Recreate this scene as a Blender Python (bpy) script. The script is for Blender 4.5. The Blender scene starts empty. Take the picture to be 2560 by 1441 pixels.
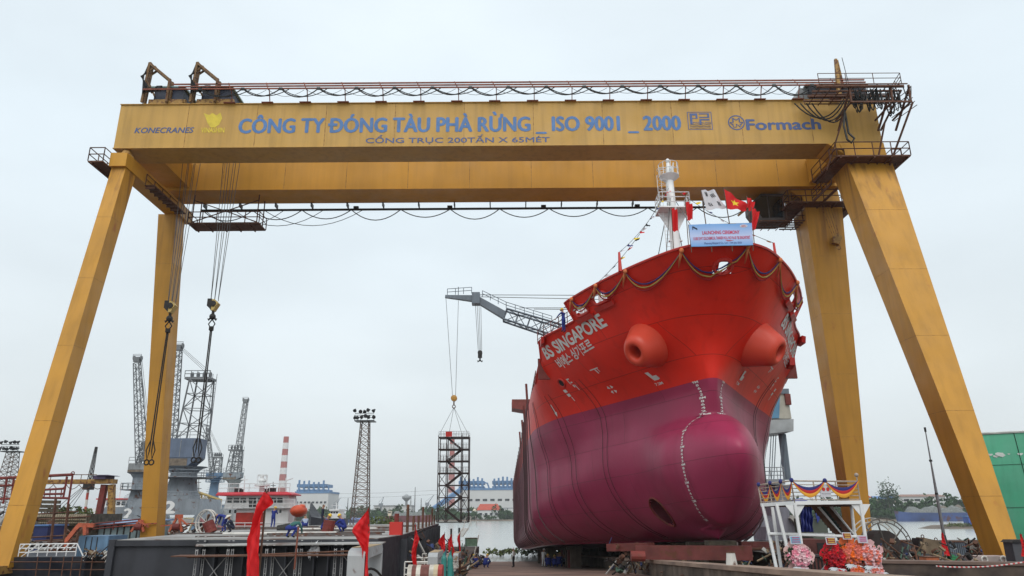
import bpy, math, random
import numpy as np
from mathutils import Vector, Matrix, Euler
random.seed(7); rng=np.random.default_rng(7)
C=bpy.context.scene.collection
V=Vector; R=math.radians; PI=math.pi
# ------------------------------------------------------------------ camera
CAM=V((0,0,3.0)); F=1795.0
cam_d=bpy.data.cameras.new("camera"); cam=bpy.data.objects.new("camera",cam_d); C.objects.link(cam)
MR=(Matrix.Rotation(R(90+17.45),3,'X')@Matrix.Rotation(R(-0.38),3,'Z'))
cam.matrix_world=Matrix.Translation(CAM)@MR.to_4x4()
cam_d.lens=F/2560*36; cam_d.sensor_width=36; cam_d.clip_end=9000; cam_d.clip_start=.1
bpy.context.scene.camera=cam
def ray(u,v): return MR@V((u-1280,720.5-v,-F))
def at(u,v,Y):
    d=ray(u,v); return CAM+d*(Y/d.y)
def atz(u,v,z):
    d=ray(u,v); return CAM+d*((z-CAM.z)/d.z)
# ------------------------------------------------------------------ light
SUN_EL,SUN_AZ=50,178      # azimuth clockwise from +Y (behind the camera)
w=bpy.data.worlds.new("World"); bpy.context.scene.world=w; w.use_nodes=True
nt=w.node_tree; nt.nodes.clear(); N=nt.nodes.new; L=nt.links.new
out=N('ShaderNodeOutputWorld'); add=N('ShaderNodeAddShader')
sky=N('ShaderNodeTexSky'); sky.sky_type='NISHITA'; sky.sun_disc=False
sky.sun_elevation=R(SUN_EL); sky.sun_rotation=R(SUN_AZ); sky.dust_density=4; sky.air_density=1.5
b1=N('ShaderNodeBackground'); b1.inputs[1].default_value=.012
b2=N('ShaderNodeBackground'); b2.inputs[1].default_value=1.0
tc=N('ShaderNodeTexCoord'); sx=N('ShaderNodeSeparateXYZ'); L(tc.outputs['Generated'],sx.inputs[0])
rp=N('ShaderNodeValToRGB'); e=rp.color_ramp.elements      # overcast cloud layer, brighter overhead
e[0].position=0.0; e[0].color=(.64,.69,.715,1); e[1].position=.75; e[1].color=(.77,.845,.89,1)
for p_,c_ in ((.06,(.66,.715,.745,1)),(.22,(.70,.765,.80,1)),(.45,(.74,.83,.885,1))):
    q=e.new(p_); q.color=c_
L(sx.outputs[2],rp.inputs[0])
mp=N('ShaderNodeMapping'); mp.inputs['Scale'].default_value=(1.2,1.2,3.0); L(tc.outputs['Generated'],mp.inputs[0])
nz=N('ShaderNodeTexNoise'); nz.inputs['Scale'].default_value=1.6; nz.inputs['Detail'].default_value=4; L(mp.outputs[0],nz.inputs[0])
mr=N('ShaderNodeMapRange'); mr.inputs[1].default_value=.3; mr.inputs[2].default_value=.7; mr.inputs[3].default_value=.90; mr.inputs[4].default_value=1.06
L(nz.outputs[0],mr.inputs[0])
mx=N('ShaderNodeMixRGB'); mx.blend_type='MULTIPLY'; mx.inputs[0].default_value=1; L(rp.outputs[0],mx.inputs[1]); L(mr.outputs[0],mx.inputs[2])
L(mx.outputs[0],b2.inputs[0]); L(sky.outputs[0],b1.inputs[0])
L(b1.outputs[0],add.inputs[0]); L(b2.outputs[0],add.inputs[1]); L(add.outputs[0],out.inputs[0])
sd=bpy.data.lights.new("sun",'SUN'); sd.energy=1.5; sd.angle=R(50); sd.color=(1,.96,.9)
so=bpy.data.objects.new("sun",sd); C.objects.link(so)
az,el=R(SUN_AZ),R(SUN_EL)
so.rotation_euler=V((math.sin(az)*math.cos(el),math.cos(az)*math.cos(el),math.sin(el))).to_track_quat('Z','Y').to_euler()
so.location=(40,-40,80)
vs=bpy.context.scene.view_settings; vs.view_transform='Standard'; vs.look='None'; vs.exposure=.12; vs.gamma=1
cy=bpy.context.scene.cycles; cy.max_bounces=6; cy.volume_bounces=0
# ------------------------------------------------------------------ mesh builder
class MB:
    def __init__(s): s.v=[]; s.f=[]; s.m=[]
    def add(s,vs,fs,mi=0):
        n=len(s.v); s.v.extend([V(p) for p in vs]); s.f.extend([tuple(i+n for i in f) for f in fs]); s.m.extend([mi]*len(fs)); return s
    def hexa(s,p,mi=0):
        return s.add(p,[(0,3,2,1),(4,5,6,7),(0,1,5,4),(1,2,6,5),(2,3,7,6),(3,0,4,7)],mi)
    def box(s,c,d,rz=0,mi=0,M=None):
        c=V(c); q=M or Matrix.Rotation(rz,3,'Z'); x,y,z=d[0]/2,d[1]/2,d[2]/2
        return s.hexa([c+q@V(p) for p in ((-x,-y,-z),(x,-y,-z),(x,y,-z),(-x,y,-z),(-x,-y,z),(x,-y,z),(x,y,z),(-x,y,z))],mi)
    def b2(s,a,b,mi=0): return s.box([(a[i]+b[i])/2 for i in range(3)],[abs(b[i]-a[i]) for i in range(3)],0,mi)
    def beam(s,p,q,w,h,mi=0,w1=None,h1=None):
        p,q=V(p),V(q); d=(q-p); up=V((0,0,1)) if abs(d.normalized().z)<.95 else V((0,1,0))
        a=d.cross(up).normalized(); b=a.cross(d).normalized(); w1=w if w1 is None else w1; h1=h if h1 is None else h1
        P=[p-a*w/2-b*h/2,p+a*w/2-b*h/2,p+a*w/2+b*h/2,p-a*w/2+b*h/2]; Q=[q-a*w1/2-b*h1/2,q+a*w1/2-b*h1/2,q+a*w1/2+b*h1/2,q-a*w1/2+b*h1/2]
        return s.hexa(P+Q,mi)
    def tube(s,p,q,r,r1=None,n=6,mi=0): return s.poly([p,q],[r,r if r1 is None else r1],n,mi)
    def poly(s,pts,r,n=5,mi=0,closed=False,cap=True):
        pts=[V(p) for p in pts]; k=len(pts); rr=r if isinstance(r,(list,tuple)) else [r]*k
        vs=[];fs=[];ref=None
        for i,p in enumerate(pts):
            if closed: t=pts[(i+1)%k]-pts[i-1]
            else: t=pts[min(i+1,k-1)]-pts[max(i-1,0)]
            t=t.normalized() if t.length>1e-9 else V((0,0,1))
            if ref is None: ref=V((0,0,1)) if abs(t.z)<.9 else V((1,0,0))
            a=(ref-t*ref.dot(t)); a=a.normalized() if a.length>1e-6 else t.orthogonal().normalized()
            ref=a; b=t.cross(a)
            for j in range(n):
                g=2*PI*j/n; vs.append(p+(a*math.cos(g)+b*math.sin(g))*rr[i])
        for i in range(k if closed else k-1):
            for j in range(n):
                A=i*n+j;B=i*n+(j+1)%n; i2=(i+1)%k
                fs.append((A,B,i2*n+(j+1)%n,i2*n+j))
        if cap and not closed: fs+= [tuple(range(n))[::-1],tuple(range((k-1)*n,k*n))]
        return s.add(vs,fs,mi)
    def ring(s,c,nrm,R_,r,n=20,m=6,mi=0,sx=1,sy=1,xa=None):
        nrm=V(nrm).normalized(); a=(V(xa) if xa else nrm.orthogonal()).normalized(); b=nrm.cross(a)
        return s.poly([V(c)+a*math.cos(2*PI*i/n)*R_*sx+b*math.sin(2*PI*i/n)*R_*sy for i in range(n)],r,m,mi,closed=True)
    def lathe(s,prof,c=(0,0,0),n=12,mi=0,M=None):
        c=V(c);vs=[];fs=[];k=len(prof)
        for r,z in prof:
            for j in range(n):
                p=V((r*math.cos(2*PI*j/n),r*math.sin(2*PI*j/n),z)); vs.append(c+(M@p if M else p))
        for i in range(k-1):
            for j in range(n): fs.append((i*n+j,i*n+(j+1)%n,(i+1)*n+(j+1)%n,(i+1)*n+j))
        fs+=[tuple(range(n))[::-1],tuple(range((k-1)*n,k*n))]
        return s.add(vs,fs,mi)
    def ell(s,c,r,n=10,m=6,mi=0,M=None):
        return s.lathe([(max(1e-3,math.sin(PI*i/m)),-math.cos(PI*i/m)) for i in range(m+1)],c,n,mi,(M or Matrix.Identity(3))@Matrix.Diagonal(V(r)))
    def grid(s,fn,nu,nv,mi=0):
        vs=[fn(i/nu,j/nv) for j in range(nv+1) for i in range(nu+1)]
        return s.add(vs,[(j*(nu+1)+i,j*(nu+1)+i+1,(j+1)*(nu+1)+i+1,(j+1)*(nu+1)+i) for j in range(nv) for i in range(nu)],mi)
    def prism(s,pts,vec,mi=0):
        n=len(pts); vec=V(vec); pts=[V(p) for p in pts]
        return s.add(pts+[p+vec for p in pts],[tuple(range(n))[::-1],tuple(range(n,2*n))]+[(i,(i+1)%n,n+(i+1)%n,n+i) for i in range(n)],mi)
    def xform(s,M):
        s.v=[M@p for p in s.v]; return s
    def each(s,name,mats,parent=None,local=False,smooth=False):
        """one mesh object per connected piece"""
        par=list(range(len(s.v)))
        def fd(i):
            while par[i]!=i: par[i]=par[par[i]]; i=par[i]
            return i
        for f in s.f:
            a=fd(f[0])
            for i in f[1:]: par[fd(i)]=a
        gr={}
        for k,f in enumerate(s.f): gr.setdefault(fd(f[0]),[]).append(k)
        os_=[]
        for ks in gr.values():
            m=MB(); ix={}
            for k in ks:
                f=[]
                for i in s.f[k]:
                    if i not in ix: ix[i]=len(m.v); m.v.append(s.v[i])
                    f.append(ix[i])
                m.f.append(tuple(f)); m.m.append(s.m[k])
            os_.append(m.build(name,mats,parent,local,smooth))
        return os_
    def build(s,name,mats,parent=None,local=False,smooth=False,col=None):
        if not isinstance(mats,(list,tuple)): mats=[mats]
        off=V((0,0,0)); vs=s.v
        if parent is not None and not local:
            r=parent
            while r.parent: r=r.parent
            off=r.location.copy()
        elif parent is None:
            a=np.array([tuple(p) for p in vs]); lo,hi=a.min(0),a.max(0); off=V(((lo[0]+hi[0])/2,(lo[1]+hi[1])/2,lo[2]))
        me=bpy.data.meshes.new(name); me.from_pydata([tuple(p-off) for p in vs],[],s.f)
        for m in mats: me.materials.append(m)
        if any(s.m): me.polygons.foreach_set('material_index',s.m)
        if smooth: me.polygons.foreach_set('use_smooth',[True]*len(s.f))
        me.update(); o=bpy.data.objects.new(name,me); C.objects.link(o)
        if parent is not None: o.parent=parent
        else: o.location=off
        return o
def tag(o,label,cat,group=None,kind=None):
    if label: o['label']=label
    if cat: o['category']=cat
    if group: o['group']=group
    if kind: o['kind']=kind
    return o
def thing(name,loc,label,cat,group=None,rz=0):
    o=bpy.data.objects.new(name,None); C.objects.link(o); o.location=loc; o.rotation_euler=(0,0,rz); o.empty_display_size=.3
    return tag(o,label,cat,group)
def struct(o): o['kind']='structure'; return o
def dup(root,loc,rz=None,label=None,scale=None):
    r=root.copy(); C.objects.link(r); r.location=loc
    if rz is not None: r.rotation_euler=(0,0,rz)
    if label: r['label']=label
    if scale: r.scale=(scale,)*3
    def rec(src,dst):
        for ch in list(src.children):
            c=ch.copy(); C.objects.link(c); c.parent=dst; rec(ch,c)
    rec(root,r); return r
def truss(mb,p,q,w0,w1,n,r,rb=None,sides=4,h0=None,h1=None,xb=False):
    """lattice boom from p to q, square section w0 -> w1"""
    p,q=V(p),V(q); d=q-p; up=V((0,0,1)) if abs(d.normalized().z)<.95 else V((0,1,0))
    a=d.cross(up).normalized(); b=a.cross(d).normalized(); rb=rb or r*.55; h0=h0 or w0; h1=h1 or w1
    def c(t,k):
        x,y=((-1,-1),(1,-1),(1,1),(-1,1))[k]; return p+d*t+a*x*(w0+(w1-w0)*t)/2+b*y*(h0+(h1-h0)*t)/2
    for k in range(4): mb.tube(c(0,k),c(1,k),r,n=4)
    for i in range(n):
        t0,t1=i/n,(i+1)/n
        for k in range(4):
            k2=(k+1)%4
            A,B=(k,k2) if (i+k)%2 else (k2,k)
            mb.tube(c(t0,A),c(t1,B),rb,n=3)
            if xb: mb.tube(c(t0,B),c(t1,A),rb,n=3)
            mb.tube(c(t1,k),c(t1,k2),rb,n=3)
    return mb
def rail(mb,pts,h=1.05,r=.025,mids=1,step=1.5,up=V((0,0,1)),mi=0,posts=True):
    pts=[V(p) for p in pts]
    for a,b in zip(pts,pts[1:]):
        n=max(1,round((b-a).length/step))
        for k in range(mids+1):
            o=up*h*(k+1)/(mids+1); mb.tube(a+o,b+o,r,n=4,mi=mi)
        if posts:
            for i in range(n+1): mb.tube(a.lerp(b,i/n),a.lerp(b,i/n)+up*h,r,n=4,mi=mi)
    return mb
def sag(p,q,d,n=8):
    p,q=V(p),V(q); return [p.lerp(q,i/n)-V((0,0,d*4*(i/n)*(1-i/n))) for i in range(n+1)]
# ------------------------------------------------------------------ text
_T={}
def glyphs(s,off=0.0):
    if (s,off) in _T: return _T[(s,off)]
    cu=bpy.data.curves.new('text','FONT'); cu.body=s; cu.offset=off; cu.resolution_u=3
    o=bpy.data.objects.new('text',cu); C.objects.link(o); bpy.context.view_layer.update()
    me=bpy.data.meshes.new_from_object(o.evaluated_get(bpy.context.evaluated_depsgraph_get()))
    vs=[(v.co.x,v.co.y) for v in me.vertices]; fs=[tuple(p.vertices) for p in me.polygons]
    bpy.data.objects.remove(o); bpy.data.curves.remove(cu); bpy.data.meshes.remove(me)
    _T[(s,off)]=(np.array(vs),fs); return _T[(s,off)]
CAP=.727
def text(mb,s,fn,off=0.0,mi=0,cap=CAP):
    """fn(t in 0..1 along the width, y in cap heights) -> point"""
    vs,fs=glyphs(s,off); x0,x1=vs[:,0].min(),vs[:,0].max()
    return mb.add([fn((x-x0)/(x1-x0),y/cap) for x,y in vs],fs,mi)
def flat_text(mb,s,p0,p1,hgt,bold=0.0,mi=0,up=V((0,0,1)),shear=0):
    p0,p1=V(p0),V(p1); a=(p1-p0).normalized(); n=a.cross(up).normalized()
    if 'Đ' in s:      # the font's own barred D fills badly: draw the bar by hand
        i=s.index('Đ'); s=s.replace('Đ','D'); vf,_=glyphs(s); vp,_=glyphs(s[:i]+'D'); vd,_=glyphs('D'); W_=vf[:,0].max()-vf[:,0].min(); x1=(vp[:,0].max()-vf[:,0].min())/W_; wd=(vd[:,0].max()-vd[:,0].min())/W_
        q=[p0.lerp(p1,x1-wd*1.22),p0.lerp(p1,x1-wd*.45)]
        mb.add([q[0]+up*hgt*.42+n*.02,q[1]+up*hgt*.42+n*.02,q[1]+up*hgt*.6+n*.02,q[0]+up*hgt*.6+n*.02],[(0,1,2,3)],mi)
    for k,(dx,dy) in enumerate(((0,0),(bold,0),(-bold,0),(0,bold*.6),(0,-bold*.6)) if bold else ((0,0),)):
        text(mb,s,lambda t,y:p0.lerp(p1,t)+up*hgt*(y+dy)+a*(shear*y*hgt+dx*hgt)+n*.0015*k,0,mi)
    return mb
# ------------------------------------------------------------------ materials
def M(name,col,rough=.6,metal=0.0,var=.18,scale=.8,rust=0.0,streak=0.0,bump=0.0,bscale=30,rcol=(.10,.032,.014),spec=.4,dirt=None,topstain=None):
    m=bpy.data.materials.new(name); m.use_nodes=True; nt=m.node_tree; N=nt.nodes.new; L=nt.links.new
    b=nt.nodes['Principled BSDF']; b.inputs['Roughness'].default_value=rough; b.inputs['Metallic'].default_value=metal
    b.inputs['Specular IOR Level'].default_value=spec
    tc=N('ShaderNodeTexCoord'); src=tc.outputs['Object']
    def noise(sc,det=4,mapscale=None):
        n=N('ShaderNodeTexNoise'); n.inputs['Scale'].default_value=sc; n.inputs['Detail'].default_value=det
        if mapscale:
            q=N('ShaderNodeMapping'); q.inputs['Scale'].default_value=mapscale; L(src,q.inputs[0]); L(q.outputs[0],n.inputs[0])
        else: L(src,n.inputs[0])
        return n.outputs[0]
    def rng_(s,a,b_,c,d):
        q=N('ShaderNodeMapRange'); q.inputs[1].default_value=a;q.inputs[2].default_value=b_;q.inputs[3].default_value=c;q.inputs[4].default_value=d; L(s,q.inputs[0]); return q.outputs[0]
    def mix(t,f,a,b_):
        q=N('ShaderNodeMixRGB'); q.blend_type=t
        for i,x in ((0,f),(1,a),(2,b_)):
            if isinstance(x,(int,float)): q.inputs[i].default_value=x
            elif isinstance(x,tuple): q.inputs[i].default_value=(*x,1)
            else: L(x,q.inputs[i])
        return q.outputs[0]
    c=mix('MULTIPLY',1,tuple(col),rng_(noise(scale),.3,.7,1-var,1+var))
    if streak: c=mix('MULTIPLY',1,c,rng_(noise(2.2,3,(1,1,.06)),.45,.75,1,1-streak))
    if rust>-.2 and rust!=0: c=mix('MIX',rng_(noise(scale*1.7,7),.62-rust*.25,.70-rust*.2,0,.9),c,rcol)
    if topstain:      # rust runs below the platforms at the head of the legs
        sp=N('ShaderNodeSeparateXYZ'); L(src,sp.inputs[0]); zf=rng_(sp.outputs[2],topstain[0],topstain[1],0,1)
        st=N('ShaderNodeMath'); st.operation='MULTIPLY'; L(rng_(noise(1.6,4,(1,1,.045)),.50,.66,0,.85),st.inputs[0]); L(zf,st.inputs[1])
        c=mix('MIX',st.outputs[0],c,(.12,.040,.016))
        c=mix('MIX',rng_(noise(.9,3,(1,1,.5)),.68,.76,0,.55),c,(.30,.06,.02))
    if dirt: c=mix('MIX',rng_(noise(scale*.6,6),.42,.68,0,.8),c,tuple(dirt))
    L(c,b.inputs['Base Color'])
    L(rng_(noise(scale*3),.3,.7,max(.02,rough-.1),min(1,rough+.12)),b.inputs['Roughness'])
    if bump:
        q=N('ShaderNodeBump'); q.inputs['Strength'].default_value=bump; q.inputs['Distance'].default_value=.05; L(noise(bscale,5),q.inputs['Height']); L(q.outputs[0],b.inputs['Normal'])
    return m
yel=M('yellow_paint',(.56,.275,.028),.5,var=.10,scale=.25,streak=.12,rust=-.25)
yleg=M('yellow_leg_paint',(.50,.245,.030),.5,var=.12,scale=.25,streak=.15,rust=-.25,topstain=(24,32))
yel2=M('yellow_girder_paint',(.49,.285,.066),.5,var=.10,scale=.2,streak=.2,rust=-.3)
yelw=M('weathered_yellow_steel',(.34,.19,.05),.6,var=.25,scale=2,rust=.5)
blk=M('black_steel',(.02,.018,.018),.6,var=.3,scale=3)
rus=M('rusty_steel',(.11,.05,.03),.75,var=.35,scale=3,rust=.2)
rpipe=M('red_oxide_pipe',(.20,.06,.035),.65,var=.3,scale=2)
gry=M('grey_paint',(.22,.25,.28),.55,var=.15,scale=.7,streak=.25,rust=.1)
lgry=M('pale_grey_paint',(.27,.285,.295),.55,var=.15,scale=.7,streak=.3,rust=.12)
dgry=M('dark_grey_primer',(.035,.037,.045),.6,var=.22,scale=.6,streak=.25)
wht=M('white_paint',(.72,.73,.73),.45,var=.06,scale=1,streak=.12)
whtr=M('weathered_white_paint',(.62,.60,.56),.55,var=.1,scale=1,streak=.3,rust=.15)
blu=M('blue_lettering_paint',(.07,.17,.38),.5,var=.14,scale=1.5)
blu2=M('dark_blue_lettering_paint',(.06,.10,.24),.5,var=.14,scale=1.5)
lyel=M('faded_yellow_decal',(.62,.47,.04),.5,var=.15,scale=2)
glass=M('dark_glass',(.012,.016,.02),.08,var=.1,spec=.8)
rope=M('dark_rope',(.018,.016,.015),.8)
cableM=M('black_cable',(.012,.012,.012),.5)
steelw=M('wire_rope',(.10,.10,.10),.5,.6)
redm=M('red_oxide_primer',(.16,.028,.022),.65,var=.25,scale=1,rust=.1)
redp=M('red_paint',(.50,.030,.022),.4,var=.08,scale=.5)
mhouse=M('slate_blue_paint',(.115,.15,.215),.5,var=.14,scale=.7,streak=.2)
# ------------------------------------------------------------------ gantry crane
FY0,FY1,GZ0,GZ1=55.0,57.6,33.03,37.27     # front girder
RY0,RY1=63.4,66.4                         # rear girder
GX0,GX1=-34.05,31.8
crane=thing('gantry_crane',(-1,60,0),'huge yellow goliath gantry crane spanning the slipway and the red ship','gantry crane')
def girder(name,y0,y1,mat):
    mb=MB(); mb.b2((GX0,y0,GZ0),(GX1,y1,GZ1))
    for z in (GZ0-.03,GZ1+.0): mb.b2((GX0-.02,y0-.12,z),(GX1+.02,y1+.12,z+.06))      # flange plates
    o=mb.build(name,mat,crane)
    sm=MB()
    for x in np.arange(GX0+6,GX1,6.0): sm.b2((x-.02,y0-.012,GZ0+.04),(x+.02,y0+.01,GZ1-.02))
    sm.each('weld_seam',yelw,o); return o
fg=girder('front_girder',FY0,FY1,yel2); rg=girder('rear_girder',RY0,RY1,yel)
YT=FY0-.016
def gp(u,v): return at(u,v,YT)
let=MB()
flat_text(let,"CÔNG TY ĐÓNG TÀU PHÀ RỪNG _ ISO 9001 _ 2000",gp(596,333),gp(1702,325),gp(596,296).z-gp(596,333).z,.05)
let.build('company_lettering',blu,fg)
let=MB(); flat_text(let,"CỔNG TRỤC 200TẤN X 65MÉT",gp(914,358),gp(1374,355.5),gp(914,345).z-gp(914,358).z,.025); let.build('capacity_lettering',blu2,fg)
let=MB(); flat_text(let,"KONECRANES",gp(336,333),gp(481,332),gp(336,319).z-gp(336,333).z,.03,shear=.2); let.build('maker_lettering',blu2,fg)
let=MB(); flat_text(let,"Formach",gp(1868,325),gp(2052,323),gp(1868,298).z-gp(1868,325).z,.06)
let.build('supplier_lettering',blu2,fg)
# round emblem: ring with M over LN
let=MB(); c=gp(1841,307); r=(gp(1862,307)-c).length
def disc_ring(mb,c,r0,r1,n=28):
    vs=[]; 
    for i in range(n):
        a=2*PI*i/n
        for rr in (r0,r1): vs.append(c+V((math.cos(a)*rr,0,math.sin(a)*rr)))
    mb.add(vs,[(2*i,2*i+1,(2*i+3)%(2*n),(2*i+2)%(2*n)) for i in range(n)])
disc_ring(let,c,r*.86,r)
flat_text(let,"M",c+V((-r*.45,0,r*.05)),c+V((r*.45,0,r*.05)),r*.62,.01)
flat_text(let,"LN",c+V((-r*.45,0,-r*.62)),c+V((r*.45,0,-r*.62)),r*.5,.01)
for a,b in (((-.78,.02),(-.4,.02)),((.4,.02),(.78,.02)),((-.78,.02),(-.45,-.3)),((.78,.02),(.45,-.3))):
    let.beam(c+V((a[0]*r,0,a[1]*r)),c+V((b[0]*r,0,b[1]*r)),.006,.07)
let.build('round_emblem',blu2,fg)
# square emblem with waves
let=MB(); a=gp(1721,325); b=gp(1778,280); a.y=b.y=YT; W_,H_=b.x-a.x,b.z-a.z
def sq(x0,z0,x1,z1): let.add([a+V((x0*W_,0,z0*H_)),a+V((x1*W_,0,z0*H_)),a+V((x1*W_,0,z1*H_)),a+V((x0*W_,0,z1*H_))],[(0,1,2,3)])
for q in ((0,0,1,.03),(0,.97,1,1),(0,.031,.03,.969),(.97,.031,1,.969)): sq(*q)
for q in ((.1,.32,.2,.92),(.2,.80,.42,.92),(.34,.66,.42,.80),(.2,.62,.42,.66),(.48,.86,.9,.92),(.82,.66,.9,.86),(.48,.66,.82,.72),(.48,.3,.56,.6),(.56,.52,.9,.6)): sq(*q)
flat_text(let,"PHA RUNG",a+V((.22*W_,-.003,.34*H_)),a+V((.95*W_,-.003,.34*H_)),.1*H_,.01)
for k in range(3): let.poly([a+V((W_*(.08+.84*i/18),-.002,H_*(.08+.09*k)+.03*H_*abs(math.sin(i*PI/6)))) for i in range(19)],.02,3)
let.build('square_emblem',blu2,fg)
# faded bird-like decal
let=MB()
def dp(x,z): p=gp(502+x*58,332-z*50); return p
let.add([dp(*q) for q in ((.12,.98),(.35,.88),(.5,.98),(.68,.86),(.85,1),(.92,.72),(.8,.42),(.62,.26),(.42,.26),(.28,.5),(.2,.78))],[tuple(range(11))])
flat_text(let,"VINASHIN",dp(0,.0),dp(1,.0),.5,.03); let.build('faded_decal',lyel,fg)
# legs (hexahedra from measured corners)
def leg(name,top,bot,mat=yleg):
    mb=MB(); T=[V(p) for p in top]; B=[V(p) for p in bot]; mb.hexa(B+T); o=mb.build(name,mat,crane)
    sm=MB(); 
    for t in (.12,.3,.48,.66,.84):
        q=[B[i].lerp(T[i],t) for i in range(4)]; cc=sum(q,V())/4
        q=[p+(p-cc).normalized()*.008 for p in q]; sm.hexa(q+[p+V((0,0,.016)) for p in q])
    sm.each('plate_seam',yelw,o); return o
GB=GZ0-.06
leg('leg',[(28.3,54.6,GB-1.9),(32.1,54.6,GB-1.9),(32.1,57.3,GB-1.9),(28.3,57.3,GB-1.9)],[(29.45,46.0,.15),(30.55,46.0,.15),(30.55,47.9,.15),(29.45,47.9,.15)])
leg('leg',[(28.3,63.8,GB-1.9),(31.9,63.8,GB-1.9),(31.9,66.6,GB-1.9),(28.3,66.6,GB-1.9)],[(29.4,65.4,0),(30.8,65.4,0),(30.8,67.3,0),(29.4,67.3,0)])
leg('leg',[(-33.6,54.5,GB-2.0),(-32.4,54.5,GB-2.0),(-32.4,56.1,GB-2.0),(-33.6,56.1,GB-2.0)],[(-32.55,47.6,0),(-31.35,47.6,0),(-31.35,49.0,0),(-32.55,49.0,0)])
leg('leg',[(-34.3,64.3,GB-2.0),(-32.6,64.3,GB-2.0),(-32.6,66.2,GB-2.0),(-34.3,66.2,GB-2.0)],[(-32.7,66.6,0),(-31.3,66.6,0),(-31.3,68.2,0),(-32.7,68.2,0)])
# leg heads, knuckles and transverse ties
mb=MB()
for y0,y1 in ((54.75,57.25),(63.9,66.4)):
    mb.hexa([V((28.5,y0,GB-1.9)),V((31.9,y0,GB-1.9)),V((31.9,y1,GB-1.9)),V((28.5,y1,GB-1.9)),V((28.0,y0,GB)),V((31.75,y0,GB)),V((31.75,y1,GB)),V((28.0,y1,GB))])
    mb.prism([(28.5,y0+.05,GB-1.2),(27.0,y0+.05,GB),(28.2,y0+.05,GB)],(0,y1-y0-.1,0))
mb.each('leg_head',yel,crane)
mb=MB(); mb.b2((28.8,57.75,GZ0+.3),(31.4,63.25,GZ0+2.9)); mb.b2((-33.6,57.75,GZ0+.3),(-31.2,63.25,GZ0+2.9)); mb.each('end_tie',yel,crane)
mb=MB(); mb.b2((-33.7,54.2,GB-1.98),(-32.3,67.0,GB-.75)); mb.build('leg_tie',yel,crane)
mb=MB()
for y in (55.3,65.2): mb.lathe([(.75,GB-.74),(.45,GB-.35),(.3,GB-.02)],(-33.0,y,0),10)
mb.each('hinge',yelw,crane)
for y0 in (48.3,46.95,67.4,66.35):
    x=-31.95 if y0 in (48.3,67.4) else 30.0
# sill bogies under the legs
for x,y in ((-31.95,48.3),(-32,67.4),(30,46.95),(30.1,66.35)):
    b=MB(); b.b2((x-.55,y-3.2,-.35),(x+.55,y+3.2,.12)); o=b.build('bogie',yelw,crane)
# platforms
pf=MB()
def plat(x0,x1,y0,y1,z,h=1.2,end=True):
    global pf
    pf=MB(); pf.b2((x0,y0,z-.12),(x1,y1,z)); 
    rail(pf,[(x0,y0,z),(x1,y0,z),(x1,y1,z)],h,.05,1,1.5); rail(pf,[(x0,y1,z),(x0,y0,z)],h,.05,1,1.5)
    for x in np.arange(x0+.3,x1,1.4): pf.beam((x,y0,z-.15),(x,y1,z-.15),.1,.18)
    if end: pf.build('walkway',rus,crane)
zz=GB-1.9
plat(26.9,33.0,53.3,54.55,zz); plat(26.9,28.2,54.6,58.3,zz); plat(32.2,33.0,54.6,58.2,zz)
plat(26.3,33.0,62.5,63.7,zz); plat(26.3,28.1,63.8,68.5,zz); plat(32.1,33.2,63.8,67.6,zz)
zl=GB-1.9
plat(-35.0,-33.75,53.4,57.4,zl); pf=MB(); rail(pf,[(-32.2,57.5,zl-.2),(-32.2,63.5,zl-.2)],1.0,.04); pf.b2((-32.25,57.5,zl-.35),(-31.4,63.8,zl-.25))
for k in range(8): pf.beam((-32.2,57.6+k*.8,zl-.5),(-31.4,57.6+k*.8,zl-.5),.06,.2)
pf.build('tie_walkway',rus,crane)
plat(-31.3,-24.4,64.2,66.2,GZ0-3.0,1.1,False)                      # hanging service platform
for x in (-31.0,-24.7):
    for y in (64.4,66.0): pf.tube((x,y,GZ0-3.0),(x,y,GZ0),.06)
pf.beam((-31,64.4,GZ0-.6),(-24.7,64.4,GZ0-2.9),.08,.08); pf.beam((-31,64.4,GZ0-2.9),(-24.7,64.4,GZ0-.6),.08,.08)
pf.build('service_platform',rus,crane)
# stair flight between right platforms + ladder ropes on leg
st=MB()
for x in (28.6,29.6): 
    st.beam((x,58.4,zz-.1),(x,62.6,zz+.0),.08,.25)
rail(st,[(28.6,58.4,zz),(28.6,62.6,zz)],1.1,.045,2,1.0); st.build('bridge_walkway',rus,crane)
# collector rails and festoon on the front girder
cr=MB()
for z,y,x0 in ((38.42,54.35,-32.0),(38.76,54.5,-29.0),(39.1,54.65,-29.6)):
    cr.beam((x0,y,z),(31.0,y,z),.10,.11)
px=list(np.arange(-24.5,29.5,3.3))
for x in px:
    cr.beam((x+.15,55.0,GZ1+.06),(x+.15,54.5,GZ1+1.15),.07,.07); cr.beam((x-.5,54.8,GZ1+.04),(x+.5,54.8,GZ1+.04),.25,.06)
    cr.beam((x-.25,54.68,GZ1+1.95),(x+.15,54.34,GZ1+1.0),.06,.06)
cr.build('festoon_rail',rpipe,crane)
fc=MB()
xs=[-27.0]+[x+1.2 for x in px]
for i,(a_,b_) in enumerate(zip(xs,xs[1:])):
    d_=.72+.22*random.random()+(.25 if i>13 else 0)
    fc.poly(sag((a_,54.3,GZ1+1.12),(b_,54.3,GZ1+1.12),d_,10),.055,5); fc.poly(sag((a_+.12,54.36,GZ1+1.12),(b_+.7,54.4,GZ1+1.1),d_*.88,10),.04,5)
    fc.poly(sag((a_-1.1,54.5,GZ1+1.1),(b_-1.3,54.5,GZ1+1.1),d_*.75,8),.02,4); fc.box((a_,54.32,GZ1+1.1),(.3,.12,.22))
fc.build('festoon_cable',cableM,crane)
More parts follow.
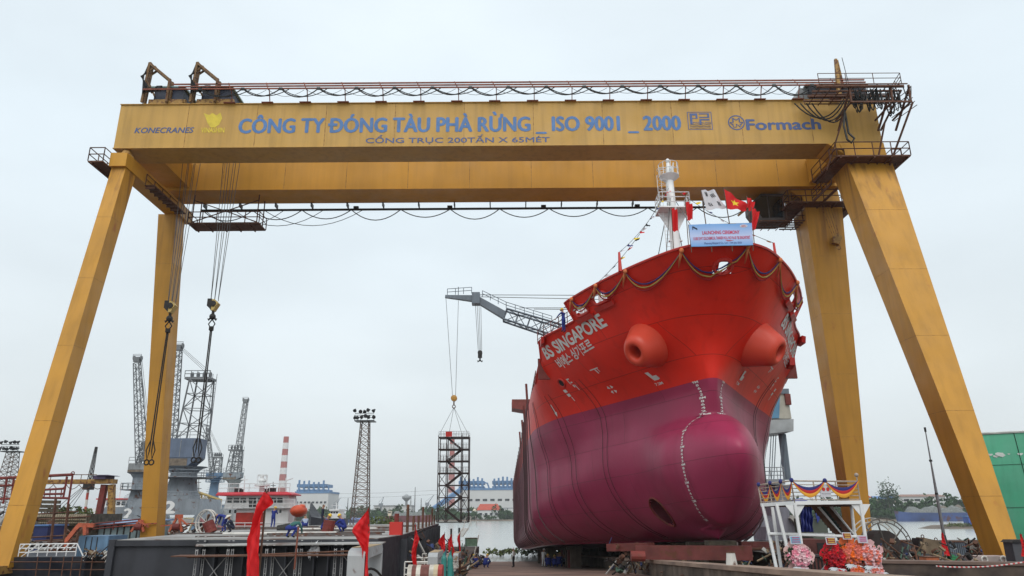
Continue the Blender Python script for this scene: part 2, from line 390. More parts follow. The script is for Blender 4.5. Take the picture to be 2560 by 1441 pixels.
# lower rail and cable loops under the rear girder
lr=MB(); lr.b2((-31.5,66.95,GZ0-.62),(24.5,67.08,GZ0-.42)); 
for x in np.arange(-31,24.5,3.6): lr.b2((x,66.3,GZ0-.42),(x+.1,67.1,GZ0))
for x in np.arange(-16,24,9.5): lr.b2((x,66.85,GZ0-.42),(x+.5,67.15,GZ0-.2))
lr.build('cabin_rail',blk,crane)
lc=MB()
for k in range(11): lc.poly(sag((-31.2+k*5,66.9,GZ0-.6),(-26.2+k*5,66.9,GZ0-.6),.85+.3*random.random(),10),.05,5)
for k in range(3): lc.poly(sag((-31+k*3,66.9,GZ0-.6),(-23+k*4,66.9,GZ0-.6),1.7,10),.035,4)
lc.build('cable_loop',cableM,crane)
# operator cabin
cb=MB(); cx,cyy,cz=at(1918,527,65.6); 
def fr(x,z,y): return V((cx+x,cyy+y,cz+z))
prof=[(-1.75,-.2),(-1.0,-1.45),(1.15,-1.45),(1.35,1.3),(-.9,1.3),(-1.75,.5)]
cb.prism([fr(x,z,-1.1) for x,z in prof],(0,2.4,0)); cabin=cb.build('cabin',M('cabin_paint',(.08,.07,.07),.5),crane)
g=MB(); g.prism([fr(x,z,-1.14) for x,z in ((-1.6,-.2),(-.95,-1.25),(-.35,-1.25),(-.35,1.1),(-.85,1.1),(-1.6,.4))],(0,.03,0)); g.prism([fr(x,z,-1.14) for x,z in ((-.2,-1.2),(1.0,-1.2),(1.15,1.0),(-.2,1.0))],(0,.03,0))
g.build('window',glass,cabin)
h=MB(); 
for x in (-.6,.9): h.b2(fr(x,1.28,-.3),fr(x+.3,2.4,.5))
h.beam(fr(-3.0,-.6,-.2),fr(.4,2.1,-.2),.18,.18); h.build('hanger',yelw,cabin)
ap=MB(); p0=fr(-2.2,-1.7,-1.4); 
for k in range(5): ap.beam(p0+V((0 if k<4 else 3.5,.1+.55*k,.06)),p0+V((8,.1+.55*k,.06)),.08,.12)
for k in range(11): ap.beam(p0+V((.2+.75*k,0,0)),p0+V((.2+.75*k,2.5,0)),.05,.06)
rail(ap,[p0+V((3.5,0,.1)),p0+V((8.0,0,.1))],1.9,.05,3,1.5); rail(ap,[p0+V((5.2,2.5,.1)),p0+V((8.0,2.5,.1))],1.9,.04,2,1.5)
ap.beam(p0+V((4.2,0,1.8)),p0+V((7.0,0,4.0)),.12,.3); rail(ap,[p0+V((4.2,0,1.9)),p0+V((7.0,0,4.1))],1.0,.045,2,1)
ap.build('access_platform',rus,crane)
# cable reel platform at the right end of the girder top
rp_=MB(); z0=at(2150,212,51.6).z; xa,xb=at(2045,212,51.6).x,at(2266,212,51.6).x

for k in range(7): rp_.beam((xa,51.45+k*.5,z0-.04),(xb,51.45+k*.5,z0-.04),.09,.07)
for x in np.arange(xa+.3,xb,.9): rp_.beam((x,51.4,z0-.1),(x,54.6,z0-.1),.05,.06)
rail(rp_,[(xa,51.4,z0),(xb-.5,51.4,z0)],.95,.035,1,2.2); rail(rp_,[(xb-.5,51.4,z0),(xb,54.8,z0)],.95,.035,2,1); rail(rp_,[(xa,54.5,z0),(xb,54.5,z0)],.95,.03,1,1.6)
for k in range(4): rp_.beam((xa-.2,51.5+k*.9,z0-.2+.1*k),(xb-.3,51.5+k*.9,z0-.2+.1*k),.13,.13)
for x in (28.0,31.4,32.9):
    rp_.beam((x,51.6,z0-.2),(x,54.6,z0-2.6),.14,.14); rp_.beam((x,51.7,z0),(x,51.8,z0-1.55),.14,.14); rp_.beam((x,51.8,z0-1.5),(x,54.8,z0-1.5),.12,.12)
rp_.beam((28.0,51.8,z0-1.5),(33.0,51.8,z0-1.5),.13,.13); rp_.beam((33.0,51.7,z0-1.6),(31.7,54.8,z0-6.3),.12,.12); rp_.beam((31.5,53.6,z0-2.4),(30.6,54.8,z0-6.6),.11,.11); rp_.beam((28.0,53.2,z0-1.8),(26.6,54.8,z0-6.2),.09,.09)
rp_.beam((xb,52.4,z0),(31.6,54.6,z0-2.6),.12,.12)
for k in range(5): rp_.tube((33.0+.12*k,52,z0-.3-.35*k),(32.4+.12*k,54.6,z0-.3-.35*k),.035)
rp_.build('cable_platform',rus,crane)
cm=MB()
for k in range(34):
    x=28.4+random.random()*4.2; y=51.6+random.random()*2; d=random.uniform(1.0,1.8)
    cm.poly(sag((x,y,z0-.1),(x+random.uniform(.2,.7),y+random.uniform(-.2,.2),z0-.1),d,8),random.choice((.04,.05,.06)),4)
for k in range(4): cm.poly(sag((24.5+k*.5,54.4,z0+.0),(28.2+k*.2,53.6,z0-.3),1.5+.15*k,10),.06,5)
cm.poly([(28.0,53,z0-1.5),(27.7,53,z0-3.0),(27.8,53,z0-4.3),(28.1,53,z0-4.6),(28.4,53,z0-4.2),(28.1,53.2,z0-3.6),(28.1,53.2,z0-1.7)],.09,5)
cm.build('cable_bundle',cableM,crane)
mt=MB(); mt.tube((29.6,54.5,GZ1),(29.3,54.5,GZ1+4.0),.03); a=at(357,230,55.5); mt.tube((a.x+.2,55.4,GZ1),(a.x+.35,55.4,GZ1+3.7),.03); mt.each('lightning_rod',blk,crane)
mt=MB(); mt.beam((28.4,54.3,GZ1),(28.6,54.3,GZ1+3.7),.3,.35,0,.2,.22); mt.beam((29.2,54.9,GZ1+1.2),(28.7,54.3,GZ1+3.6),.17,.17); mt.build('mast_frame',yelw,crane)
# jib trolley pulleys on right rear leg
pb=MB(); b0=at(2094,597,63.3); pb.prism([b0+V(q) for q in ((-.5,0,-.35),(.1,0,-.55),(.5,0,.25),(.05,0,.55),(-.4,0,.2))],(0,.5,0)); pb.ring(b0+V((.1,.25,-.8)),(0,1,0),.2,.05,10,5)
for k in range(4): pb.tube(b0+V((-.3+.2*k,.2,.3)),(b0.x-1.2+.3*k,63.2,zz),.025)
pb.build('service_hook',yelw,crane)
# ---- trolleys on the girders
def trolley(u,label):
    p=at(u,258,56); x=p.x; t=thing('hoist_trolley',(x,60,GZ1),label,'hoist trolley','hoist trolleys on the gantry')
    mb=MB(); 
    for y0_,y1_ in ((54.9,57.6),(63.4,66.5)): mb.b2((x-1.5,y0_,GZ1+.08),(x+1.5,y1_,GZ1+.5))
    for dx in (-1.4,1.1): mb.b2((x+dx,57.61,GZ1+.1),(x+dx+.3,63.39,GZ1+.48))
    
    for y in (55.3,57.1,63.8,66.1):
        for dx in (-1.3,1.5): mb.lathe([(.3,-.12),(.3,.12)],(x+dx,y,GZ1+.36),10,0,Matrix.Rotation(PI/2,3,'Y'))
    mb.build('chassis',yelw,t)
    mb=MB(); mb.b2((x-1.3,55.3,GZ1+.55),(x+1.25,57.6,GZ1+1.75)); hs=mb.build('winch_house',M('winch_house_blue',(.035,.045,.075),.5,var=.3,scale=1),t)
    mb=MB(); mb.b2((x-1.5,55.0,GZ1+1.77),(x+1.45,57.9,GZ1+1.9)); mb.build('roof',M('pale_green_sheet',(.20,.28,.27),.5,var=.2),hs)
    mb=MB(); 
    for y in (54.7,55.2):
        mb.beam((x-1.95,y,GZ1+.1),(x-1.75,y-.1,GZ1+4.0),.19,.19); mb.beam((x-1.75,y-.1,GZ1+3.95),(x+.2,y,GZ1+2.3),.2,.2); mb.beam((x+.2,y,GZ1+2.4),(x+.2,y,GZ1+.1),.2,.2)
        mb.beam((x-1.8,y,GZ1+3.2),(x-1.2,y,GZ1+3.7),.14,.14); mb.beam((x-1.9,y,GZ1+2.4),(x-1.2,y,GZ1+1.0),.12,.12)
    mb.beam((x-1.75,54.6,GZ1+4.0),(x-1.75,55.3,GZ1+4.0),.2,.2); mb.build('cable_arm',M('arm_dark_yellow',(.16,.09,.035),.65,var=.35,scale=3,rust=.4),t)
    mb=MB()
    for k in range(5): mb.poly([(x-1.85+.05*k,54.6,GZ1+3.8-.2*k),(x-2.05-.06*k,54.5,GZ1+2.6),(x-1.9+.1*k,54.5,GZ1+.9+.15*k),(x-1.2+.2*k,54.5,GZ1+1.0),(x-.7+.1*k,54.5,GZ1+1.6)],.06,4)
    mb.build('trailing_cable',cableM,t); return t
trolley(430,'leftmost winch trolley with angled arm frame on top of the yellow girder')
trolley(548,'second winch trolley with angled arm frame, beside the leftmost one on the girder')
t=thing('machinery_house',(29.3,57,GZ1),'low dark electrical house at the right end of the girder top','electrical house')
mb=MB(); mb.b2((26.2,54.95,GZ1+.05),(31.2,58.5,GZ1+1.45)); mb.build('body',M('electric_house_dark',(.03,.03,.045),.5),t)
mb=MB(); mb.b2((25.9,54.85,GZ1+1.48),(31.4,58.8,GZ1+1.6)); mb.prism([(26.2,55.3,GZ1+.05),(25.0,55.3,GZ1+.05),(25.5,55.3,GZ1+1.45),(26.2,55.3,GZ1+1.45)],(0,3,0)); mb.build('roof',lgry,t)
# ---- hook blocks
def hook(u,v,u2,v2,Y,label):
    p=at(u,v,Y); e=at(u2,v2,Y)
    t=thing('hook_block',p,label,'hook block','hook blocks hanging from the gantry')
    mb=MB(); mb.prism([p+V(q) for q in ((-.42,-.3,.45),(.1,-.3,.45),(.45,-.3,.1),(.1,-.3,-.55),(-.12,-.3,-.55),(-.42,-.3,-.1))],(0,.6,0)); bd=mb.build('body',M('hook_block_yellow',(.5,.36,.12),.5,rust=.2,scale=4),t)
    mb=MB(); 
    for dy in (-.34,.34): mb.prism([p+V(q)+V((0,dy,0)) for q in ((-.48,0,.5),(-.1,0,.5),(-.1,0,-.5),(-.48,0,-.15))],(0,.03,0))
    mb.lathe([(.25,-.4),(.25,.4)],p+V((.05,0,.05)),12,0,Matrix.Rotation(PI/2,3,'X')); mb.build('sheave',blk,t)
    mb=MB(); hz=p+V((0,0,-.6)); mb.tube(hz,hz+V((0,0,-.35)),.13); mb.ell(hz+V((0,0,-.45)),(.28,.28,.28)); 
    for s in (-1,1): mb.poly([hz+V((s*a_,0,z_)) for a_,z_ in ((.1,-.5),(.34,-.75),(.4,-.62))],[.1,.09,.04],6)
    mb.build('hook',blk,t)
    mb=MB()
    for i in range(6):
        dx=(i-2.5)*.2; mb.tube(p+V((dx*.8,(-.2 if i%2 else .2),.4)),V((p.x+dx*1.6,60.2+(-.9 if i%2 else .9),GZ1)),.028,n=4)
    mb.build('hoist_rope',steelw,t)
    mb=MB(); top=p+V((0,0,-1.3)); sp=p.lerp(e,.16)+V((0,0,0)); bot=p.lerp(e,.86)
    for s in (-1,1): 
        mb.poly([top,top.lerp(sp,.5)+V((s*.28,0,0)),sp+V((s*.06,0,0)),bot+V((s*.09,0,0))],.055,5)
        lp=[bot+V((s*.09,0,0)),bot.lerp(e,.45)+V((s*.36,.0,0)),e+V((s*.2,0,.3)),bot.lerp(e,.5)+V((s*.1,0,0)),bot+V((s*.09,0,0))]; mb.poly(lp,.05,5)
        mb.ring(e+V((s*.2,0,.05)),(0,1,0),.2,.06,10,5)
    mb.box(sp,(.3,.3,.35)); mb.build('sling',rope,t)
    return t
hook(428,768,372,1158,60.2,'left hook block with slings hanging in front of the yellow leg')
hook(535,763,490,1152,60.2,'right hook block with slings hanging before the grey portal crane')
# ------------------------------------------------------------------ the ship
ship=thing('tanker_ship',(12.05,42.3,1.6),'big red and maroon tanker on the slipway with bulbous bow','ship',rz=R(1.0))
ship.rotation_euler=(-math.atan(.05),0,R(1.0))
SM=Matrix.Translation(ship.location)@ship.rotation_euler.to_matrix().to_4x4()
def S(b,s,h): return SM@V((b,s,h))
ip=np.interp
def sst(a,b,x): t=np.clip((x-a)/(b-a),0,1); return t*t*(3-2*t)
def pchip(X,Y,lo,hi,st=.01):
    X=np.array(X,float);Y=np.array(Y,float);h=np.diff(X);d=np.diff(Y)/h;m=np.zeros(len(X)); m[0]=d[0]; m[-1]=d[-1]
    for i in range(1,len(X)-1): m[i]=0 if d[i-1]*d[i]<=0 else (3*(h[i-1]+h[i]))/((2*h[i]+h[i-1])/d[i-1]+(h[i]+2*h[i-1])/d[i])
    x=np.arange(lo,hi+st,st); k=np.clip(np.searchsorted(X,x)-1,0,len(h)-1); t=(x-X[k])/h[k]
    return x,(Y[k]*(1+2*t)*(1-t)**2+h[k]*m[k]*t*(1-t)**2+Y[k+1]*t*t*(3-2*t)+h[k]*m[k+1]*t*t*(t-1))
SX,SY=pchip([0,2,5,7,8,9,10,11,12,13,14,15,15.7],[2.2,1.2,.6,.55,.3,0,-.2,-.55,-1.15,-2.05,-3.2,-4.55,-5.5],0,15.7)
def s0m(h): return ip(h,SX,SY)
def s0m_old(h): return ip(h,[0,2,5,7,8,9,10,11,12,13,14,15,15.7],[2.2,1.2,.6,.6,.35,0,-.12,-.42,-1.1,-2.1,-3.3,-4.6,-5.5])
DL,BL=pchip([0,.1,.4,1.5,4.7,9.6,15,20,25,200],[0,.20,.42,1.05,2.85,5.75,8.7,9.95,10.2,10.2],0,30)
DT,BT=pchip([0,.06,.25,.55,1,1.6,2.4,4.3,5.7,8,10.4,13,16,200],[0,.6,1.22,1.85,2.5,3.1,3.75,5.1,5.95,7.2,8.3,9.6,10.2,10.2],0,30)
DU,BU=pchip([0,.15,.5,1.4,2.4,4.4,6.4,9.4,13.4,18,24,200],[0,.5,1.1,1.9,2.4,3.35,4.25,5.7,7.4,9.0,10.15,10.2],0,30)
def bmain(s,h):
    d=np.maximum(s-s0m(h),0)
    u=sst(5.6,8.8,h); w=sst(8.3,12.9,h); B=(1-u)*ip(d,DU,BU)+u*ip(d,DL,BL); B=(1-w)*B+w*ip(d,DT,BT)
    R_=6-4.0*sst(2,32,s); r=np.minimum(B,R_); hh=np.clip(h/R_,0,1)
    B=B-r+r*np.sqrt(np.maximum(1-(1-hh)**2,0))
    k=np.clip((s-98)/24,0,1); return B*np.sqrt(np.maximum(1-.55*k*k*np.clip(1.6-h/11,0.15,1.6),0))
def bbulb(s,h):
    g=np.maximum((s+3.6)/3.6,1e-9)**.6; hc=4.5; gc=np.minimum(g,1.0)
    H=np.where(h>hc,2.5,3.9)*gc; q=np.sqrt(np.maximum(1-((h-hc)/np.maximum(H,.01))**2,0)); q=np.where(h<hc,q**1.3,q)
    return 2.15*np.minimum(g,1.6)*q*(1-sst(1.5,9,s))
def hb(s,h): 
    s=np.asarray(s,float); h=np.asarray(h,float)
    return (bmain(s,h)**3.2+bbulb(s,h)**3.2)**(1/3.2)
def s0b(h):
    q=abs(h-4.5)/(2.5 if h>4.5 else 3.9)
    return -3.6+3.6*q**(1/.6) if q<1 else 9.
def s0(h): return min(float(s0m(h)),s0b(h))
def htop(s): return float(ip(s,[-6,5.0,5.12,10.2,11.0,13,14,122],[15.65,15.65,14.4,14.35,13.2,12.3,11.95,11.9]))
dl=[0,.003,.012,.03,.06,.1,.15,.22,.32,.45,.6,.8]+list(np.arange(1,14,.2))+list(np.arange(14,30,.5))+list(np.arange(30,98,4))+list(np.arange(98,122.1,2))
hl=list(np.arange(0,15.66,.15))+[15.65]
HOLES=[]   # (side, s, h, rs, rh)
def sd_(d,h): return d+s0(h)*max(0,1-d/5.0)
def hullgrid(side):
    vs=[];fs=[];sh=[]
    for h in hl:
        for d in dl:
            s=sd_(d,h); hh=min(h,htop(s)); s2=sd_(d,hh) if d<5 and hh<h else s
            b=0.0 if d==0 else float(hb(s2,hh)); vs.append((side*b,s2,hh)); sh.append((s2,hh))
    n=len(dl)
    for j in range(len(hl)-1):
        for i in range(n-1):
            q=(j*n+i,j*n+i+1,(j+1)*n+i+1,(j+1)*n+i)
            if sh[q[3]][1]-sh[q[0]][1]<1e-4 and sh[q[2]][1]-sh[q[1]][1]<1e-4: continue
            cs=sum(sh[k][0] for k in q)/4; ch=sum(sh[k][1] for k in q)/4
            if abs(ch-14.65)<.2 and sum(abs(vs[k][0]) for k in q)/4<.4: continue
            if any(sd==side and ((cs-a)/ra)**2+((ch-b)/rb)**2<1 for sd,a,b,ra,rb in HOLES): continue
            fs.append(q if side>0 else q[::-1])
    return vs,fs
HOLES+=[(-1,5.9,1.75,.75,.8),(1,5.9,1.75,.75,.8)]
for sd in (-1,1): HOLES+=[(sd,4.0,14.75,.55,.2),(sd,1.9,14.9,.55,.2)]
hm=bpy.data.materials.new('hull_paint'); hm.use_nodes=True; nt=hm.node_tree; N=nt.nodes.new; L=nt.links.new; bs=nt.nodes['Principled BSDF']
tc=N('ShaderNodeTexCoord'); sx=N('ShaderNodeSeparateXYZ'); L(tc.outputs['Object'],sx.inputs[0])
gt=N('ShaderNodeMath'); gt.operation='GREATER_THAN'; gt.inputs[1].default_value=9.12; L(sx.outputs[2],gt.inputs[0])
nz=N('ShaderNodeTexNoise'); nz.inputs['Scale'].default_value=.35; nz.inputs['Detail'].default_value=5; L(tc.outputs['Object'],nz.inputs[0])
cA=N('ShaderNodeMixRGB'); cA.inputs[1].default_value=(.30,.028,.080,1); cA.inputs[2].default_value=(.72,.023,.009,1); L(gt.outputs[0],cA.inputs[0])
mrr=N('ShaderNodeMapRange'); mrr.inputs[1].default_value=.3; mrr.inputs[2].default_value=.7; mrr.inputs[3].default_value=.88; mrr.inputs[4].default_value=1.1; L(nz.outputs[0],mrr.inputs[0])
mm=N('ShaderNodeMixRGB'); mm.blend_type='MULTIPLY'; mm.inputs[0].default_value=1; L(cA.outputs[0],mm.inputs[1]); L(mrr.outputs[0],mm.inputs[2])
# welded plate seams from ship coordinates
cmb=N('ShaderNodeCombineXYZ'); L(sx.outputs[1],cmb.inputs[0]); L(sx.outputs[2],cmb.inputs[1])
bk=N('ShaderNodeTexBrick'); bk.inputs['Scale'].default_value=1; bk.inputs['Mortar Size'].default_value=.02; bk.inputs['Brick Width'].default_value=7.3; bk.inputs['Row Height'].default_value=2.1; bk.inputs['Mortar Smooth'].default_value=.3
bk.inputs['Color1'].default_value=(.96,.96,.96,1); bk.inputs['Color2'].default_value=(1.04,1.04,1.04,1); bk.inputs['Mortar'].default_value=(.55,.55,.55,1); L(cmb.outputs[0],bk.inputs[0])
m2=N('ShaderNodeMixRGB'); m2.blend_type='MULTIPLY'; m2.inputs[0].default_value=1; L(mm.outputs[0],m2.inputs[1]); L(bk.outputs[0],m2.inputs[2]); 
n5=N('ShaderNodeTexNoise'); n5.inputs['Scale'].default_value=1.0; n5.inputs['Detail'].default_value=6; mp5=N('ShaderNodeMapping'); mp5.inputs['Scale'].default_value=(1.4,1.4,.18); L(tc.outputs['Object'],mp5.inputs[0]); L(mp5.outputs[0],n5.inputs[0])
r5=N('ShaderNodeMapRange'); r5.inputs[1].default_value=.55; r5.inputs[2].default_value=.8; r5.inputs[3].default_value=1; r5.inputs[4].default_value=.78; L(n5.outputs[0],r5.inputs[0])
m5=N('ShaderNodeMixRGB'); m5.blend_type='MULTIPLY'; m5.inputs[0].default_value=1; L(m2.outputs[0],m5.inputs[1]); L(r5.outputs[0],m5.inputs[2]); L(m5.outputs[0],bs.inputs['Base Color'])
n2=N('ShaderNodeTexNoise'); n2.inputs['Scale'].default_value=.8; n2.inputs['Detail'].default_value=3; L(tc.outputs['Object'],n2.inputs[0])
bp=N('ShaderNodeBump'); bp.inputs['Strength'].default_value=.35; bp.inputs['Distance'].default_value=.06
hs1=N('ShaderNodeMath'); hs1.operation='MULTIPLY_ADD'; hs1.inputs[1].default_value=.8; L(bk.outputs['Fac'],hs1.inputs[0]); L(n2.outputs[0],hs1.inputs[2]); L(hs1.outputs[0],bp.inputs['Height']); L(bp.outputs[0],bs.inputs['Normal'])
bs.inputs['Roughness'].default_value=.42; bs.inputs['Specular IOR Level'].default_value=.35
mb=MB()
for sd in (-1,1):
    v_,f_=hullgrid(sd); mb.add(v_,f_)
n=len(dl); base=len(hl)*n
mb.add([],[]) ; mb.f+= [(i,base+i,base+i+1,i+1) for i in range(1,n-1)]; mb.m+=[0]*(n-2)
import bmesh
hull=mb.build('hull',hm,ship,True,True); bm=bmesh.new(); bm.from_mesh(hull.data); bmesh.ops.remove_doubles(bm,verts=[v for v in bm.verts if abs(v.co.x)<1e-4],dist=1e-4); bm.to_mesh(hull.data); bm.free(); hull.data.polygons.foreach_set('use_smooth',[True]*len(hull.data.polygons))
def hp(side,s,h,o=.03): 
    e=.05; b=float(hb(s,h)); ds=(float(hb(s+e,h))-b)/e; dh=(float(hb(s,h+e))-b)/e
    nn=V((1,-ds,-dh)).normalized(); return V((side*(b+o*nn.x),s+o*nn.y,h+o*nn.z))
def hn(side,s,h):
    a=hp(side,s,h,0); b=hp(side,s,h,.1); return (b-a).normalized()
# decks, inner bulwark, cap rail
mb=MB()
def deckstrip(s_a,s_b,hd):
    ss=np.linspace(s_a,s_b,30); vs=[]
    for s in ss: b=max(0.02,float(hb(s,hd))-.05); vs+= [(-b,s,hd),(b,s,hd)]
    mb.add(vs,[(2*i,2*i+1,2*i+3,2*i+2) for i in range(29)])
deckstrip(s0(13.3)+.3,11.5,13.3); deckstrip(11,121.5,11.75)
mb.b2((-9.9,11.3,11.7),(9.9,11.5,13.3)); mb.build('deck',redm,ship,True)
mb=MB()
for sd in (-1,1):
    pts=[]
    for d in dl:
        s=sd_(d,15.65)
        if s>14: break
        h=htop(s); s=sd_(d,h); pts.append((sd*(0 if d==0 else float(hb(s,h))),s,h))
    mb.poly(pts,.09,5)
mb.build('cap_rail',redp,ship,True)
# anchor bolsters with hawse pipes
for sd in (-1,1):
    mb=MB(); base_c=V((sd*2.85,2.2,12.15)); tip=V((sd*4.5,.65,10.85)); ax=(tip-base_c).normalized(); a=ax.cross(V((0,0,1))).normalized(); b=a.cross(ax)
    nseg=28; rings=[]
    for t,r in ((0,1.75),(.25,1.5),(.5,1.26),(.76,1.02),(.85,.95),(.94,.85),(1.0,.70),(1.02,.52),(.97,.38),(.6,.33),(.1,.30)):
        rings.append([base_c.lerp(tip,t)-ax*(.9 if t==0 else 0)+(a*math.cos(2*PI*i/nseg)*r+b*math.sin(2*PI*i/nseg)*r*1.12) for i in range(nseg)])
    vs=[p for r in rings for p in r]; fs=[]
    for k in range(len(rings)-1):
        for i in range(nseg): fs.append((k*nseg+i,k*nseg+(i+1)%nseg,(k+1)*nseg+(i+1)%nseg,(k+1)*nseg+i))
    fs.append(tuple(range((len(rings)-1)*nseg,len(rings)*nseg)))
    mb.add(vs,fs); o=mb.build('anchor_bolster',M('bolster_paint',(.64,.065,.032),.42,var=.08,scale=.5),ship,True,True)
# lettering on both sides
white=M('hull_marking_white',(.66,.66,.64),.5,var=.08,scale=2)
lt=MB()
def hulltext(s_,sd,sA,hA,sB,hB,hgt,off):
    def fn(t,y):
        s=sA+(sB-sA)*t; h=hA+(hB-hA)*t+y*hgt; return hp(sd,s,h,.035)
    text(lt,s_,fn,off)
for q in (("BS SINGAPORE",-1,10.2,12.95,2.85,13.35,.84,.03),("비에스 싱가포르",-1,9.5,12.08,5.0,12.42,.58,.02),("BS SINGAPORE",1,2.85,13.35,10.2,12.95,.84,.03),("비에스 싱가포르",1,5.0,12.42,9.5,12.08,.58,.02)):
    lt=MB(); hulltext(*q); lt.build('name_lettering',white,ship,True)
lt=MB()
for sd in (-1,1):
    for k in range(5,46):
        h=k*.2+.0; t_=("%dM"%round(h)) if k%5==0 else str(int(round((h%1)*10)))
        sm=ip(h,[0,1,2,3,4,5,6,7,8,9],[1.8,1.1,.5,.3,.2,.2,.6,.8,.75,.9]); w=.40 if 'M' in t_ else .2
        a,b=(sm+w/2,sm-w/2) if sd<0 else (sm-w/2,sm+w/2)
        def fn(t,y,a=a,b=b,h=h): return hp(sd,a+(b-a)*t,h+y*.135,.03)
        text(lt,t_,fn,.02)
lt.build('draft_mark',white,ship,True)
lt=MB()
def mark(sd,s,h,polys):
    g=1 if sd>0 else -1
    for pl in polys: lt.add([hp(sd,s+g*x,h+z,.03) for x,z in pl],[tuple(range(len(pl)))])
bulbm=[[(-.12,0),(-.3,.55),(-.02,.55),(.02,.28),(.3,.28),(.36,.05),(.2,0)]]
sec=[[(.06+.3*math.cos(a+e)*f,.3*math.sin(a+e)*f) for e,f in ((-.35,1),(.35,1),(.22,.35),(-.22,.35))] for a in (PI/4,3*PI/4,5*PI/4,7*PI/4)]
for sd in (-1,1):
    mark(sd,3.3,9.75,bulbm); mark(sd,7.0,9.95,sec)
    mark(sd,6.6,11.15,[[(-.5,.16),(.3,.16),(.3,.22),(-.5,.22)],[(-.1,-.12),(0,-.12),(0,.15),(-.1,.15)],[(.14,-.05),(.2,-.05),(.2,.15),(.14,.15)]])
    mark(sd,9.7,10.8,[[(-.25,.5),(.05,.5),(.05,.58),(-.25,.58)],[(-.25,.2),(-.17,.2),(-.17,.49),(-.25,.49)],[(-.1,.25),(.1,.25),(.1,.33),(-.1,.33)],[(.05,-.3),(.12,-.3),(.12,.1),(.05,.1)],[(-.15,-.05),(0,-.05),(0,.12),(-.15,.12)]])
    mark(sd,10.9,10.3,[[(-.2,.3),(.1,.3),(.1,.5),(-.2,.5)],[(-.2,.0),(.1,.0),(.1,.2),(-.2,.2)],[(.0,-.35),(.07,-.35),(.07,-.05),(.0,-.05)]])
    mark(sd,13.6,9.6,[[(-.06,.6),(.06,.6),(.06,0),(.18,0),(0,-.35),(-.18,0),(-.06,0)]])
    for (s,h,q) in ((3.3,9.45,"7.2M"),):
        a,b=(s+.3,s-.3) if sd<0 else (s-.3,s+.3); text(lt,q,lambda t,y:hp(sd,a+(b-a)*t,h+y*.16,.03),.02)
lt.build('hull_marking',white,ship,True)
# bow thruster tunnel
mb=MB(); mb2=MB()
for sd in (-1,1):
    pts=[hp(sd,5.9+.82*math.cos(2*PI*i/24),1.75+.86*math.sin(2*PI*i/24),.02) for i in range(24)]
    mb.poly(pts,.07,6,closed=True)
    inn=[V((sd*.3,5.9+.8*math.cos(2*PI*i/24),1.75+.84*math.sin(2*PI*i/24))) for i in range(24)]
    mb2.add(pts+inn,[(i,(i+1)%24,24+(i+1)%24,24+i) for i in range(24)]+[tuple(range(24,48))])
mb.each('thruster_rim',redm,ship,True); mb2.each('thruster_tunnel',M('tunnel_maroon',(.10,.012,.02),.5),ship,True)
# chocks (mooring openings)
for sd,s,h in ((-1,4.0,14.75),(-1,1.9,14.9),(1,4.0,14.75),(1,1.9,14.9)):
    mb=MB(); mb.poly([hp(sd,s+.66*math.copysign(abs(math.cos(g))**.5,math.cos(g)),h+.30*math.copysign(abs(math.sin(g))**.5,math.sin(g)),.05) for g in [2*PI*i/20 for i in range(20)]],.1,6,closed=True)
    nn=hn(sd,s,h); o0=[hp(sd,s+x,h-.42,0) for x in (-.8,.8)]; o1=[p+nn*.3+V((0,0,.06)) for p in o0]
    mb.add(o0+o1+[p-V((0,0,.35)) for p in o0],[(0,1,3,2),(2,3,5,4),(0,2,4),(1,5,3)]); ch=mb.build('mooring_chock',redp,ship,True)
    mb=MB(); 
    for x in (-.4,.05,.45): 
        q=hp(sd,s+x,h-.33,-.12); mb.tube(q,q+V((0,0,.62)),.1,n=8)
    q0,q1=hp(sd,s-.6,h+.22,.06),hp(sd,s+.6,h+.22,.06); mb.tube(q0,q1,.075); mb.build('roller',wht,ch,True)
pcp=[]
for g in [2*PI*i/24 for i in range(24)]:
    b=.52*math.cos(g); h=14.65+.29*math.sin(g); pcp.append(V((b,float(s0m(h))+float(ip(abs(b),BT,DT))-.07,h)))
mb=MB(); mb.poly(pcp,.12,6,closed=True); mb.build('panama_chock',redp,ship,True)
# portholes, cleat boxes, side fittings
mb=MB(); mb3=MB()
p=hp(-1,10.6,11.25,.04); nn=hn(-1,10.6,11.25); mb.ring(p,nn,.33,.07,18,6); mb3.add([p+nn.orthogonal().normalized()*.33*math.cos(a)+nn.cross(nn.orthogonal().normalized())*.33*math.sin(a) for a in [2*PI*i/16 for i in range(16)]],[tuple(range(16))])
mb.build('hull_scupper_rim',redp,ship,True); mb3.build('hull_scupper',blk,ship,True)
mb=MB()
for sd in (-1,1):
    q=hp(sd,9.3,14.25,0); nn=hn(sd,9.3,14.25); mb.prism([q+V((0,-.7,.05)),q+V((0,.7,.05)),q+V((0,.5,-.4)),q+V((0,-.5,-.4))],nn*.28)
    q=hp(sd,5.9,11.2,0)
mb.each('fairlead_box',redp,ship,True)
for sd in (-1,1):
    mb=MB(); rail(mb,[(sd*(float(hb(s,14.3))-.12),s,14.35) for s in (5.3,7.5,9.6,11.0)],1.05,.03,2,1.2); mb.build('forecastle_railing',redm,ship,True)
    mb=MB(); rail(mb,[(sd*9.95,s,11.9) for s in (14,20,30,50,80,94)],1.1,.03,2,1.6); mb.build('deck_railing',redm,ship,True)
mb=MB(); mb.box((-6.2,6.2,14.0),(.7,.8,1.4)); mb.lathe([(.35,13.3),(.35,14.6),(.5,14.7)],(-4.8,8,0),10); mb.lathe([(.3,13.3),(.3,14.9)],(-7.3,9.8,0),10); mb.b2((-7.9,7.8,13.3),(-7.0,8.6,14.9)); mb.build('mooring_winch',redm,ship,True)
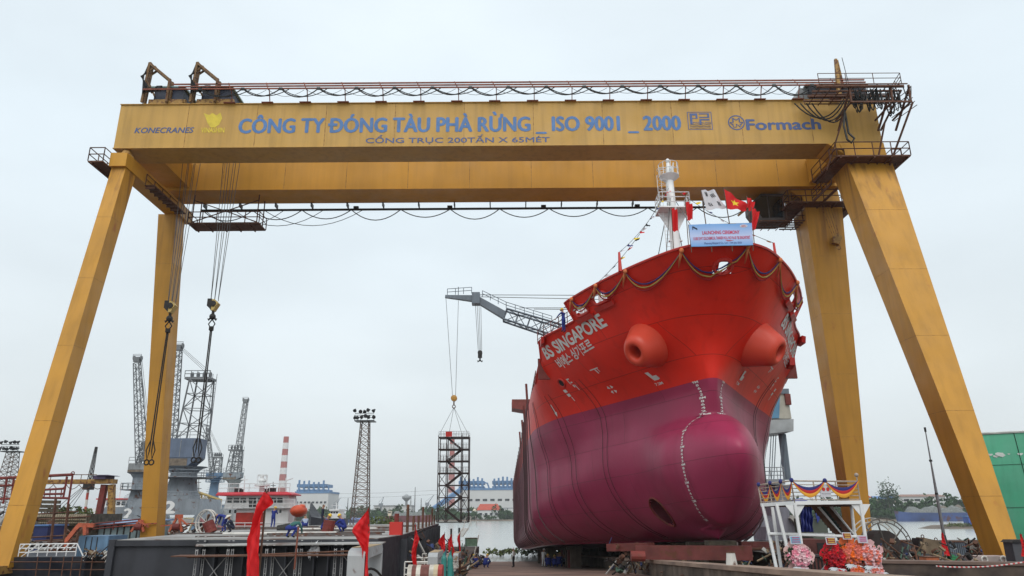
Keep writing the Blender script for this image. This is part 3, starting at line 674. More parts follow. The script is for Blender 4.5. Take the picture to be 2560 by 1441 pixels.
# foremast
MS=5.7
ms=MB(); ms.lathe([(.42,13.3),(.40,18),(.33,22.9),(.29,26.0),(.17,26.2),(.13,27.1)],(0,MS,0),14); ms.ell((0,MS,27.3),(.16,.16,.2)); mast=ms.build('foremast',wht,ship,True,True)
mb=MB()
mb.b2((-1.15,MS-1.0,22.9),(1.15,MS+.6,23.0)); rail(mb,[(-1.1,MS+.5,23),(-1.1,MS-.95,23),(1.1,MS-.95,23),(1.1,MS+.5,23)],1.15,.035,2,.9)
for sx_ in (-1,1): mb.prism([(sx_*.2,MS-.05,22.88),(sx_*1.1,MS-.05,22.88),(sx_*.3,MS-.05,21.4)],(0,.1,0))
mb.prism([(-.05,MS-.3,22.88),(-.05,MS-1.0,22.88),(-.05,MS-.4,21.5)],(.1,0,0))
mb.lathe([(.3,25.55),(.72,25.9),(.75,25.95)],(0,MS,0),16)
for z in (26.4,26.95): mb.ring((0,MS,z),(0,0,1),.74,.03,16,4)
for k in range(8): a=2*PI*k/8; mb.tube((.74*math.cos(a),MS+.74*math.sin(a),25.9),(.74*math.cos(a),MS+.74*math.sin(a),26.95),.025,n=4)
for k in range(6): mb.ring((-.55,MS-.1,24.0+.5*k),(0,0,1),.36,.022,10,4)
for a in (-.15,.15): mb.tube((-.8+a,MS-.1,23),(-.8+a,MS-.1,26),.02,n=4)
mb.build('mast_platform',wht,mast,True)
mb=MB()
for z,l in ((19.5,.95),(18.6,.7),(20.6,.5)): mb.beam((-l,MS-.1,z),(l,MS-.1,z),.22,.08)
for a in (-.18,.18): mb.tube((-.55+a,MS-.2,13.5),(-.55+a,MS-.2,22.9),.025,n=4)
for k in range(30): mb.tube((-.73,MS-.2,13.6+.31*k),(-.37,MS-.2,13.6+.31*k),.018,n=4)
mb.tube((.18,MS-.4,26.1),(.3,MS-.45,26.9),.05); mb.ell((.12,MS-.3,26.5),(.13,.13,.2)); mb.build('mast_fitting',wht,mast,True)
mb=MB()
for q in ((-2.6,13.4,.6),(2.6,13.4,.6),(-2.4,13.4,9.5),(2.4,13.4,9.5)): mb.tube((0,MS,24.6),(q[0],q[2],q[1]),.03,n=4)
rail(mb,[(-1.3,MS-2.5,14.7),(1.3,MS-2.5,14.7)],1.6,.03,2,.65); mb.build('mast_stay',steelw,mast,True)
# small fittings along the bulwark, hanging mooring ropes and staging pipes on the sides
mb=MB(); 
mb.tube((-5.35,-.95,15.6),(-5.35,-.95,16.9),.13,.07); mb.tube((3.75,-2.6,15.6),(3.75,-2.6,16.8),.1,.07)
q=hp(1,9.6,12.4,0); mb.prism([q+V((0,-.5,.35)),q+V((0,.5,.35)),q+V((0,.3,-.35)),q+V((0,-.4,-.2))],(.4,0,0))
mb.each('bulwark_fitting',redp,ship,True)
mb=MB()
for sd in (-1,1):
    for s,hs in ((8.8,11.1),(9.3,11.1),(13.0,10.9),(13.7,10.9),(17.5,11.2),(18,11.2)):
        pts=[]; 
        for k in range(26):
            h=hs*(1-k/25)+.25*(k/25); pts.append(hp(sd,s+.02*k*(1 if s<10 else .4),max(h,.2),.03+.03*math.sin(PI*k/25)))
        mb.poly(pts,.014,4)
mb.each('hanging_line',rope,ship,True)
mb=MB()
for s in list(np.arange(21,36,2.4))+list(np.arange(36,110,4.0)):
    mb.poly([hp(-1,s,h,.16) for h in (12.2,9,6,3,2.2,1.4,.8,.3)],.05,5)
    mb.poly([hp(1,s,h,.16) for h in (12.2,9,6,3,2.2,1.4,.8,.3)],.05,5)
mb.each('staging_rope',M('staging_dark',(.10,.055,.06),.7,var=.4,scale=.4),ship,True)
mb=MB()
for s in (31,40,47,58): mb.tube((-9.9,s,11.8),(-10.1,s,11.8+2.5+1.5*random.random()),.12)
for s in (33,38,50): mb.box((-9.7,s,12.5),(.8,1.4,1.5))
mb.each('deck_fitting',redm,ship,True)
mb=MB(); mb.b2((-7.0,98,11.8),(7.0,116,27.5)); acc=mb.build('accommodation_block',redm,ship,True)
for sg_ in (-1,1):
    x0,x1=sorted((sg_*7.01,sg_*10.5)); zi,zo=25.3,25.9; za,zb_=(zo,zi) if sg_<0 else (zi,zo)
    mb=MB(); mb.hexa([(x0,97,za),(x1,97,zb_),(x1,101,zb_),(x0,101,za),(x0,97,27.6),(x1,97,27.6),(x1,101,27.6),(x0,101,27.6)]); mb.build('bridge_wing',redm,acc,True)
mb=MB()
for k in range(7): mb.b2((-6.6+k*1.9,97.9,24.6),(-5.2+k*1.9,97.97,26.2))
mb.build('bridge_window',glass,acc,True)
mb=MB(); mb.lathe([(2,27.6),(1.8,33)],(0,112,0),14); mb.build('funnel',redm,acc,True)
# ---------------------------------------------------------------- dressing of the bow
def bowp(b,h,o=.1):
    d=float(ip(abs(b),BT,DT)); s=float(s0m(h))+d; n=hn(1 if b>0 else -1,max(s,s0(h)+.05),h) if abs(b)>.4 else V((0,-1,0))
    return SM@(V((b,s,h))+n*o)
clY=M('yellow_cloth',(.42,.28,.07),.8); clB=M('blue_cloth',(.03,.035,.16),.8); clR=M('red_cloth',(.42,.02,.025),.8); clG=M('orange_cloth',(.6,.17,.06),.8)
bs_=[-7.8,-6.5,-5.0,-2.35,1.15,3.7,6.2,7.6]
nm=['hanging below the second chock','beside the aft bow chock','at the left shoulder of the bow','between the left shoulder and the banner','under the banner across the stem','at the right of the banner','at the right shoulder of the bow']
for i,(a,b) in enumerate(zip(bs_,bs_[1:])):
    t=thing('cloth_swag',bowp((a+b)/2,15.5,.15),'tricolour cloth swag '+nm[i],'swag','cloth swags along the ship bow')
    dr=.3+.2*abs(b-a)+.1*random.random()
    for k,(m_,o_) in enumerate(((clB,.0),(clR,.28),(clY,.14))):
        mb=MB(); pts=[bowp(a+(b-a)*q/14,15.55-(dr+o_)*4*(q/14)*(1-q/14),.14+.03*k) for q in range(15)]
        mb.poly(pts,[.02+.03*math.sin(PI*min(1,q/14))*(1+.4*math.sin(q*2.1+k)) for q in range(15)],6); mb.build('cloth_strip',m_,t,smooth=True)
    mb=MB(); mb.ell(bowp(a,15.58,.16),(.14,.14,.16)); mb.poly([bowp(a,15.5,.18),bowp(a-.05,15.2,.2)+V((.05,0,0)),bowp(a,14.9,.2)],[.1,.07,.02],5); mb.build('knot',clG,t,smooth=True)
def cloth(mb,c00,c10,c11,c01,nu=10,nv=8,amp=.12,wv=1.5,mi=0,ph=0):
    c00,c10,c11,c01=map(V,(c00,c10,c11,c01))
    nn=(c10-c00).cross(c01-c00).normalized()
    def f(u,v): return (c00.lerp(c10,u)).lerp(c01.lerp(c11,u),v)+nn*amp*math.sin((u*wv+v*.6)*2*PI+ph)*min(1,u*3)
    mb.grid(f,nu,nv,mi); return f
flagred=M('flag_red',(.68,.018,.022),.75,var=.06); flagwh=M('flag_white',(.72,.72,.76),.75,var=.04); flagye=M('flag_star_yellow',(.75,.55,.03),.75); inkb=M('flag_black',(.02,.02,.025),.8)
for m_ in (flagred,flagwh):       # thin cloth lets some light through
    nt=m_.node_tree; b=nt.nodes['Principled BSDF']; tr=nt.nodes.new('ShaderNodeBsdfTranslucent'); mxs=nt.nodes.new('ShaderNodeMixShader'); mxs.inputs[0].default_value=.3
    nt.links.new(b.inputs['Base Color'].links[0].from_socket,tr.inputs['Color']); nt.links.new(b.outputs[0],mxs.inputs[1]); nt.links.new(tr.outputs[0],mxs.inputs[2]); nt.links.new(mxs.outputs[0],nt.nodes['Material Output'].inputs['Surface'])
polem=M('flag_pole_brown',(.10,.06,.04),.7)
def px(l,Y): return [at(u,v,Y) for u,v in l]
def flag(label,pole,quad,Y,mat,group=None,extra=None,amp=.12,name='flag',r=.03):
    p0,p1=px(pole,Y); t=thing(name,p0,label,'flag',group)
    mb=MB(); mb.tube(p0,p1,r,n=6); mb.build('pole',polem,t)
    mb=MB(); f=cloth(mb,*px(quad,Y),amp=amp,ph=random.random()*3); cl=mb.build('cloth',mat,t,smooth=True)
    if extra: extra(f,cl)
    return t
def onflag(f,polys,mat,name,cl):
    mb=MB()
    for pl in polys:
        for sgn in (-1,1):
            q=[]
            for u,v in pl:
                p=f(u,v); nn=(f(u+.02,v)-p).cross(f(u,v+.02)-p).normalized(); q.append(p+nn*.012*sgn)
            mb.add(q,[tuple(range(len(q)))])
    mb.build(name,mat,cl)
def star(f,cl): onflag(f,[[(.45+.2*r_*math.sin(2*PI*k/10)*1.0,.5-.3*r_*math.cos(2*PI*k/10)) for k,r_ in [(k,1 if k%2==0 else .4) for k in range(10)]]],flagye,'star',cl)
def trig(f,cl):
    P=[]
    for cx,cy in ((.25,.22),(.28,.72),(.62,.30),(.72,.75)):
        for k in range(3): P.append([(cx-.08+.07*k,cy-.1),(cx-.04+.07*k,cy-.1),(cx-.02+.07*k,cy+.1),(cx-.06+.07*k,cy+.1)])
    onflag(f,P,inkb,'trigram',cl)
flag('white flag with black bar marks flying above the banner',((1772,610),(1752,474)),((1753,476),(1786,476),(1818,520),(1766,526)),38.6,flagwh,'flags flying on the ship bow',trig)
flag('red flag with yellow star flying above the banner',((1832,610),(1809,471)),((1810,473),(1868,512),(1866,528),(1817,522)),38.4,flagred,'flags flying on the ship bow',star)
flag('plain red flag blown right of the starred flag',((1882,612),(1866,490)),((1867,492),(1887,506),(1880,535),(1868,520)),39,flagred,'flags flying on the ship bow',r=.025)
flag('long plain red flag hanging at the right corner of the banner',((1886,614),(1878,518)),((1879,520),(1898,530),(1890,575),(1880,577)),38.4,flagred,'flags flying on the ship bow',r=.025)
flag('plain red flag hanging in front of the white foremast',((1684,628),(1678,518)),((1679,520),(1692,524),(1697,578),(1681,579)),40,flagred,'flags flying on the ship bow',r=.025)
flag('plain red flag hanging just right of the white foremast',((1722,625),(1713,503)),((1713,504),(1730,510),(1733,548),(1719,552)),40,flagred,'flags flying on the ship bow',r=.025)
# banner
bn=px(((1728,617),(1883,613),(1879,558),(1722,562)),37.6); t=thing('launch_banner',(bn[0]+bn[1])/2,'sky blue banner with red and blue writing on the bow top','banner','')
mb=MB(); ux=(bn[1]-bn[0]); uz=(bn[3]-bn[0]); 
def bp_(x,z,o=0): return bn[0].lerp(bn[1],x).lerp(bn[3].lerp(bn[2],x),z)+V((0,-o+.02*math.sin(x*9+z*2),0))
mb.grid(lambda a,b:bp_(a,b),24,8); bm=bpy.data.materials.new('banner_blue'); bm.use_nodes=True
nt=bm.node_tree; N=nt.nodes.new; L=nt.links.new; tc=N('ShaderNodeTexCoord'); sx=N('ShaderNodeSeparateXYZ'); L(tc.outputs['Generated'],sx.inputs[0])
rp=N('ShaderNodeValToRGB'); e=rp.color_ramp.elements; e[0].color=(.13,.33,.66,1); e[1].color=(.14,.34,.68,1); q=e.new(.45); q.color=(.46,.54,.78,1); L(sx.outputs[2],rp.inputs[0]); L(rp.outputs[0],nt.nodes['Principled BSDF'].inputs['Base Color']); nt.nodes['Principled BSDF'].inputs['Roughness'].default_value=.6
sh=mb.build('sheet',bm,t)
def btext(s,x0,x1,z,hgt,mat,nm,off): 
    mb=MB(); text(mb,s,lambda t_,y:bp_(x0+(x1-x0)*t_,z+y*hgt,.012),off); mb.build(nm,mat,sh)
crim=M('banner_crimson',(.55,.02,.07),.6); navy=M('banner_navy',(.02,.03,.18),.6)
btext('LAUNCHING CEREMONY',.2,.8,.53,.16,crim,'title_lettering',.02)
btext('13.000 DWT OIL/CHEMICAL TANKER HULL NO.YN-05 "BS SINGAPORE"',.05,.96,.29,.135,crim,'ship_lettering',.015)
btext('Pharung Shipyard Co., Ltd - 15th July 2026',.22,.82,.09,.085,navy,'date_lettering',.006)
mb=MB()
for k in range(4): mb.add([bp_(.055+.018*k,.92-.03*k,.012),bp_(.07+.018*k,.92-.03*k,.012),bp_(.075+.018*k,.84-.03*k,.012),bp_(.06+.018*k,.84-.03*k,.012)],[(0,1,2,3)])
mb.add([bp_(.05,.9,.012),bp_(.056,.9,.012),bp_(.062,.76,.012),bp_(.05,.76,.012)],[(0,1,2,3)]); mb.build('corner_emblem',inkb,sh)
mb=MB(); mb.add([bp_(.87+.062*math.cos(a),.87+.075*math.sin(a),.008) for a in [2*PI*i/20 for i in range(20)]],[tuple(range(20))]); mb.build('oval_emblem',flagwh,sh)
btext('SSC',.835,.905,.84,.07,crim,'oval_lettering',.02)
mb=MB()
for x in (0,.33,.66,1): mb.tube(bp_(x,-.25,-.05),bp_(x,1.02,-.05),.025)
for z in (0,1): mb.tube(bp_(0,z,-.04),bp_(1,z,-.04),.02)
mb.build('frame',polem,t)
# signal flag lines
pc=[flagred,flagye,clB,flagwh,inkb]
def signal(label,p,q,n,sg,fs):
    p,q=V(p),V(q); t=thing('signal_flag_line',q,label,'signal flags','signal flag lines from the foremast')
    pts=sag(p,q,sg,20); mb=MB(); mb.poly(pts,.018,4); mb.build('line',steelw,t)
    for k in range(n):
        f=(k+.6)/n*20; i=min(19,int(f)); c=pts[i].lerp(pts[i+1],f-i); c2=c+(pts[i+1]-pts[i]).normalized()*fs
        mb=MB(); w_=V((random.uniform(.2,.9),random.uniform(-.5,.5),random.uniform(-.5,.1)))*fs*1.2
        mb.grid(lambda a,b:c.lerp(c2,b*(1-.5*a))+w_*a+V((0,.1*math.sin(a*5),0)),4,2); mb.build('pennant',pc[k%5],t)
top=S(0,MS,25.2)
signal('signal flag line running down left from mast to the bow shoulder',top,S(-5.35,-.95,16.9),9,.5,.34)
signal('long signal flag line running far left from the mast to the deck',top,S(-8.2,6.5,15.8),14,1.2,.3)
signal('signal flag line running down right from mast to the far bow rail',S(0.3,MS,25.0),S(3.75,-2.6,16.8),7,.4,.42)
# ------------------------------------------------------------------ ground, water, far shore
ground=M('yard_ground',(.085,.062,.050),.9,var=.35,scale=.25,bump=.6,bscale=4,dirt=(.045,.036,.032))
slipm=M('slipway_concrete',(.20,.125,.095),.85,var=.3,scale=.35,bump=.5,bscale=3,dirt=(.11,.07,.055))
conc=M('stained_concrete',(.15,.115,.09),.9,var=.35,scale=.9,streak=.55,bump=.5,bscale=6,dirt=(.05,.038,.032))
concl=M('kerb_concrete',(.30,.215,.165),.9,var=.25,scale=.8,bump=.4,bscale=8,dirt=(.17,.12,.10))
mudm=M('river_bank_mud',(.15,.12,.095),.95,var=.35,scale=.08,bump=.5,bscale=1)
def slz(Y): return -2+(75-Y)/20
mb=MB(); mb.hexa([(-4.3,5,slz(5)-.6),(8.0,5,slz(5)-.6),(8.0,152,slz(152)-.6),(-4.3,152,slz(152)-.6),(-4.3,5,slz(5)),(8.0,5,slz(5)),(8.0,152,slz(152)),(-4.3,152,slz(152))]); struct(mb.build('slipway',slipm))
def bz(Y): return 1.55-(Y-18.8)/22      # top of the right berth wall
mb=MB(); mb.hexa([(8.6,5,bz(5)-2.4),(21.5,5,bz(5)-2.4),(21.5,152,bz(152)-2.4),(8.6,152,bz(152)-2.4),(8.6,5,bz(5)-1.0),(21.5,5,bz(5)-1.0),(21.5,152,bz(152)-.6),(8.6,152,bz(152)-.6)]); struct(mb.build('ship_berth',ground))
mb=MB(); mb.b2((-140,2,-1.6),(-4.35,96,-.9)); mb.b2((-140,96,-1.9),(-40,150,-.25)); mb.b2((21.55,2,-1.6),(140,92,-.35)); struct(mb.build('yard_ground',ground))
# water
wm=bpy.data.materials.new('river_water'); wm.use_nodes=True; nt=wm.node_tree; N=nt.nodes.new; L=nt.links.new; bs=nt.nodes['Principled BSDF']
bs.inputs['Base Color'].default_value=(.42,.44,.42,1); bs.inputs['Roughness'].default_value=.18; bs.inputs['IOR'].default_value=1.33
tc=N('ShaderNodeTexCoord'); mpn=N('ShaderNodeMapping'); mpn.inputs['Scale'].default_value=(.12,.5,1); L(tc.outputs['Object'],mpn.inputs[0])
n1=N('ShaderNodeTexNoise'); n1.inputs['Scale'].default_value=1.0; n1.inputs['Detail'].default_value=4; L(mpn.outputs[0],n1.inputs[0])
bpn=N('ShaderNodeBump'); bpn.inputs['Strength'].default_value=.25; bpn.inputs['Distance'].default_value=.15; L(n1.outputs[0],bpn.inputs['Height']); L(bpn.outputs[0],bs.inputs['Normal'])
WZ=-4.9
mb=MB(); mb.b2((-3500,-300,WZ-2),(3500,4500,WZ)); struct(mb.build('river_water',wm))
leaf=M('leaf_green',(.045,.085,.028),.7,var=.5,scale=.6); leafd=M('far_leaf_green',(.022,.062,.012),.8,var=.5,scale=.05)
grassm=M('reed_green',(.09,.115,.035),.8,var=.4,scale=.5); bark=M('bark',(.07,.055,.04),.9)
def leaves(mb,c,r,n,size,flat=1.0):
    """many small leaf quads spread through an uneven crown volume"""
    c=np.array(c,float)
    k=max(5,int(n/60)); cl=rng.normal(size=(k,3)); cl/=np.linalg.norm(cl,axis=1)[:,None]; cl*=rng.uniform(.25,1,(k,1))**.5
    cc=cl*np.array(r)*.75
    for i in range(n):
        q=c+cc[rng.integers(k)]+rng.normal(size=3)*np.array(r)*.24
        a=rng.normal(size=3); a/=np.linalg.norm(a); b=np.cross(a,rng.normal(size=3)); b/=np.linalg.norm(b); s_=size*rng.uniform(.6,1.4)
        mb.add([q-a*s_,q+b*s_*.5,q+a*s_,q-b*s_*.5],[(0,1,2,3)])
def tree(x,y,z,h,r,label,n=900,size=.35,group=None,mat=None):
    t=thing('tree',(x,y,z),label,'tree',group)
    mb=MB(); mb.poly([(x,y,z),(x+.1*h*.1,y,z+h*.35),(x,y,z+h*.7)],[h*.025,h*.018,h*.006],7)
    for k in range(6):
        a=k*1.1; z0=z+h*(.3+.07*k); mb.poly([(x,y,z0),(x+math.cos(a)*r*.35,y+math.sin(a)*r*.35,z0+h*.12),(x+math.cos(a)*r*.7,y+math.sin(a)*r*.7,z0+h*.22)],[h*.011,h*.007,h*.003],5)
    mb.build('trunk',bark,t)
    mb=MB(); leaves(mb,(x,y,z+h*.68),(r,r,h*.32),n,size); mb.build('crown',mat or leaf,t); return t
# far shore (left of the ship)
mb=MB(); mb.hexa([(-1500,860,WZ-1),(1500,860,WZ-1),(1500,2600,WZ-1),(-1500,2600,WZ-1),(-1500,872,WZ+1.6),(1500,872,WZ+1.6),(1500,2600,WZ+3),(-1500,2600,WZ+3)]); struct(mb.build('far_shore',mudm))
mb=MB()
for x in np.arange(-330,80,6.5):
    hh=rng.uniform(8,16) if rng.uniform()<.8 else rng.uniform(15,21)
    leaves(mb,(x+rng.uniform(-4,4),885+rng.uniform(-8,30),WZ+1.5+hh*.5),(rng.uniform(6,10),8,hh*.5),210,2.3)
for x in np.arange(-330,80,4.5): leaves(mb,(x,876+rng.uniform(-2,2),WZ+5),(5,4,rng.uniform(3,5)),80,1.9)
tag(mb.build('far_shore_wood',leafd),'dark green belt of bushes and trees along the far river bank','trees',kind='stuff')
# right shore nearer
mb=MB(); mb.hexa([(150,640,WZ-1),(900,560,WZ-1),(900,850,WZ-1),(150,850,WZ-1),(150,655,WZ+1.5),(900,575,WZ+1.5),(900,850,WZ+2),(150,850,WZ+2)]); struct(mb.build('near_shore',mudm))
mb=MB()
for x in np.arange(150,560,4.5):
    hh=rng.uniform(12,20) if rng.uniform()<.75 else rng.uniform(18,25); leaves(mb,(x+rng.uniform(-3,3),672-(x-150)*.1+rng.uniform(-5,30),WZ+1+hh*.5),(rng.uniform(6,9),7,hh*.52),240,1.9)
for x in np.arange(150,560,3.2): leaves(mb,(x,660-(x-150)*.1+rng.uniform(-3,3),WZ+5.5),(4,4,rng.uniform(3.5,6)),110,1.6)
tag(mb.build('river_bank_wood',leafd),'dense green wood on the right river bank behind the barge','trees',kind='stuff')
p=at(2222,1262,655); tree(p.x,p.y,WZ+1.5,32,9,'tall loose tree rising above the wood on the right bank',700,.9,mat=leafd)
def house(name,c,w,d,h,rh,wall,roofm,label,rz=0,wn=3):
    c=V(c); t=thing(name,c,label,'house'); q=Matrix.Rotation(rz,3,'Z')
    mb=MB(); mb.box(c+V((0,0,h/2)),(w,d,h),rz); mb.build('wall',wall,t)
    mb=MB(); P=[c+q@V(k) for k in ((-w*.55,-d*.58,h),(w*.55,-d*.58,h),(w*.55,d*.58,h),(-w*.55,d*.58,h),(-w*.4,0,h+rh),(w*.4,0,h+rh))]
    mb.add(P,[(0,1,5,4),(2,3,4,5),(1,2,5),(3,0,4),(0,3,2,1)]); mb.build('roof',roofm,t)
    for k in range(wn):
        mb=MB(); mb.box(c+q@V((w*(-.35+.7*k/max(1,wn-1)),-d/2-.05,h*.55)),(w*.12,.1,h*.3),rz); mb.build('window',glass,t)
    return t
cream=M('cream_wall',(.55,.48,.36),.8); tile=M('red_roof_tile',(.40,.07,.04),.8); pale=M('pale_wall',(.55,.56,.56),.8,var=.06,scale=.03); bluer=M('blue_roof_sheet',(.10,.2,.42),.6); steelb=M('plant_blue_steel',(.09,.20,.38),.6,var=.2,scale=.1)
p=at(1222,1284,880); house('house',(p.x,880,WZ+2),26,14,10,7,pale,tile,'white house with red hipped roof on the far bank',0,4)
p=at(1196,1284,890); house('house',(p.x,905,WZ+2),16,12,7,5,cream,cream,'small cream gabled house beside the red roofed house',0,2)
p=at(1178,1284,890); house('house',(p.x,895,WZ+2),16,12,5,4,pale,M('grey_roof',(.3,.33,.37)),'low grey roofed house left of the cream house on far bank',0,2)
p=at(2192,1260,660); house('house',(p.x,690,WZ+14),17,10,6,2,pale,tile,'house with red roof among the trees on the right bank',0,2)
p=at(2262,1264,660); house('house',(p.x,700,WZ+14),22,10,5,2.4,cream,bluer,'low house with blue roof behind the wood on the right bank',0,2)
p=at(2392,1250,660); house('house',(p.x,720,WZ+14),44,10,7,2.2,pale,M('brown_roof',(.25,.15,.12)),'long brown roofed shed above the wood on the right bank',0,4)
# power plant
def plant(u0,u1,vt,vb,Y,label):
    a,b=at(u0,vt,Y),at(u1,vb,Y); t=thing('power_station',((a.x+b.x)/2,Y,WZ+2),label,'power station')
    zt=a.z; mb=MB(); mb.b2((a.x,Y,WZ+2),(b.x,Y+60,zt)); w=mb.build('wall',pale,t)
    mb=MB()
    for k in range(8): mb.b2((a.x+(b.x-a.x)*(.04+.12*k),Y-.4,zt*.58),(a.x+(b.x-a.x)*(.11+.12*k),Y,zt*.66))
    mb.build('window',glass,w)
    mb=MB(); mb.b2((a.x-.5,Y-.6,zt),(b.x+.5,Y+61,zt+2.5)); 
    W=b.x-a.x
    for s0_,s1_ in (((.0,.42),(.55,.97)) if W>60 else ((.02,.9),)):
        mb.b2((a.x+W*s0_,Y+2,zt+8),(a.x+W*s1_,Y+40,zt+12)); mb.b2((a.x+W*s0_,Y+2,zt+2.5),(a.x+W*s1_,Y+40,zt+5))
        for k in range(6):
            x=a.x+W*(s0_+(s1_-s0_)*(k+.5)/6); mb.tube((x,Y+1,zt+2),(x,Y+1,zt+16*(.9+.2*random.random())),1.3,n=7); mb.tube((x+3,Y,zt+3),(x-2,Y,zt+12),.7,n=5)
        mb.poly([(a.x+W*s1_,Y+5,zt+10),(a.x+W*(s1_+.05),Y+5,zt+9),(a.x+W*(s1_+.08),Y+5,zt+2)],1.0,6)
    mb.build('duct',steelb,t)
    mb=MB(); mb.b2((a.x-6,Y-30,zt*.28),(b.x+30,Y-29,zt*.31))
    for k in range(12): mb.b2((a.x+k*(W+20)/11,Y-30,WZ+2),(a.x+k*(W+20)/11+.8,Y-29,zt*.28))
    mb.build('pipe_bridge',gry,t)
plant(1146,1300,1226,1285,1000,'wide white power station with blue ducts behind the stair tower')
plant(738,818,1234,1285,1000,'white power station with blue ducts right of the white tug bridge')
def chimney(u,vt,vb,Y,w0,w1,label,twin=True):
    a,b=at(u,vt,Y),at(u,vb,Y); x=a.x; t=thing('chimney',(x,Y,WZ+2),label,'chimney'); n=13; z0,z1=WZ+2,a.z
    for nm,par,m in (('red_band',0,M('chimney_faded_red',(.36,.13,.12),.8)),('white_band',1,M('chimney_white',(.6,.6,.6),.8))):
        mb=MB()
        for k in range(n):
            if k%2!=par: continue
            f0,f1=k/n,(k+1)/n
            for dx in ((-w1*.55,w1*.55) if twin else (0,)): mb.tube((x+dx,Y,z0+(z1-z0)*f0),(x+dx,Y,z0+(z1-z0)*f1),w0+(w1-w0)*f0,w0+(w1-w0)*f1,12)
        mb.build(nm,m,t,smooth=False)
chimney(716,1092,1280,1050,5.0,2.4,'tall red and white banded chimney behind the white tug')
chimney(1131,1096,1280,1300,5.5,2.6,'faded red and white chimney seen through the scaffold stair tower')
# distant industry skyline
def mast_thing(name,u,vt,vb,Y,r,label,cat,m=steelw,group=None,lat=False):
    a,b=at(u,vt,Y),at(u,vb,Y); mb=MB()
    if lat: truss(mb,b,V((b.x,Y,a.z)),r*3,r,10,r*.18)
    else: mb.tube(b,V((b.x,Y,a.z)),r,r*.5,n=5)
    return mb,a,b
for u,vt,Y,lb in ((790,1262,1100,'thin grey mast left of the floodlight tower on the far bank'),(868,1246,1100,'thin lattice mast just left of the floodlight tower far away'),(1036,1218,1100,'tall thin mast on the far shore near the stair tower'),(1052,1246,1100,'dark far mast right of the tall thin mast'),(1026,1240,1150,'short far mast left of the tall thin mast')):
    mb,a,b=mast_thing('far_mast',u,vt,1285,Y,.9,lb,'mast'); tag(mb.build('radio_mast',steelw),lb,'mast','masts on the far bank')
t=thing('water_tower',at(1016,1284,1000),'small water tower with round tank on the far bank','water tower'); a=at(1016,1248,1000); b=at(1016,1284,1000)
mb=MB(); mb.tube(b,a,1.6,n=8); mb.build('column',lgry,t); mb=MB(); mb.lathe([(1.8,-3),(6,1),(6,3),(1,6)],a,10); mb.build('tank',lgry,t)
for u,vt,Y,lean,lb in ((952,1242,950,4,'far crane with leaning jib right of the floodlight tower'),(838,1246,1000,7,'small far crane with jib leaning right near the tug'),(1068,1238,1000,9,'far crane with long leaning jib left of the stair tower')):
    t=thing('far_crane',at(u,1284,Y),lb,'crane','cranes on the far bank'); a=at(u,vt,Y); b=at(u,1284,Y)
    mb=MB(); mb.tube(b,b.lerp(a,.5),1.0,n=5); mb.box(b.lerp(a,.5),(5,4,4)); mb.build('tower',gry,t); mb=MB(); mb.tube(b.lerp(a,.5),a+V((lean,0,0)),.6,.3,n=4); mb.tube(b.lerp(a,.5)+V((-3,0,3)),a+V((lean,0,0)),.2,n=3); mb.build('jib',gry,t)
t=thing('storage_shed',at(985,1284,960),'low pale warehouse among the trees on the far bank','warehouse'); b=at(985,1284,960)
mb=MB(); mb.b2((b.x-26,960,WZ+2),(b.x+22,990,b.z+9)); mb.build('wall',pale,t); mb=MB(); mb.b2((b.x-27,959,b.z+9.1),(b.x+23,991,b.z+10)); mb.build('roof',lgry,t)
mb=MB(); z=at(900,1262,1100).z
for dz in (0,6): mb.poly(sag((-400,1120,z+14+dz),(-120,1120,z+14+dz),4,8)+sag((-120,1120,z+14+dz),(60,1120,z+14+dz),4,8),.22,3)
tag(mb.build('power_line',steelw),'thin overhead power lines crossing the far skyline','power line')
a,b=at(1080,1262,930),at(1146,1222,960); t=thing('conveyor',(a+b)/2,'slanting blue covered conveyor left of the power station','conveyor'); mb=MB(); mb.beam(at(1076,1278,930),at(1150,1226,960),5,5); mb.build('gallery',steelb,t)
mb=MB(); 
for f in (.25,.6,.95): q=at(1076,1278,930).lerp(at(1150,1226,960),f); mb.tube((q.x,q.y,WZ+1),q,1,n=5)
mb.build('trestle',gry,t)
# ---------------------------------------------------------------- vessels
def hullmesh(mb,c,L_,B_,H_,rz=0,bow=.18,sheer=.25,z0=0,mi=0,flare=.75):
    """simple ship hull along local x, bow at +x"""
    c=V(c); q=Matrix.Rotation(rz,3,'Z'); st=[0,.04,.15,.5,1-bow,1-bow*.5,1-bow*.15,1.0]; wd=[.8,.92,1,1,1,.72,.3,.02]; vs=[]
    for f,w_ in zip(st,wd):
        x=(f-.5)*L_; hz=H_*(1+sheer*max(0,(f-.7)/.3)**2)
        for s in (-1,1):
            vs.append(c+q@V((x-(0 if f<.99 else .03*L_),s*w_*B_/2*flare,z0))); vs.append(c+q@V((x,s*w_*B_/2,hz)))
    fs=[]
    for i in range(len(st)-1):
        k=i*4; fs+=[(k,k+4,k+5,k+1),(k+3,k+7,k+6,k+2),(k+1,k+5,k+7,k+3),(k,k+2,k+6,k+4)]
    fs+=[(0,1,3,2),(28,30,31,29)]
    mb.add(vs,fs,mi); return mb
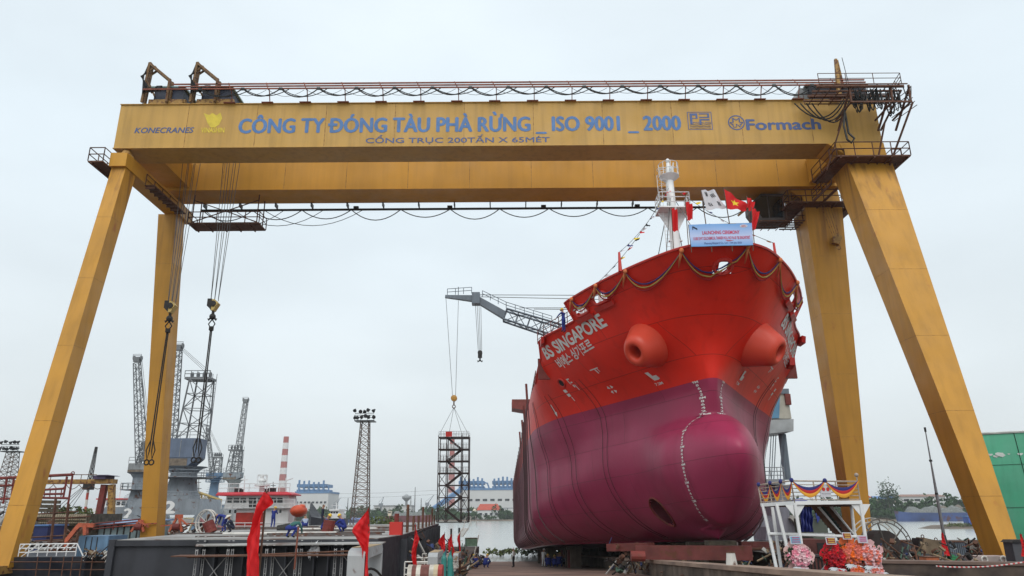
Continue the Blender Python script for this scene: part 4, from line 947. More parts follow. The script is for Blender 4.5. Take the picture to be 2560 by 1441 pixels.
def barge(u0,u1,Y,hv,label,mat,cargo=None,bowr=True,cabin=True,cabm=None):
    a=at(u0,1300,Y); b=at(u1,1300,Y); L_=abs(b.x-a.x); c=V(((a.x+b.x)/2,Y,WZ)); t=thing('barge',c,label,'barge')
    mb=hullmesh(MB(),c,L_,10,hv,0 if bowr else PI); mb.build('hull',mat,t)
    if cargo: 
        mb=MB(); mb.grid(lambda p,q:c+V(((p-.5)*L_*.74,(q-.5)*9,hv-.2+max(0,math.sin(PI*q))**.7*hv*.85*(.8+.2*math.sin(p*17)+.08*math.sin(p*41))*min(1,12*p,12*(1-p)))),40,8); mb.build('gravel_load',cargo,t,smooth=True)
    if cabin:
        s=-1 if bowr else 1; mb=MB(); x=c.x+s*L_*.42; mb.b2((x-L_*.035,Y-3,WZ+hv),(x+L_*.035,Y+3,WZ+hv+5)); cb_=mb.build('cabin',cabm or wht,t); mb=MB(); mb.b2((x-L_*.03,Y-3.06,WZ+hv+3),(x+L_*.03,Y-3.0,WZ+hv+4.2)); mb.build('window',glass,cb_)
    return t
dred=M('barge_dark_red',(.12,.025,.035),.7,var=.3,scale=.15,rust=.2); dblue=M('barge_blue',(.04,.07,.19),.6,var=.3,scale=.1,rust=.15); gravel=M('gravel_grey',(.15,.16,.155),.95,var=.4,scale=.8)
barge(965,1082,800,6.5,'long dark red barge lying on the far river bank',dred,gravel,True,True,cream)
barge(862,962,790,3.2,'low blue covered barge left of the dark red barge',dblue,M('blue_tarp_cover',(.10,.16,.36),.6),True,False)
barge(2238,2440,600,6.5,'blue barge heaped with grey gravel on the right river',dblue,gravel,False,False)
barge(2325,2480,640,7,'grey moored barge with blue wheelhouse behind the gravel barge',M('barge_grey',(.12,.12,.13),.7),M('spoil_brown',(.16,.14,.12),.9),False,True,bluer)
mb=MB(); c=at(2400,1328,352)
mb.grid(lambda u,v:V((c.x-16+46*u,345+22*v,WZ-.3+2.6*math.sin(PI*u)**.6*math.sin(PI*v)+.3*math.sin(u*31)*math.sin(v*7))),40,14); struct(mb.build('river_islet',mudm,smooth=True))
mb=MB(); 
for k in range(9): leaves(mb,(c.x-6+k*3,350,WZ+1.6),(2.5,3,1.0),60,.5)
tag(mb.build('islet_shrubs',grassm),'low scrub growing on the small river islet','shrubs',kind='stuff')
t=thing('blue_hut',(c.x+10,352,WZ+1.5),'blue hut with flat roof standing on the river islet','hut'); mb=MB(); mb.b2((c.x+3,349,WZ+1),(c.x+15,353,WZ+5.2)); mb.build('wall',M('hut_blue',(.04,.09,.32),.6),t); mb=MB(); mb.b2((c.x+2.6,348.6,WZ+5.25),(c.x+15.4,353.4,WZ+5.6)); mb.build('roof',bluer,t)
# reeds at the slip end and on the mid bank
mb=MB()
for k in range(26): leaves(mb,(-5+k*.9,148+rng.uniform(-2,2),WZ+.9),(1.0,1.5,.7),45,.3)
tag(mb.build('waterside_reeds',grassm),'reeds and scrub growing at the water end of the slipway','reeds',kind='stuff')
mb=MB(); c=at(955,1311,190); leaves(mb,(c.x,190,c.z+.6),(4.2,2.5,1.4),500,.45); tag(mb.build('bank_bush',grassm),'grey green bush on the bank beyond the grey block deck','bush')
# ---------------------------------------------------------------- floodlight towers
flm=M('floodlight_black',(.015,.015,.018),.4)
def flood(u,vt,Y,w0,w1,label,base=-.3):
    a=at(u,vt,Y); t=thing('floodlight_tower',(a.x,Y,base),label,'floodlight tower','floodlight towers of the yard')
    mb=truss(MB(),(a.x,Y,base),(a.x,Y,a.z-2.4),w0,w1,16,.10,.055,xb=True); mb.build('lattice_mast',M('tower_steel',(.13,.10,.085),.6,.3),t)
    mb=MB(); mb.b2((a.x-2.0,Y-1.4,a.z-2.4),(a.x+2.0,Y+1.4,a.z-2.2)); rail(mb,[(a.x-2,Y-1.4,a.z-2.2),(a.x+2,Y-1.4,a.z-2.2)],1.0,.05); rail(mb,[(a.x-1.9,Y-1.3,a.z-.9),(a.x+1.9,Y-1.3,a.z-.9)],.1,.06,0,4); mb.build('lamp_platform',flm,t)
    for r_ in range(2):
        for k in range(5 if r_==0 else 6):
            x=a.x-1.9+k*(.95 if r_==0 else .76)+rng.uniform(-.16,.16); z=a.z-.25-1.25*r_+rng.uniform(-.22,.18)
            mb=MB(); mb.lathe([(.12,-.35),(.38,.25),(.40,.32)],(x,Y-1.5,z),10,0,Matrix.Rotation(R(rng.uniform(-40,40)),3,'Z')@Matrix.Rotation(R(-50-30*(k%2)),3,'X').__matmul__(Matrix.Rotation(PI,3,'X'))); mb.tube((x,Y-1.35,z-.5),(x,Y-1.35,z),.05); mb.build('floodlight',flm,t)
flood(915,1026,150,3.4,1.6,'dark lattice floodlight tower standing alone left of the hanging stair tower')
flood(38,1104,165,4.2,1.8,'lattice floodlight tower at the far left behind the yellow leg')
# ---------------------------------------------------------------- portal jib cranes
jibm=M('jib_weathered_grey',(.15,.16,.17),.55,var=.15,scale=.7)
def pcrane(Y,u,vb,vp,vr,vh0,vh1,vtw,tip,wp,wc,wh,wt,pm,hm_,label,num=None,ring=True,twx=0.0,boomw=1.6,bx=-.35,legs=True):
    zz=lambda v:at(u,v,Y).z; x=at(u,vp,Y).x; t=thing('portal_crane',(x,Y,max(zz(vb),-.25)),label,'portal crane','grey portal jib cranes along the quay')
    zb,zp,zr,z0,z1,zt=(zz(v) for v in (vb,vp,vr,vh0,vh1,vtw)); tp=at(tip[0],tip[1],Y+.01)
    mb=MB(); hh=(zp-zb)
    if legs:
        mb.prism([(x-wp/2,Y-wp*.35,zb+hh*.52),(x+wp/2,Y-wp*.35,zb+hh*.52),(x+wp*.42,Y-wp*.35,zp),(x-wp*.42,Y-wp*.35,zp)],(0,wp*.7,0))
        for sx_ in (-1,1):
            for y in (-1,1): mb.beam((x+sx_*wp*.43,Y+y*wp*.3,zb+hh*.52),(x+sx_*wp*.55,Y+y*wp*.34,zb),wp*.17,wp*.14)
    pt=mb.build('portal',pm,t)
    if num:
        mb=MB(); flat_text(mb,num,(x-wp*.045,Y-wp*.35-.02,zb+hh*.58),(x+wp*.085,Y-wp*.35-.02,zb+hh*.58),hh*.36,.1); mb.build('numeral',wht,pt)
    mb=MB(); mb.lathe([(wc*.62,zp),(wc*.5,zp+(zr-zp)*.4),(wc*.42,zr),(wc*.42,z0-.9),(wc*.55,z0-.3),(wc*.75,z0)],(x,Y,0),18); mb.build('column',pm,t,smooth=False)
    mb=MB()
    if ring:
        mb.lathe([(wc*.43,zr-.12),(wc*.95,zr),(wc*.95,zr+.1),(wc*.43,zr+.1)],(x,Y,0),18); rail(mb,[(x+wc*.93*math.cos(a),Y+wc*.93*math.sin(a),zr+.1) for a in [2*PI*i/14 for i in range(15)]],1.0,.045,1,1.6)
        n=12
        for k in range(n): f=k/n; a=-1.9-f*2.0; mb.box((x+wc*.62*math.cos(a),Y+wc*.62*math.sin(a),zp+(zr-zp)*f),(.8,.3,.06),a)
    rail(mb,[(x-wp*.4,Y-wp*.34,zp),(x+wp*.4,Y-wp*.34,zp)],1.0,.045); mb.build('gallery',pm,t)
    hh=z1-z0; mb=MB(); mb.b2((x-wh*.46,Y-wh*.36,z0+hh*.30),(x+wh*.40,Y+wh*.1,z1)); mb.prism([(x+wh*.2,Y-wh*.352,z0),(x+wh*.40,Y-wh*.352,z0+hh*.285),(x-wh*.46,Y-wh*.352,z0+hh*.285),(x-wh*.46,Y-wh*.352,z0)],(0,wh*.45,0)); hs=mb.build('machinery_house',hm_,t)
    mb=MB(); mb.b2((x-wh*.46,Y-wh*.362,z0+.05),(x+wh*.19,Y-wh*.357,z0+hh*.27)); mb.build('louvre_panel',M('louvre_tan',(.16,.13,.10),.8,var=.4,scale=2),hs)
    mb=MB(); rail(mb,[(x-wh*.46,Y-wh*.36,z1),(x+wh*.4,Y-wh*.36,z1),(x+wh*.4,Y+wh*.1,z1)],1.0,.045)
    for k in range(3): mb.b2((x-wh*.3+k*wh*.3,Y-wh*.37,z0+hh*.32),(x-wh*.29+k*wh*.3,Y-wh*.355,z1-hh*.05))
    mb.build('house_rail',lgry,hs)
    mb=truss(MB(),(x+twx,Y,z1),(x+twx+wt*.1,Y,zt),wt*1.3,wt,4,.14,.08,xb=False); mb.b2((x+twx-wt*.7,Y-wt*.5,zt),(x+twx+wt*.75,Y+wt*.5,zt+.35)); rail(mb,[(x+twx-wt*.7,Y-wt*.5,zt+.35),(x+twx+wt*.75,Y-wt*.5,zt+.35)],1.0,.06,1,1)
    for k in range(4): mb.lathe([(.45,-.12),(.45,.12)],(x+twx-wt*.5+k*wt*.35,Y,zt+.9),10,0,Matrix.Rotation(PI/2,3,'Y'))
    for k in range(14): mb.tube((x+twx+wt*.75,Y-.3,z1+k*(zt-z1)/14),(x+twx+wt*.98,Y-.3,z1+k*(zt-z1)/14),.04,n=3)
    for dx in (.75,.98): mb.tube((x+twx+wt*dx,Y-.3,z1),(x+twx+wt*dx,Y-.3,zt+1),.05,n=4)
    mb.build('tower',jibm,t)
    mb=truss(MB(),(x+bx*wh,Y-1.2,z1-.2),(tp.x,Y-1.2,tp.z-1.0),boomw,boomw*.6,18,.10,.05); mb.box((tp.x,Y-1.2,tp.z-.4),(boomw*.7,1.0,.9))
    for sx_ in (-1,1): mb.lathe([(.42,-.1),(.42,.1)],(tp.x+sx_*boomw*.42,Y-1.2,tp.z-.1),10,0,Matrix.Rotation(PI/2,3,'Y'))
    rail(mb,[(tp.x-boomw*.5,Y-1.5,tp.z+.05),(tp.x+boomw*.5,Y-1.5,tp.z+.05)],.5,.04); mb.build('jib',jibm,t)
    mb=MB()
    for k in range(3): mb.tube((tp.x+.3*k,Y-.8,tp.z-.4),(x+twx+wt*(.3+.15*k),Y,zt+1.2),.04,n=3)
    mb.build('luffing_rope',steelw,t); return t
pcrane(115,452,1331,1249,1196,1168,1100,952,(455,868),11.0,4.6,6.8,2.8,gry,mhouse,'large grey portal crane with slate blue machinery house marked 2',"2",twx=.7)
pcrane(128,343,1331,1268,1226,1182,1160,1125,(353,898),9,3.2,4.0,1.3,gry,lgry,'tall grey portal crane half hidden behind the yellow crane leg',"2",boomw=1.5,bx=.1)
pcrane(200,531,1331,1262,1206,1196,1183,1146,(525,1073),7,2.6,4.4,1.6,M('crane_blue',(.10,.16,.24),.6),M('crane_blue_house',(.10,.17,.27),.6),'small blue portal crane right of the slate blue machinery house',None,boomw=1.1,bx=-.1)
pcrane(185,578,1331,1275,1232,1200,1182,1128,(619,1001),8,3.2,5.0,2.2,lgry,gry,'grey portal crane with jib leaning right behind the white tug',None,boomw=1.5,bx=.1,twx=-.4,ring=False)
# ------------------------------------------------------------------ left side: hull block, scaffolds, flags
deckm=M('block_deck_plate',(.30,.30,.29),.6,var=.25,scale=.5,rust=.15,streak=.0,dirt=(.16,.14,.13))
t=thing('hull_block',(-14,60,-1),'big dark grey hull section block with pale plate deck carrying workers','hull block')
DZ=1.9
fp=[(-19.3,37.0),(-6.6,37.0),(-6.3,42.5),(-9.4,95),(-26,80)]
mb=MB(); mb.prism([(x,y,-1.0) for x,y in fp],(0,0,DZ+.97)); 
for k in range(13): x=-15.0+k*.68; mb.b2((x-.03,36.55,-1),(x+.03,37,DZ-.25))
mb.b2((-19.35,36.85,DZ-.28),(-14.9,37,DZ-.02)); mb.b2((-19.6,36.8,-1),(-19.3,37.4,DZ+.02))
for k in range(12): f=k/12; x=-6.3-3.1*f; y=42.5+52.5*f; mb.b2((x-.05,y,-1),(x+.35,y+.12,DZ-.2))
mb.build('shell_plating',dgry,t)
mb=MB(); mb.prism([(x,y,DZ-.03) for x,y in fp],(0,0,.04)); mb.prism([(-15.0,35.9,1.62),(-6.2,35.9,1.66),(-6.2,36.99,1.70),(-15.4,36.99,1.66)],(0,0,.05)); mb.build('deck_plate',deckm,t)
mb=MB()
for y,x0,x1,hh in ((40.5,-17,-8,.08),(43,-14,-7.5,.14),(47,-21,-8,.1),(53,-15,-8,.12),(61,-24,-9,.2),(70,-20,-9,.15)): mb.b2((x0,y,DZ+.012),(x1,y+.16,DZ+hh)); mb.b2((x0,y+.5,DZ+.012),(x1-1,y+.9,DZ+.03))
mb.each('deck_stiffener',M('stiffener_dark',(.10,.085,.08),.7,var=.4,scale=2,rust=.3),t)
mb=MB()
for y in (44.3,58,66): mb.tube((-17,y,DZ+.09),(-10.5,y+.6,DZ+.09),.07,n=7)
mb.each('white_pipe',whtr,t)
mb=MB()
for k in range(8): 
    f=.1+k*.1; x=-6.4-3.1*f; y=42.5+52.5*f; mb.tube((x,y,DZ),(x,y,DZ+(1.0 if k%3 else 1.7)),.09)
mb.each('deck_post',rus,t)
def drum(u,v,Y0,label,r=.42,l=.9,tilt=0,mat=None):
    p=atz(u,v,DZ+.05); t=thing('steel_drum',p,label,'drum','drums on the block deck'); mb=MB(); q=Matrix.Rotation(tilt,3,'Y'); mb.lathe([(r,0),(r,l*.3),(r*1.05,l*.32),(r,l*.34),(r,l*.65),(r*1.05,l*.67),(r,l*.69),(r,l),(r*.93,l*.99)],p,14,0,q); mb.build('shell',mat or redm,t); mb=MB(); mb.lathe([(r*.9,l*.995),(r*.9,l*1.0)],p,14,0,q); mb.build('lid',rus,t)
drum(530,1332,0,'dark red drum tilted beside the bending worker',.36,.75,-.5); drum(818,1333,0,'dark red drum standing near the squatting workers at right',.36,.75,.15); drum(695,1325,0,'dark rusty winch drum lying on the deck behind the crouching worker',.33,.9,1.4,blk)
p=atz(990,1338,DZ); t=thing('mooring_post',p,'red square mooring post bolted on the block deck','post'); mb=MB(); mb.box(p+V((0,0,.35)),(.7,.5,.7)); mb.build('base',redp,t); mb=MB(); mb.tube(p+V((0,0,.7)),p+V((0,0,1.15)),.13,n=8); mb.build('pin',redm,t)
p=atz(795,1362,1.3); p=at(786,1374,36.4); t=MB()
for k in range(60): a=rng.normal(size=3)*.16; b=rng.normal(size=3)*.15; c_=rng.normal(size=3)*.15; t.add([p+V(a),p+V(b)*1.1,p+V(c_),p+V(a*.3+b)],[(0,1,2),(0,2,3)])
tag(t.build('plastic_bag',M('bag_white',(.75,.75,.76),.6)),'crumpled white plastic bag hung on the dark block side','bag')
# scaffold frames
galv=M('galvanised_tube',(.36,.36,.36),.5,.4,var=.3,scale=3)
Ys=34.6; zt=at(560,1388,Ys).z
fx=[(487,505),(566,577),(663,680),(738,750),(836,853)]
def frame_xs(u): return at(u,1420,Ys).x
order=['first from the left','second from the left','third, just right of the first red flag','fourth, left of the grey arch','fifth, beside the grey arch']
for i,(a,b) in enumerate(fx):
    xa,xb=frame_xs(a),frame_xs(b); t=thing('scaffold_tower',((xa+xb)/2,Ys,-1),'thin galvanised scaffold frame '+order[i]+' against the block','scaffold','scaffold frames along the block')
    for x in (xa,xb):
        mb=MB(); 
        for d in (-.045,.045): mb.tube((x+d,Ys,-1),(x+d,Ys,zt+.25),.02,n=5)
        for k in range(16): mb.tube((x-.045,Ys,-.9+k*.2),(x+.045,Ys,-.9+k*.2),.012,n=3)
        mb.build('ladder_post',galv,t)
for i,(a,b) in enumerate(((505,566),(680,738),(853,925))):
    xa,xb=frame_xs(a),frame_xs(b); mb=MB(); mb.tube((xa,Ys-.02,zt),(xb,Ys-.02,zt-1.35),.02,n=5); mb.tube((xa,Ys+.03,zt-1.35),(xb,Ys+.03,zt),.02,n=5)
    tag(mb.build('cross_brace',galv),'thin galvanised cross brace '+('at the left end of the scaffolding','in the middle of the scaffolding','beside the grey arch at the right end')[i],'brace','scaffold cross braces')
mb=MB(); mb.tube(at(468,1394,Ys-.1),at(880,1378,Ys-.1),.035,n=6); mb.b2((-15.3,Ys-.5,zt-.05),(-7,Ys+.5,zt-.0)); tag(mb.build('scaffold_plank',rus),'rusty scaffold plank and pipe along the dark block side','plank')
mb=MB(); mb.tube(at(736,1424,34),at(746,1318,34),.04,n=6); tag(mb.build('leaning_pipe',rpipe),'rusty red pipe standing against the block edge','pipe')
# festival flags
def ribbon(name,label,Lf,Rf,Y,polev,amp=.06):
    p=at(Lf[0][0],polev,Y); t=thing('red_flag',p,label,'flag','red flags along the slipway'); 
    top=at(Rf[0][0],Rf[0][1]-4,Y); bx_=(at(Lf[-1][0],Lf[-1][1],Y).x+at(Rf[-1][0],Rf[-1][1],Y).x)/2; mb=MB(); mb.tube((bx_,Y+.25,p.z),top+V((0,.04,0)),.014,n=6); mb.build('pole',polem,t)
    k=len(Lf); LW=[at(u,v,Y) for u,v in Lf]; RW=[at(u,v,Y) for u,v in Rf]
    def cr(P,t): 
        f=t*(len(P)-1); i=min(len(P)-2,int(f)); a=f-i; p0=P[max(i-1,0)];p1=P[i];p2=P[i+1];p3=P[min(i+2,len(P)-1)]
        return .5*((2*p1)+(p2-p0)*a+(2*p0-5*p1+4*p2-p3)*a*a+(3*p1-p0-3*p2+p3)*a**3)
    ph=random.random()*6
    mb=MB(); mb.grid(lambda a,b:cr(LW,b).lerp(cr(RW,b),a)+V((0,amp*math.sin(a*5+b*7+ph)*2+amp*.7*math.sin(a*11-b*9)+amp*.45*math.sin(a*17+b*23+ph)+amp*.3*math.sin(b*51-a*8),0)),14,48); mb.build('cloth',flagred,t,smooth=True)
ribbon('f','tallest nearest red flag, drooping left, in front of the white tug',[(662,1232),(645,1262),(632,1310),(616,1350),(615,1400),(618,1455)],[(664,1232),(682,1258),(658,1282),(652,1340),(646,1400),(642,1455)],10,1470,.025)
ribbon('f','red flag pointing left in front of the grey steel arch',[(921,1272),(900,1298),(881,1324),(893,1348),(906,1378),(902,1450)],[(922,1272),(922,1300),(922,1330),(922,1365),(922,1400),(921,1450)],17,1470,.04)
ribbon('f','narrow twisted red flag above the striped concrete barrier',[(1038,1312),(1036,1338),(1029,1375),(1031,1398),(1036,1421)],[(1039,1312),(1044,1336),(1047,1350),(1041,1378),(1044,1421)],30,1440,.05)
ribbon('f','red flag with a point to the left before the second steel arch',[(1111,1334),(1096,1354),(1102,1370),(1106,1390),(1103,1416)],[(1112,1334),(1113,1354),(1113,1375),(1110,1398),(1105,1416)],45,1440,.06)
ribbon('f','broad red flag bulging right, second last in the row toward the water',[(1128,1336),(1120,1356),(1121,1376),(1127,1402)],[(1129,1336),(1131,1356),(1136,1380),(1136,1402)],52,1440,.06)
ribbon('f','smallest farthest red flag of the slipway row',[(1149,1333),(1143,1347),(1147,1365),(1150,1393)],[(1150,1333),(1150,1347),(1152,1368),(1152,1393)],62,1430,.05)
# steel arches
archm=M('arch_grey_paint',(.36,.38,.39),.55,var=.12,scale=2,rust=.12,streak=.2); tanm=M('dusty_top',(.34,.25,.15),.9,var=.3,scale=2)
def arch(u0,u1,vt,Y,ln,label):
    a,b=at(u0,vt,Y),at(u1,vt,Y); w_=b.x-a.x; z1=a.z; z0=z1-1.5; t=thing('steel_arch',((a.x+b.x)/2,Y,z0),label,'steel arch','grey steel arches along the slipway'); th=w_*.8
    P=[(0,z0),(0,z1-th*.5),(.06,z1-th*.2),(.18,z1-.03),(.35,z1),(ln-.1,z1),(ln,z1-.1),(ln,z0),(ln-.12,z0),(ln-.12,z1-.2),(th+.25,z1-th*.75),(th+.05,z1-th*.95),(th,z1-th*1.2),(th,z0)]
    mb=MB(); mb.prism([(a.x,Y+y,z) for y,z in P],(w_,0,0)); mb.build('frame',archm,t)
    mb=MB(); mb.b2((a.x+.01,Y+.36,z1+.003),(b.x-.01,Y+ln-.12,z1+.012)); mb.build('dust_layer',tanm,t)
    mb=MB(); mb.poly(sag((b.x-.1,Y+ln*.4,z1-.5),(b.x+.4,Y+ln*.7,z1-1.3),-.25,8),.03,5); mb.ring((b.x-.1,Y+ln*.55,z1-.85),(1,0,0),.22,.035,14,5); mb.build('hose',rope,t)
arch(870,913,1372,17,2.3,'nearest large grey steel arch with dusty top behind the pointed red flag'); arch(1070,1094,1383,31,2.6,'second grey steel arch, behind the striped concrete barrier'); arch(1133,1146,1384,50,2.6,'smallest grey steel arch beside the farthest red flags')
# striped barrier
def barrier(x0,Y,z,cols,label,dx=.32,h=1.2,d=.8):
    t=thing('concrete_barrier',(x0+dx*len(cols)/2,Y,z-h),label,'barrier')
    for i,m in enumerate(cols):
        mb=MB(); n=6; P=[(0,z-h),(0,z-.25)]+[(d/2-d/2*math.cos(PI*k/n),z-.25+.25*math.sin(PI*k/n)) for k in range(1,n)]+[(d,z-.25),(d,z-h)]
        mb.prism([(x0+i*dx,Y+y,zz_) for y,zz_ in P],(dx,0,0)); mb.build('painted_band',m,t)
bw=M('barrier_white',(.55,.52,.46),.8,var=.25,scale=4,dirt=(.25,.2,.16)); bre=M('barrier_brown',(.16,.06,.05),.8,var=.35,scale=4); bcr=M('barrier_cream',(.48,.40,.27),.8,var=.2,scale=4); bred=M('barrier_red',(.30,.045,.04),.8,var=.2,scale=4)
p=at(1018,1414,23.5); barrier(p.x,23.5,p.z,[bw,bre,bw,bre,bre,bw,bcr,bred],'round topped concrete barrier painted in red brown and white bands',(at(1105,1414,23.5).x-p.x)/8,1.4,.7)
teal=M('teal_paint',(.03,.20,.18),.5,var=.15,scale=2)
p=at(1117,1441,30); t=thing('gas_cylinder_rack',p,'teal gas cylinder rack beside the striped barrier','cylinder rack'); 
for dx in (-.12,.12): mb=MB(); mb.lathe([(.11,0),(.11,.75),(.05,.88),(.05,.95)],p+V((dx,0,-.1)),10); mb.build('cylinder',teal,t)
mb=MB(); 
for dx in (-.26,.26): mb.tube(p+V((dx,.15,-.1)),p+V((dx*.4,.15,.9)),.03)
mb.build('frame',teal,t)
p=at(1123,1441,34); q=at(1146,1406,46); t=thing('white_barrier_fence',p,'white tubular barrier fence leading down to the slipway junk','fence'); a=V((p.x,p.y,p.z-.3)); b=V((q.x+.1,q.y,q.z-.9)); mb=MB()
for h in (.25,.6,.95): mb.tube(a+V((0,0,h)),b+V((0,0,h)),.03,n=5)
mb.build('rail_bar',whtr,t); mb=MB()
for k in range(9): c=a.lerp(b,k/8); mb.tube(c,c+V((0,0,.98)),.025,n=5)
mb.build('post',whtr,t)
# white tube racks beside the flags
for j,(u,v,Y) in enumerate(((1060,1405,36),(1078,1395,42),(1092,1385,48),(1104,1378,55))):
    p=at(u,v,Y); t=thing('tube_rack',p-V((0,0,1.2)),('nearest','second','third','farthest')[j]+' white tubular step rack beside the dark block','rack','white tube racks beside the block'); mb=MB(); rail(mb,[p+V((-.9,0,-1.1)),p+V((.7,0,-1.1))],1.1,.03,3,.5); rail(mb,[p+V((.7,0,-1.1)),p+V((.7,2,-1.1))],1.1,.03,3,.7); mb.build('tube_frame',whtr,t)
# junk heap along the slip edge (nobody could count it)
jm=[rus,blk,M('junk_tan',(.22,.16,.10),.9,var=.4,scale=2),M('junk_green',(.06,.11,.08),.8),M('junk_pale',(.35,.34,.32),.8),M('junk_blue',(.04,.06,.16),.8)]
def junk(name,label,fn,n,smin,smax,cat='scrap',mats=jm,wts=(.34,.3,.14,.06,.1,.06)):
    mb=MB()
    for k in range(n):
        c=V(fn(rng.uniform(),rng.uniform(),rng.uniform())); mi=int(rng.choice(len(mats),p=wts)); q=Euler(rng.uniform(-1.2,1.2,3)).to_matrix(); s_=rng.uniform(smin,smax)
        r_=rng.uniform()
        if r_<.35: mb.tube(c-q@V((0,0,s_*1.6)),c+q@V((0,0,s_*1.6)),s_*.12,n=5,mi=mi)
        elif r_<.7: mb.box(c,(s_*rng.uniform(.4,1.3),s_*rng.uniform(.2,1),s_*rng.uniform(.1,.7)),0,mi,q)
        elif r_<.85: mb.lathe([(s_*.35,-s_*.4),(s_*.35,s_*.4)],c,8,mi,q)
        else: mb.ring(c,q@V((0,0,1)),s_*.5,s_*.07,10,4,mi)
    return tag(mb.build(name,mats),label,cat,kind='stuff')
junk('scrap_heap','rusty scrap heap of pipes and plates along the slipway left edge',lambda a,b,c:(-4.1-2.6*b+.5*(1-a),44+64*a,slz(44+64*a)+.05+2.9*c*c*(.35+.65*b)*(.5+.5*math.sin(a*19)**2)),1100,.15,.55)
junk('scrap_heap','dark scrap and cable coils lying before the white barrier fence',lambda a,b,c:(-3.6+1.0*b,36+12*a,slz(40)+.05+.5*c),70,.2,.5)
for i,(u,v,vb,lb) in enumerate(((1128,1322,1360,'dark upright post left of the inclined ladder'),(1148,1320,1360,'dark upright post just beside the foot of the inclined ladder'),(1197,1338,1375,'slanted white pole sticking out of the slipway scrap'))):
    a,b=at(u,v,78),at(u-(14 if i==2 else 0),vb+22,78); mb=MB(); mb.tube(b,a,.10 if i<2 else .06,n=6); tag(mb.build('upright_pipe',blk if i<2 else whtr),lb,'pipe')
p=at(1178,1356,72); t=thing('green_crate',p-V((0,0,.6)),'pale green crate on top of the slipway scrap','crate'); mb=MB(); mb.box(p,(1.0,.8,.7),.3); mb.build('box',M('crate_green',(.12,.20,.14),.7,var=.3,scale=4),t); mb=MB(); mb.box(p+V((0,0,.375)),(1.06,.86,.05),.3); mb.build('lid',rus,t)
def slad(u0,v0,u1,v1,Y,label):
    p,q=at(u0,v0,Y),at(u1,v1,Y); t=thing('boarding_ladder',p,label,'ladder'); mb=MB()
    for d in (-.25,.25): mb.tube(p+V((d,0,0)),q+V((d,0,0)),.05); mb.poly([q+V((d,0,-.2)),q+V((d+.3,0,1.0)),q+V((d+.7,0,1.1)),q+V((d+.8,0,.2))],.03,5)
    mb.build('stringer',whtr,t); mb=MB()
    for k in range(8): c=p.lerp(q,k/7); mb.tube(c-V((.25,0,0)),c+V((.25,0,0)),.03)
    mb.build('rung',whtr,t)
slad(1150,1342,1163,1322,70,'inclined ladder with looped handrails at the slipway junk')
# ------------------------------------------------------------------ people
skin=M('skin',(.36,.20,.13),.6,var=.05); clob=M('coverall_blue',(.018,.032,.19),.85,var=.15,scale=5); clow=M('white_shirt',(.62,.63,.63),.8,var=.06); clok=M('dark_trousers',(.02,.02,.025),.8); clog=M('green_shirt',(.03,.11,.10),.8); clod=M('dark_navy_shirt',(.018,.022,.045),.8); hely=M('helmet_yellow',(.70,.46,.03),.35); helw=M('helmet_white',(.75,.75,.75),.35); shoe=M('black_boot',(.012,.012,.012),.6); hairm=M('black_hair',(.01,.009,.008),.7); clol=M('light_blue_overall',(.30,.36,.48),.8)
POSE={
'stand':dict(pel=(0,0,.93),che=(0,0,1.28),nek=(0,.01,1.47),hed=(0,.035,1.60),sh=(.19,0,1.40),el=(.26,-.03,1.13),wr=(.25,.08,.90),hip=(.10,0,.90),kn=(.11,.03,.49),an=(.12,-.01,.09),to=(.14,.16,.035)),
'work':dict(pel=(0,-.02,.93),che=(0,.05,1.27),nek=(0,.09,1.45),hed=(0,.14,1.57),sh=(.19,.05,1.39),el=(.25,.16,1.14),wr=(.12,.36,1.2),hip=(.10,0,.90),kn=(.12,.05,.49),an=(.14,-.03,.09),to=(.16,.15,.035)),
'squat':dict(pel=(0,-.14,.27),che=(0,.06,.60),nek=(0,.15,.76),hed=(0,.22,.87),sh=(.19,.08,.69),el=(.25,.30,.47),wr=(.12,.48,.36),hip=(.10,-.13,.26),kn=(.20,.26,.50),an=(.15,.0,.09),to=(.17,.17,.035)),
'bend':dict(pel=(0,-.16,.90),che=(0,.20,1.06),nek=(0,.38,1.05),hed=(0,.51,1.00),sh=(.18,.30,1.04),el=(.21,.40,.76),wr=(.16,.46,.50),hip=(.10,-.14,.87),kn=(.13,-.02,.48),an=(.14,-.1,.09),to=(.16,.07,.035)),
'crouch':dict(pel=(0,-.22,.42),che=(0,.14,.62),nek=(0,.32,.66),hed=(0,.45,.66),sh=(.18,.24,.64),el=(.24,.36,.38),wr=(.12,.52,.16),hip=(.10,-.2,.40),kn=(.20,.14,.42),an=(.16,-.14,.09),to=(.17,.03,.035)),
'rail':dict(pel=(0,0,.93),che=(0,.04,1.28),nek=(0,.06,1.47),hed=(0,.1,1.60),sh=(.19,.03,1.40),el=(.32,.2,1.2),wr=(.3,.42,1.02),hip=(.10,0,.90),kn=(.11,.03,.49),an=(.12,-.01,.09),to=(.14,.16,.035))}
_B={}
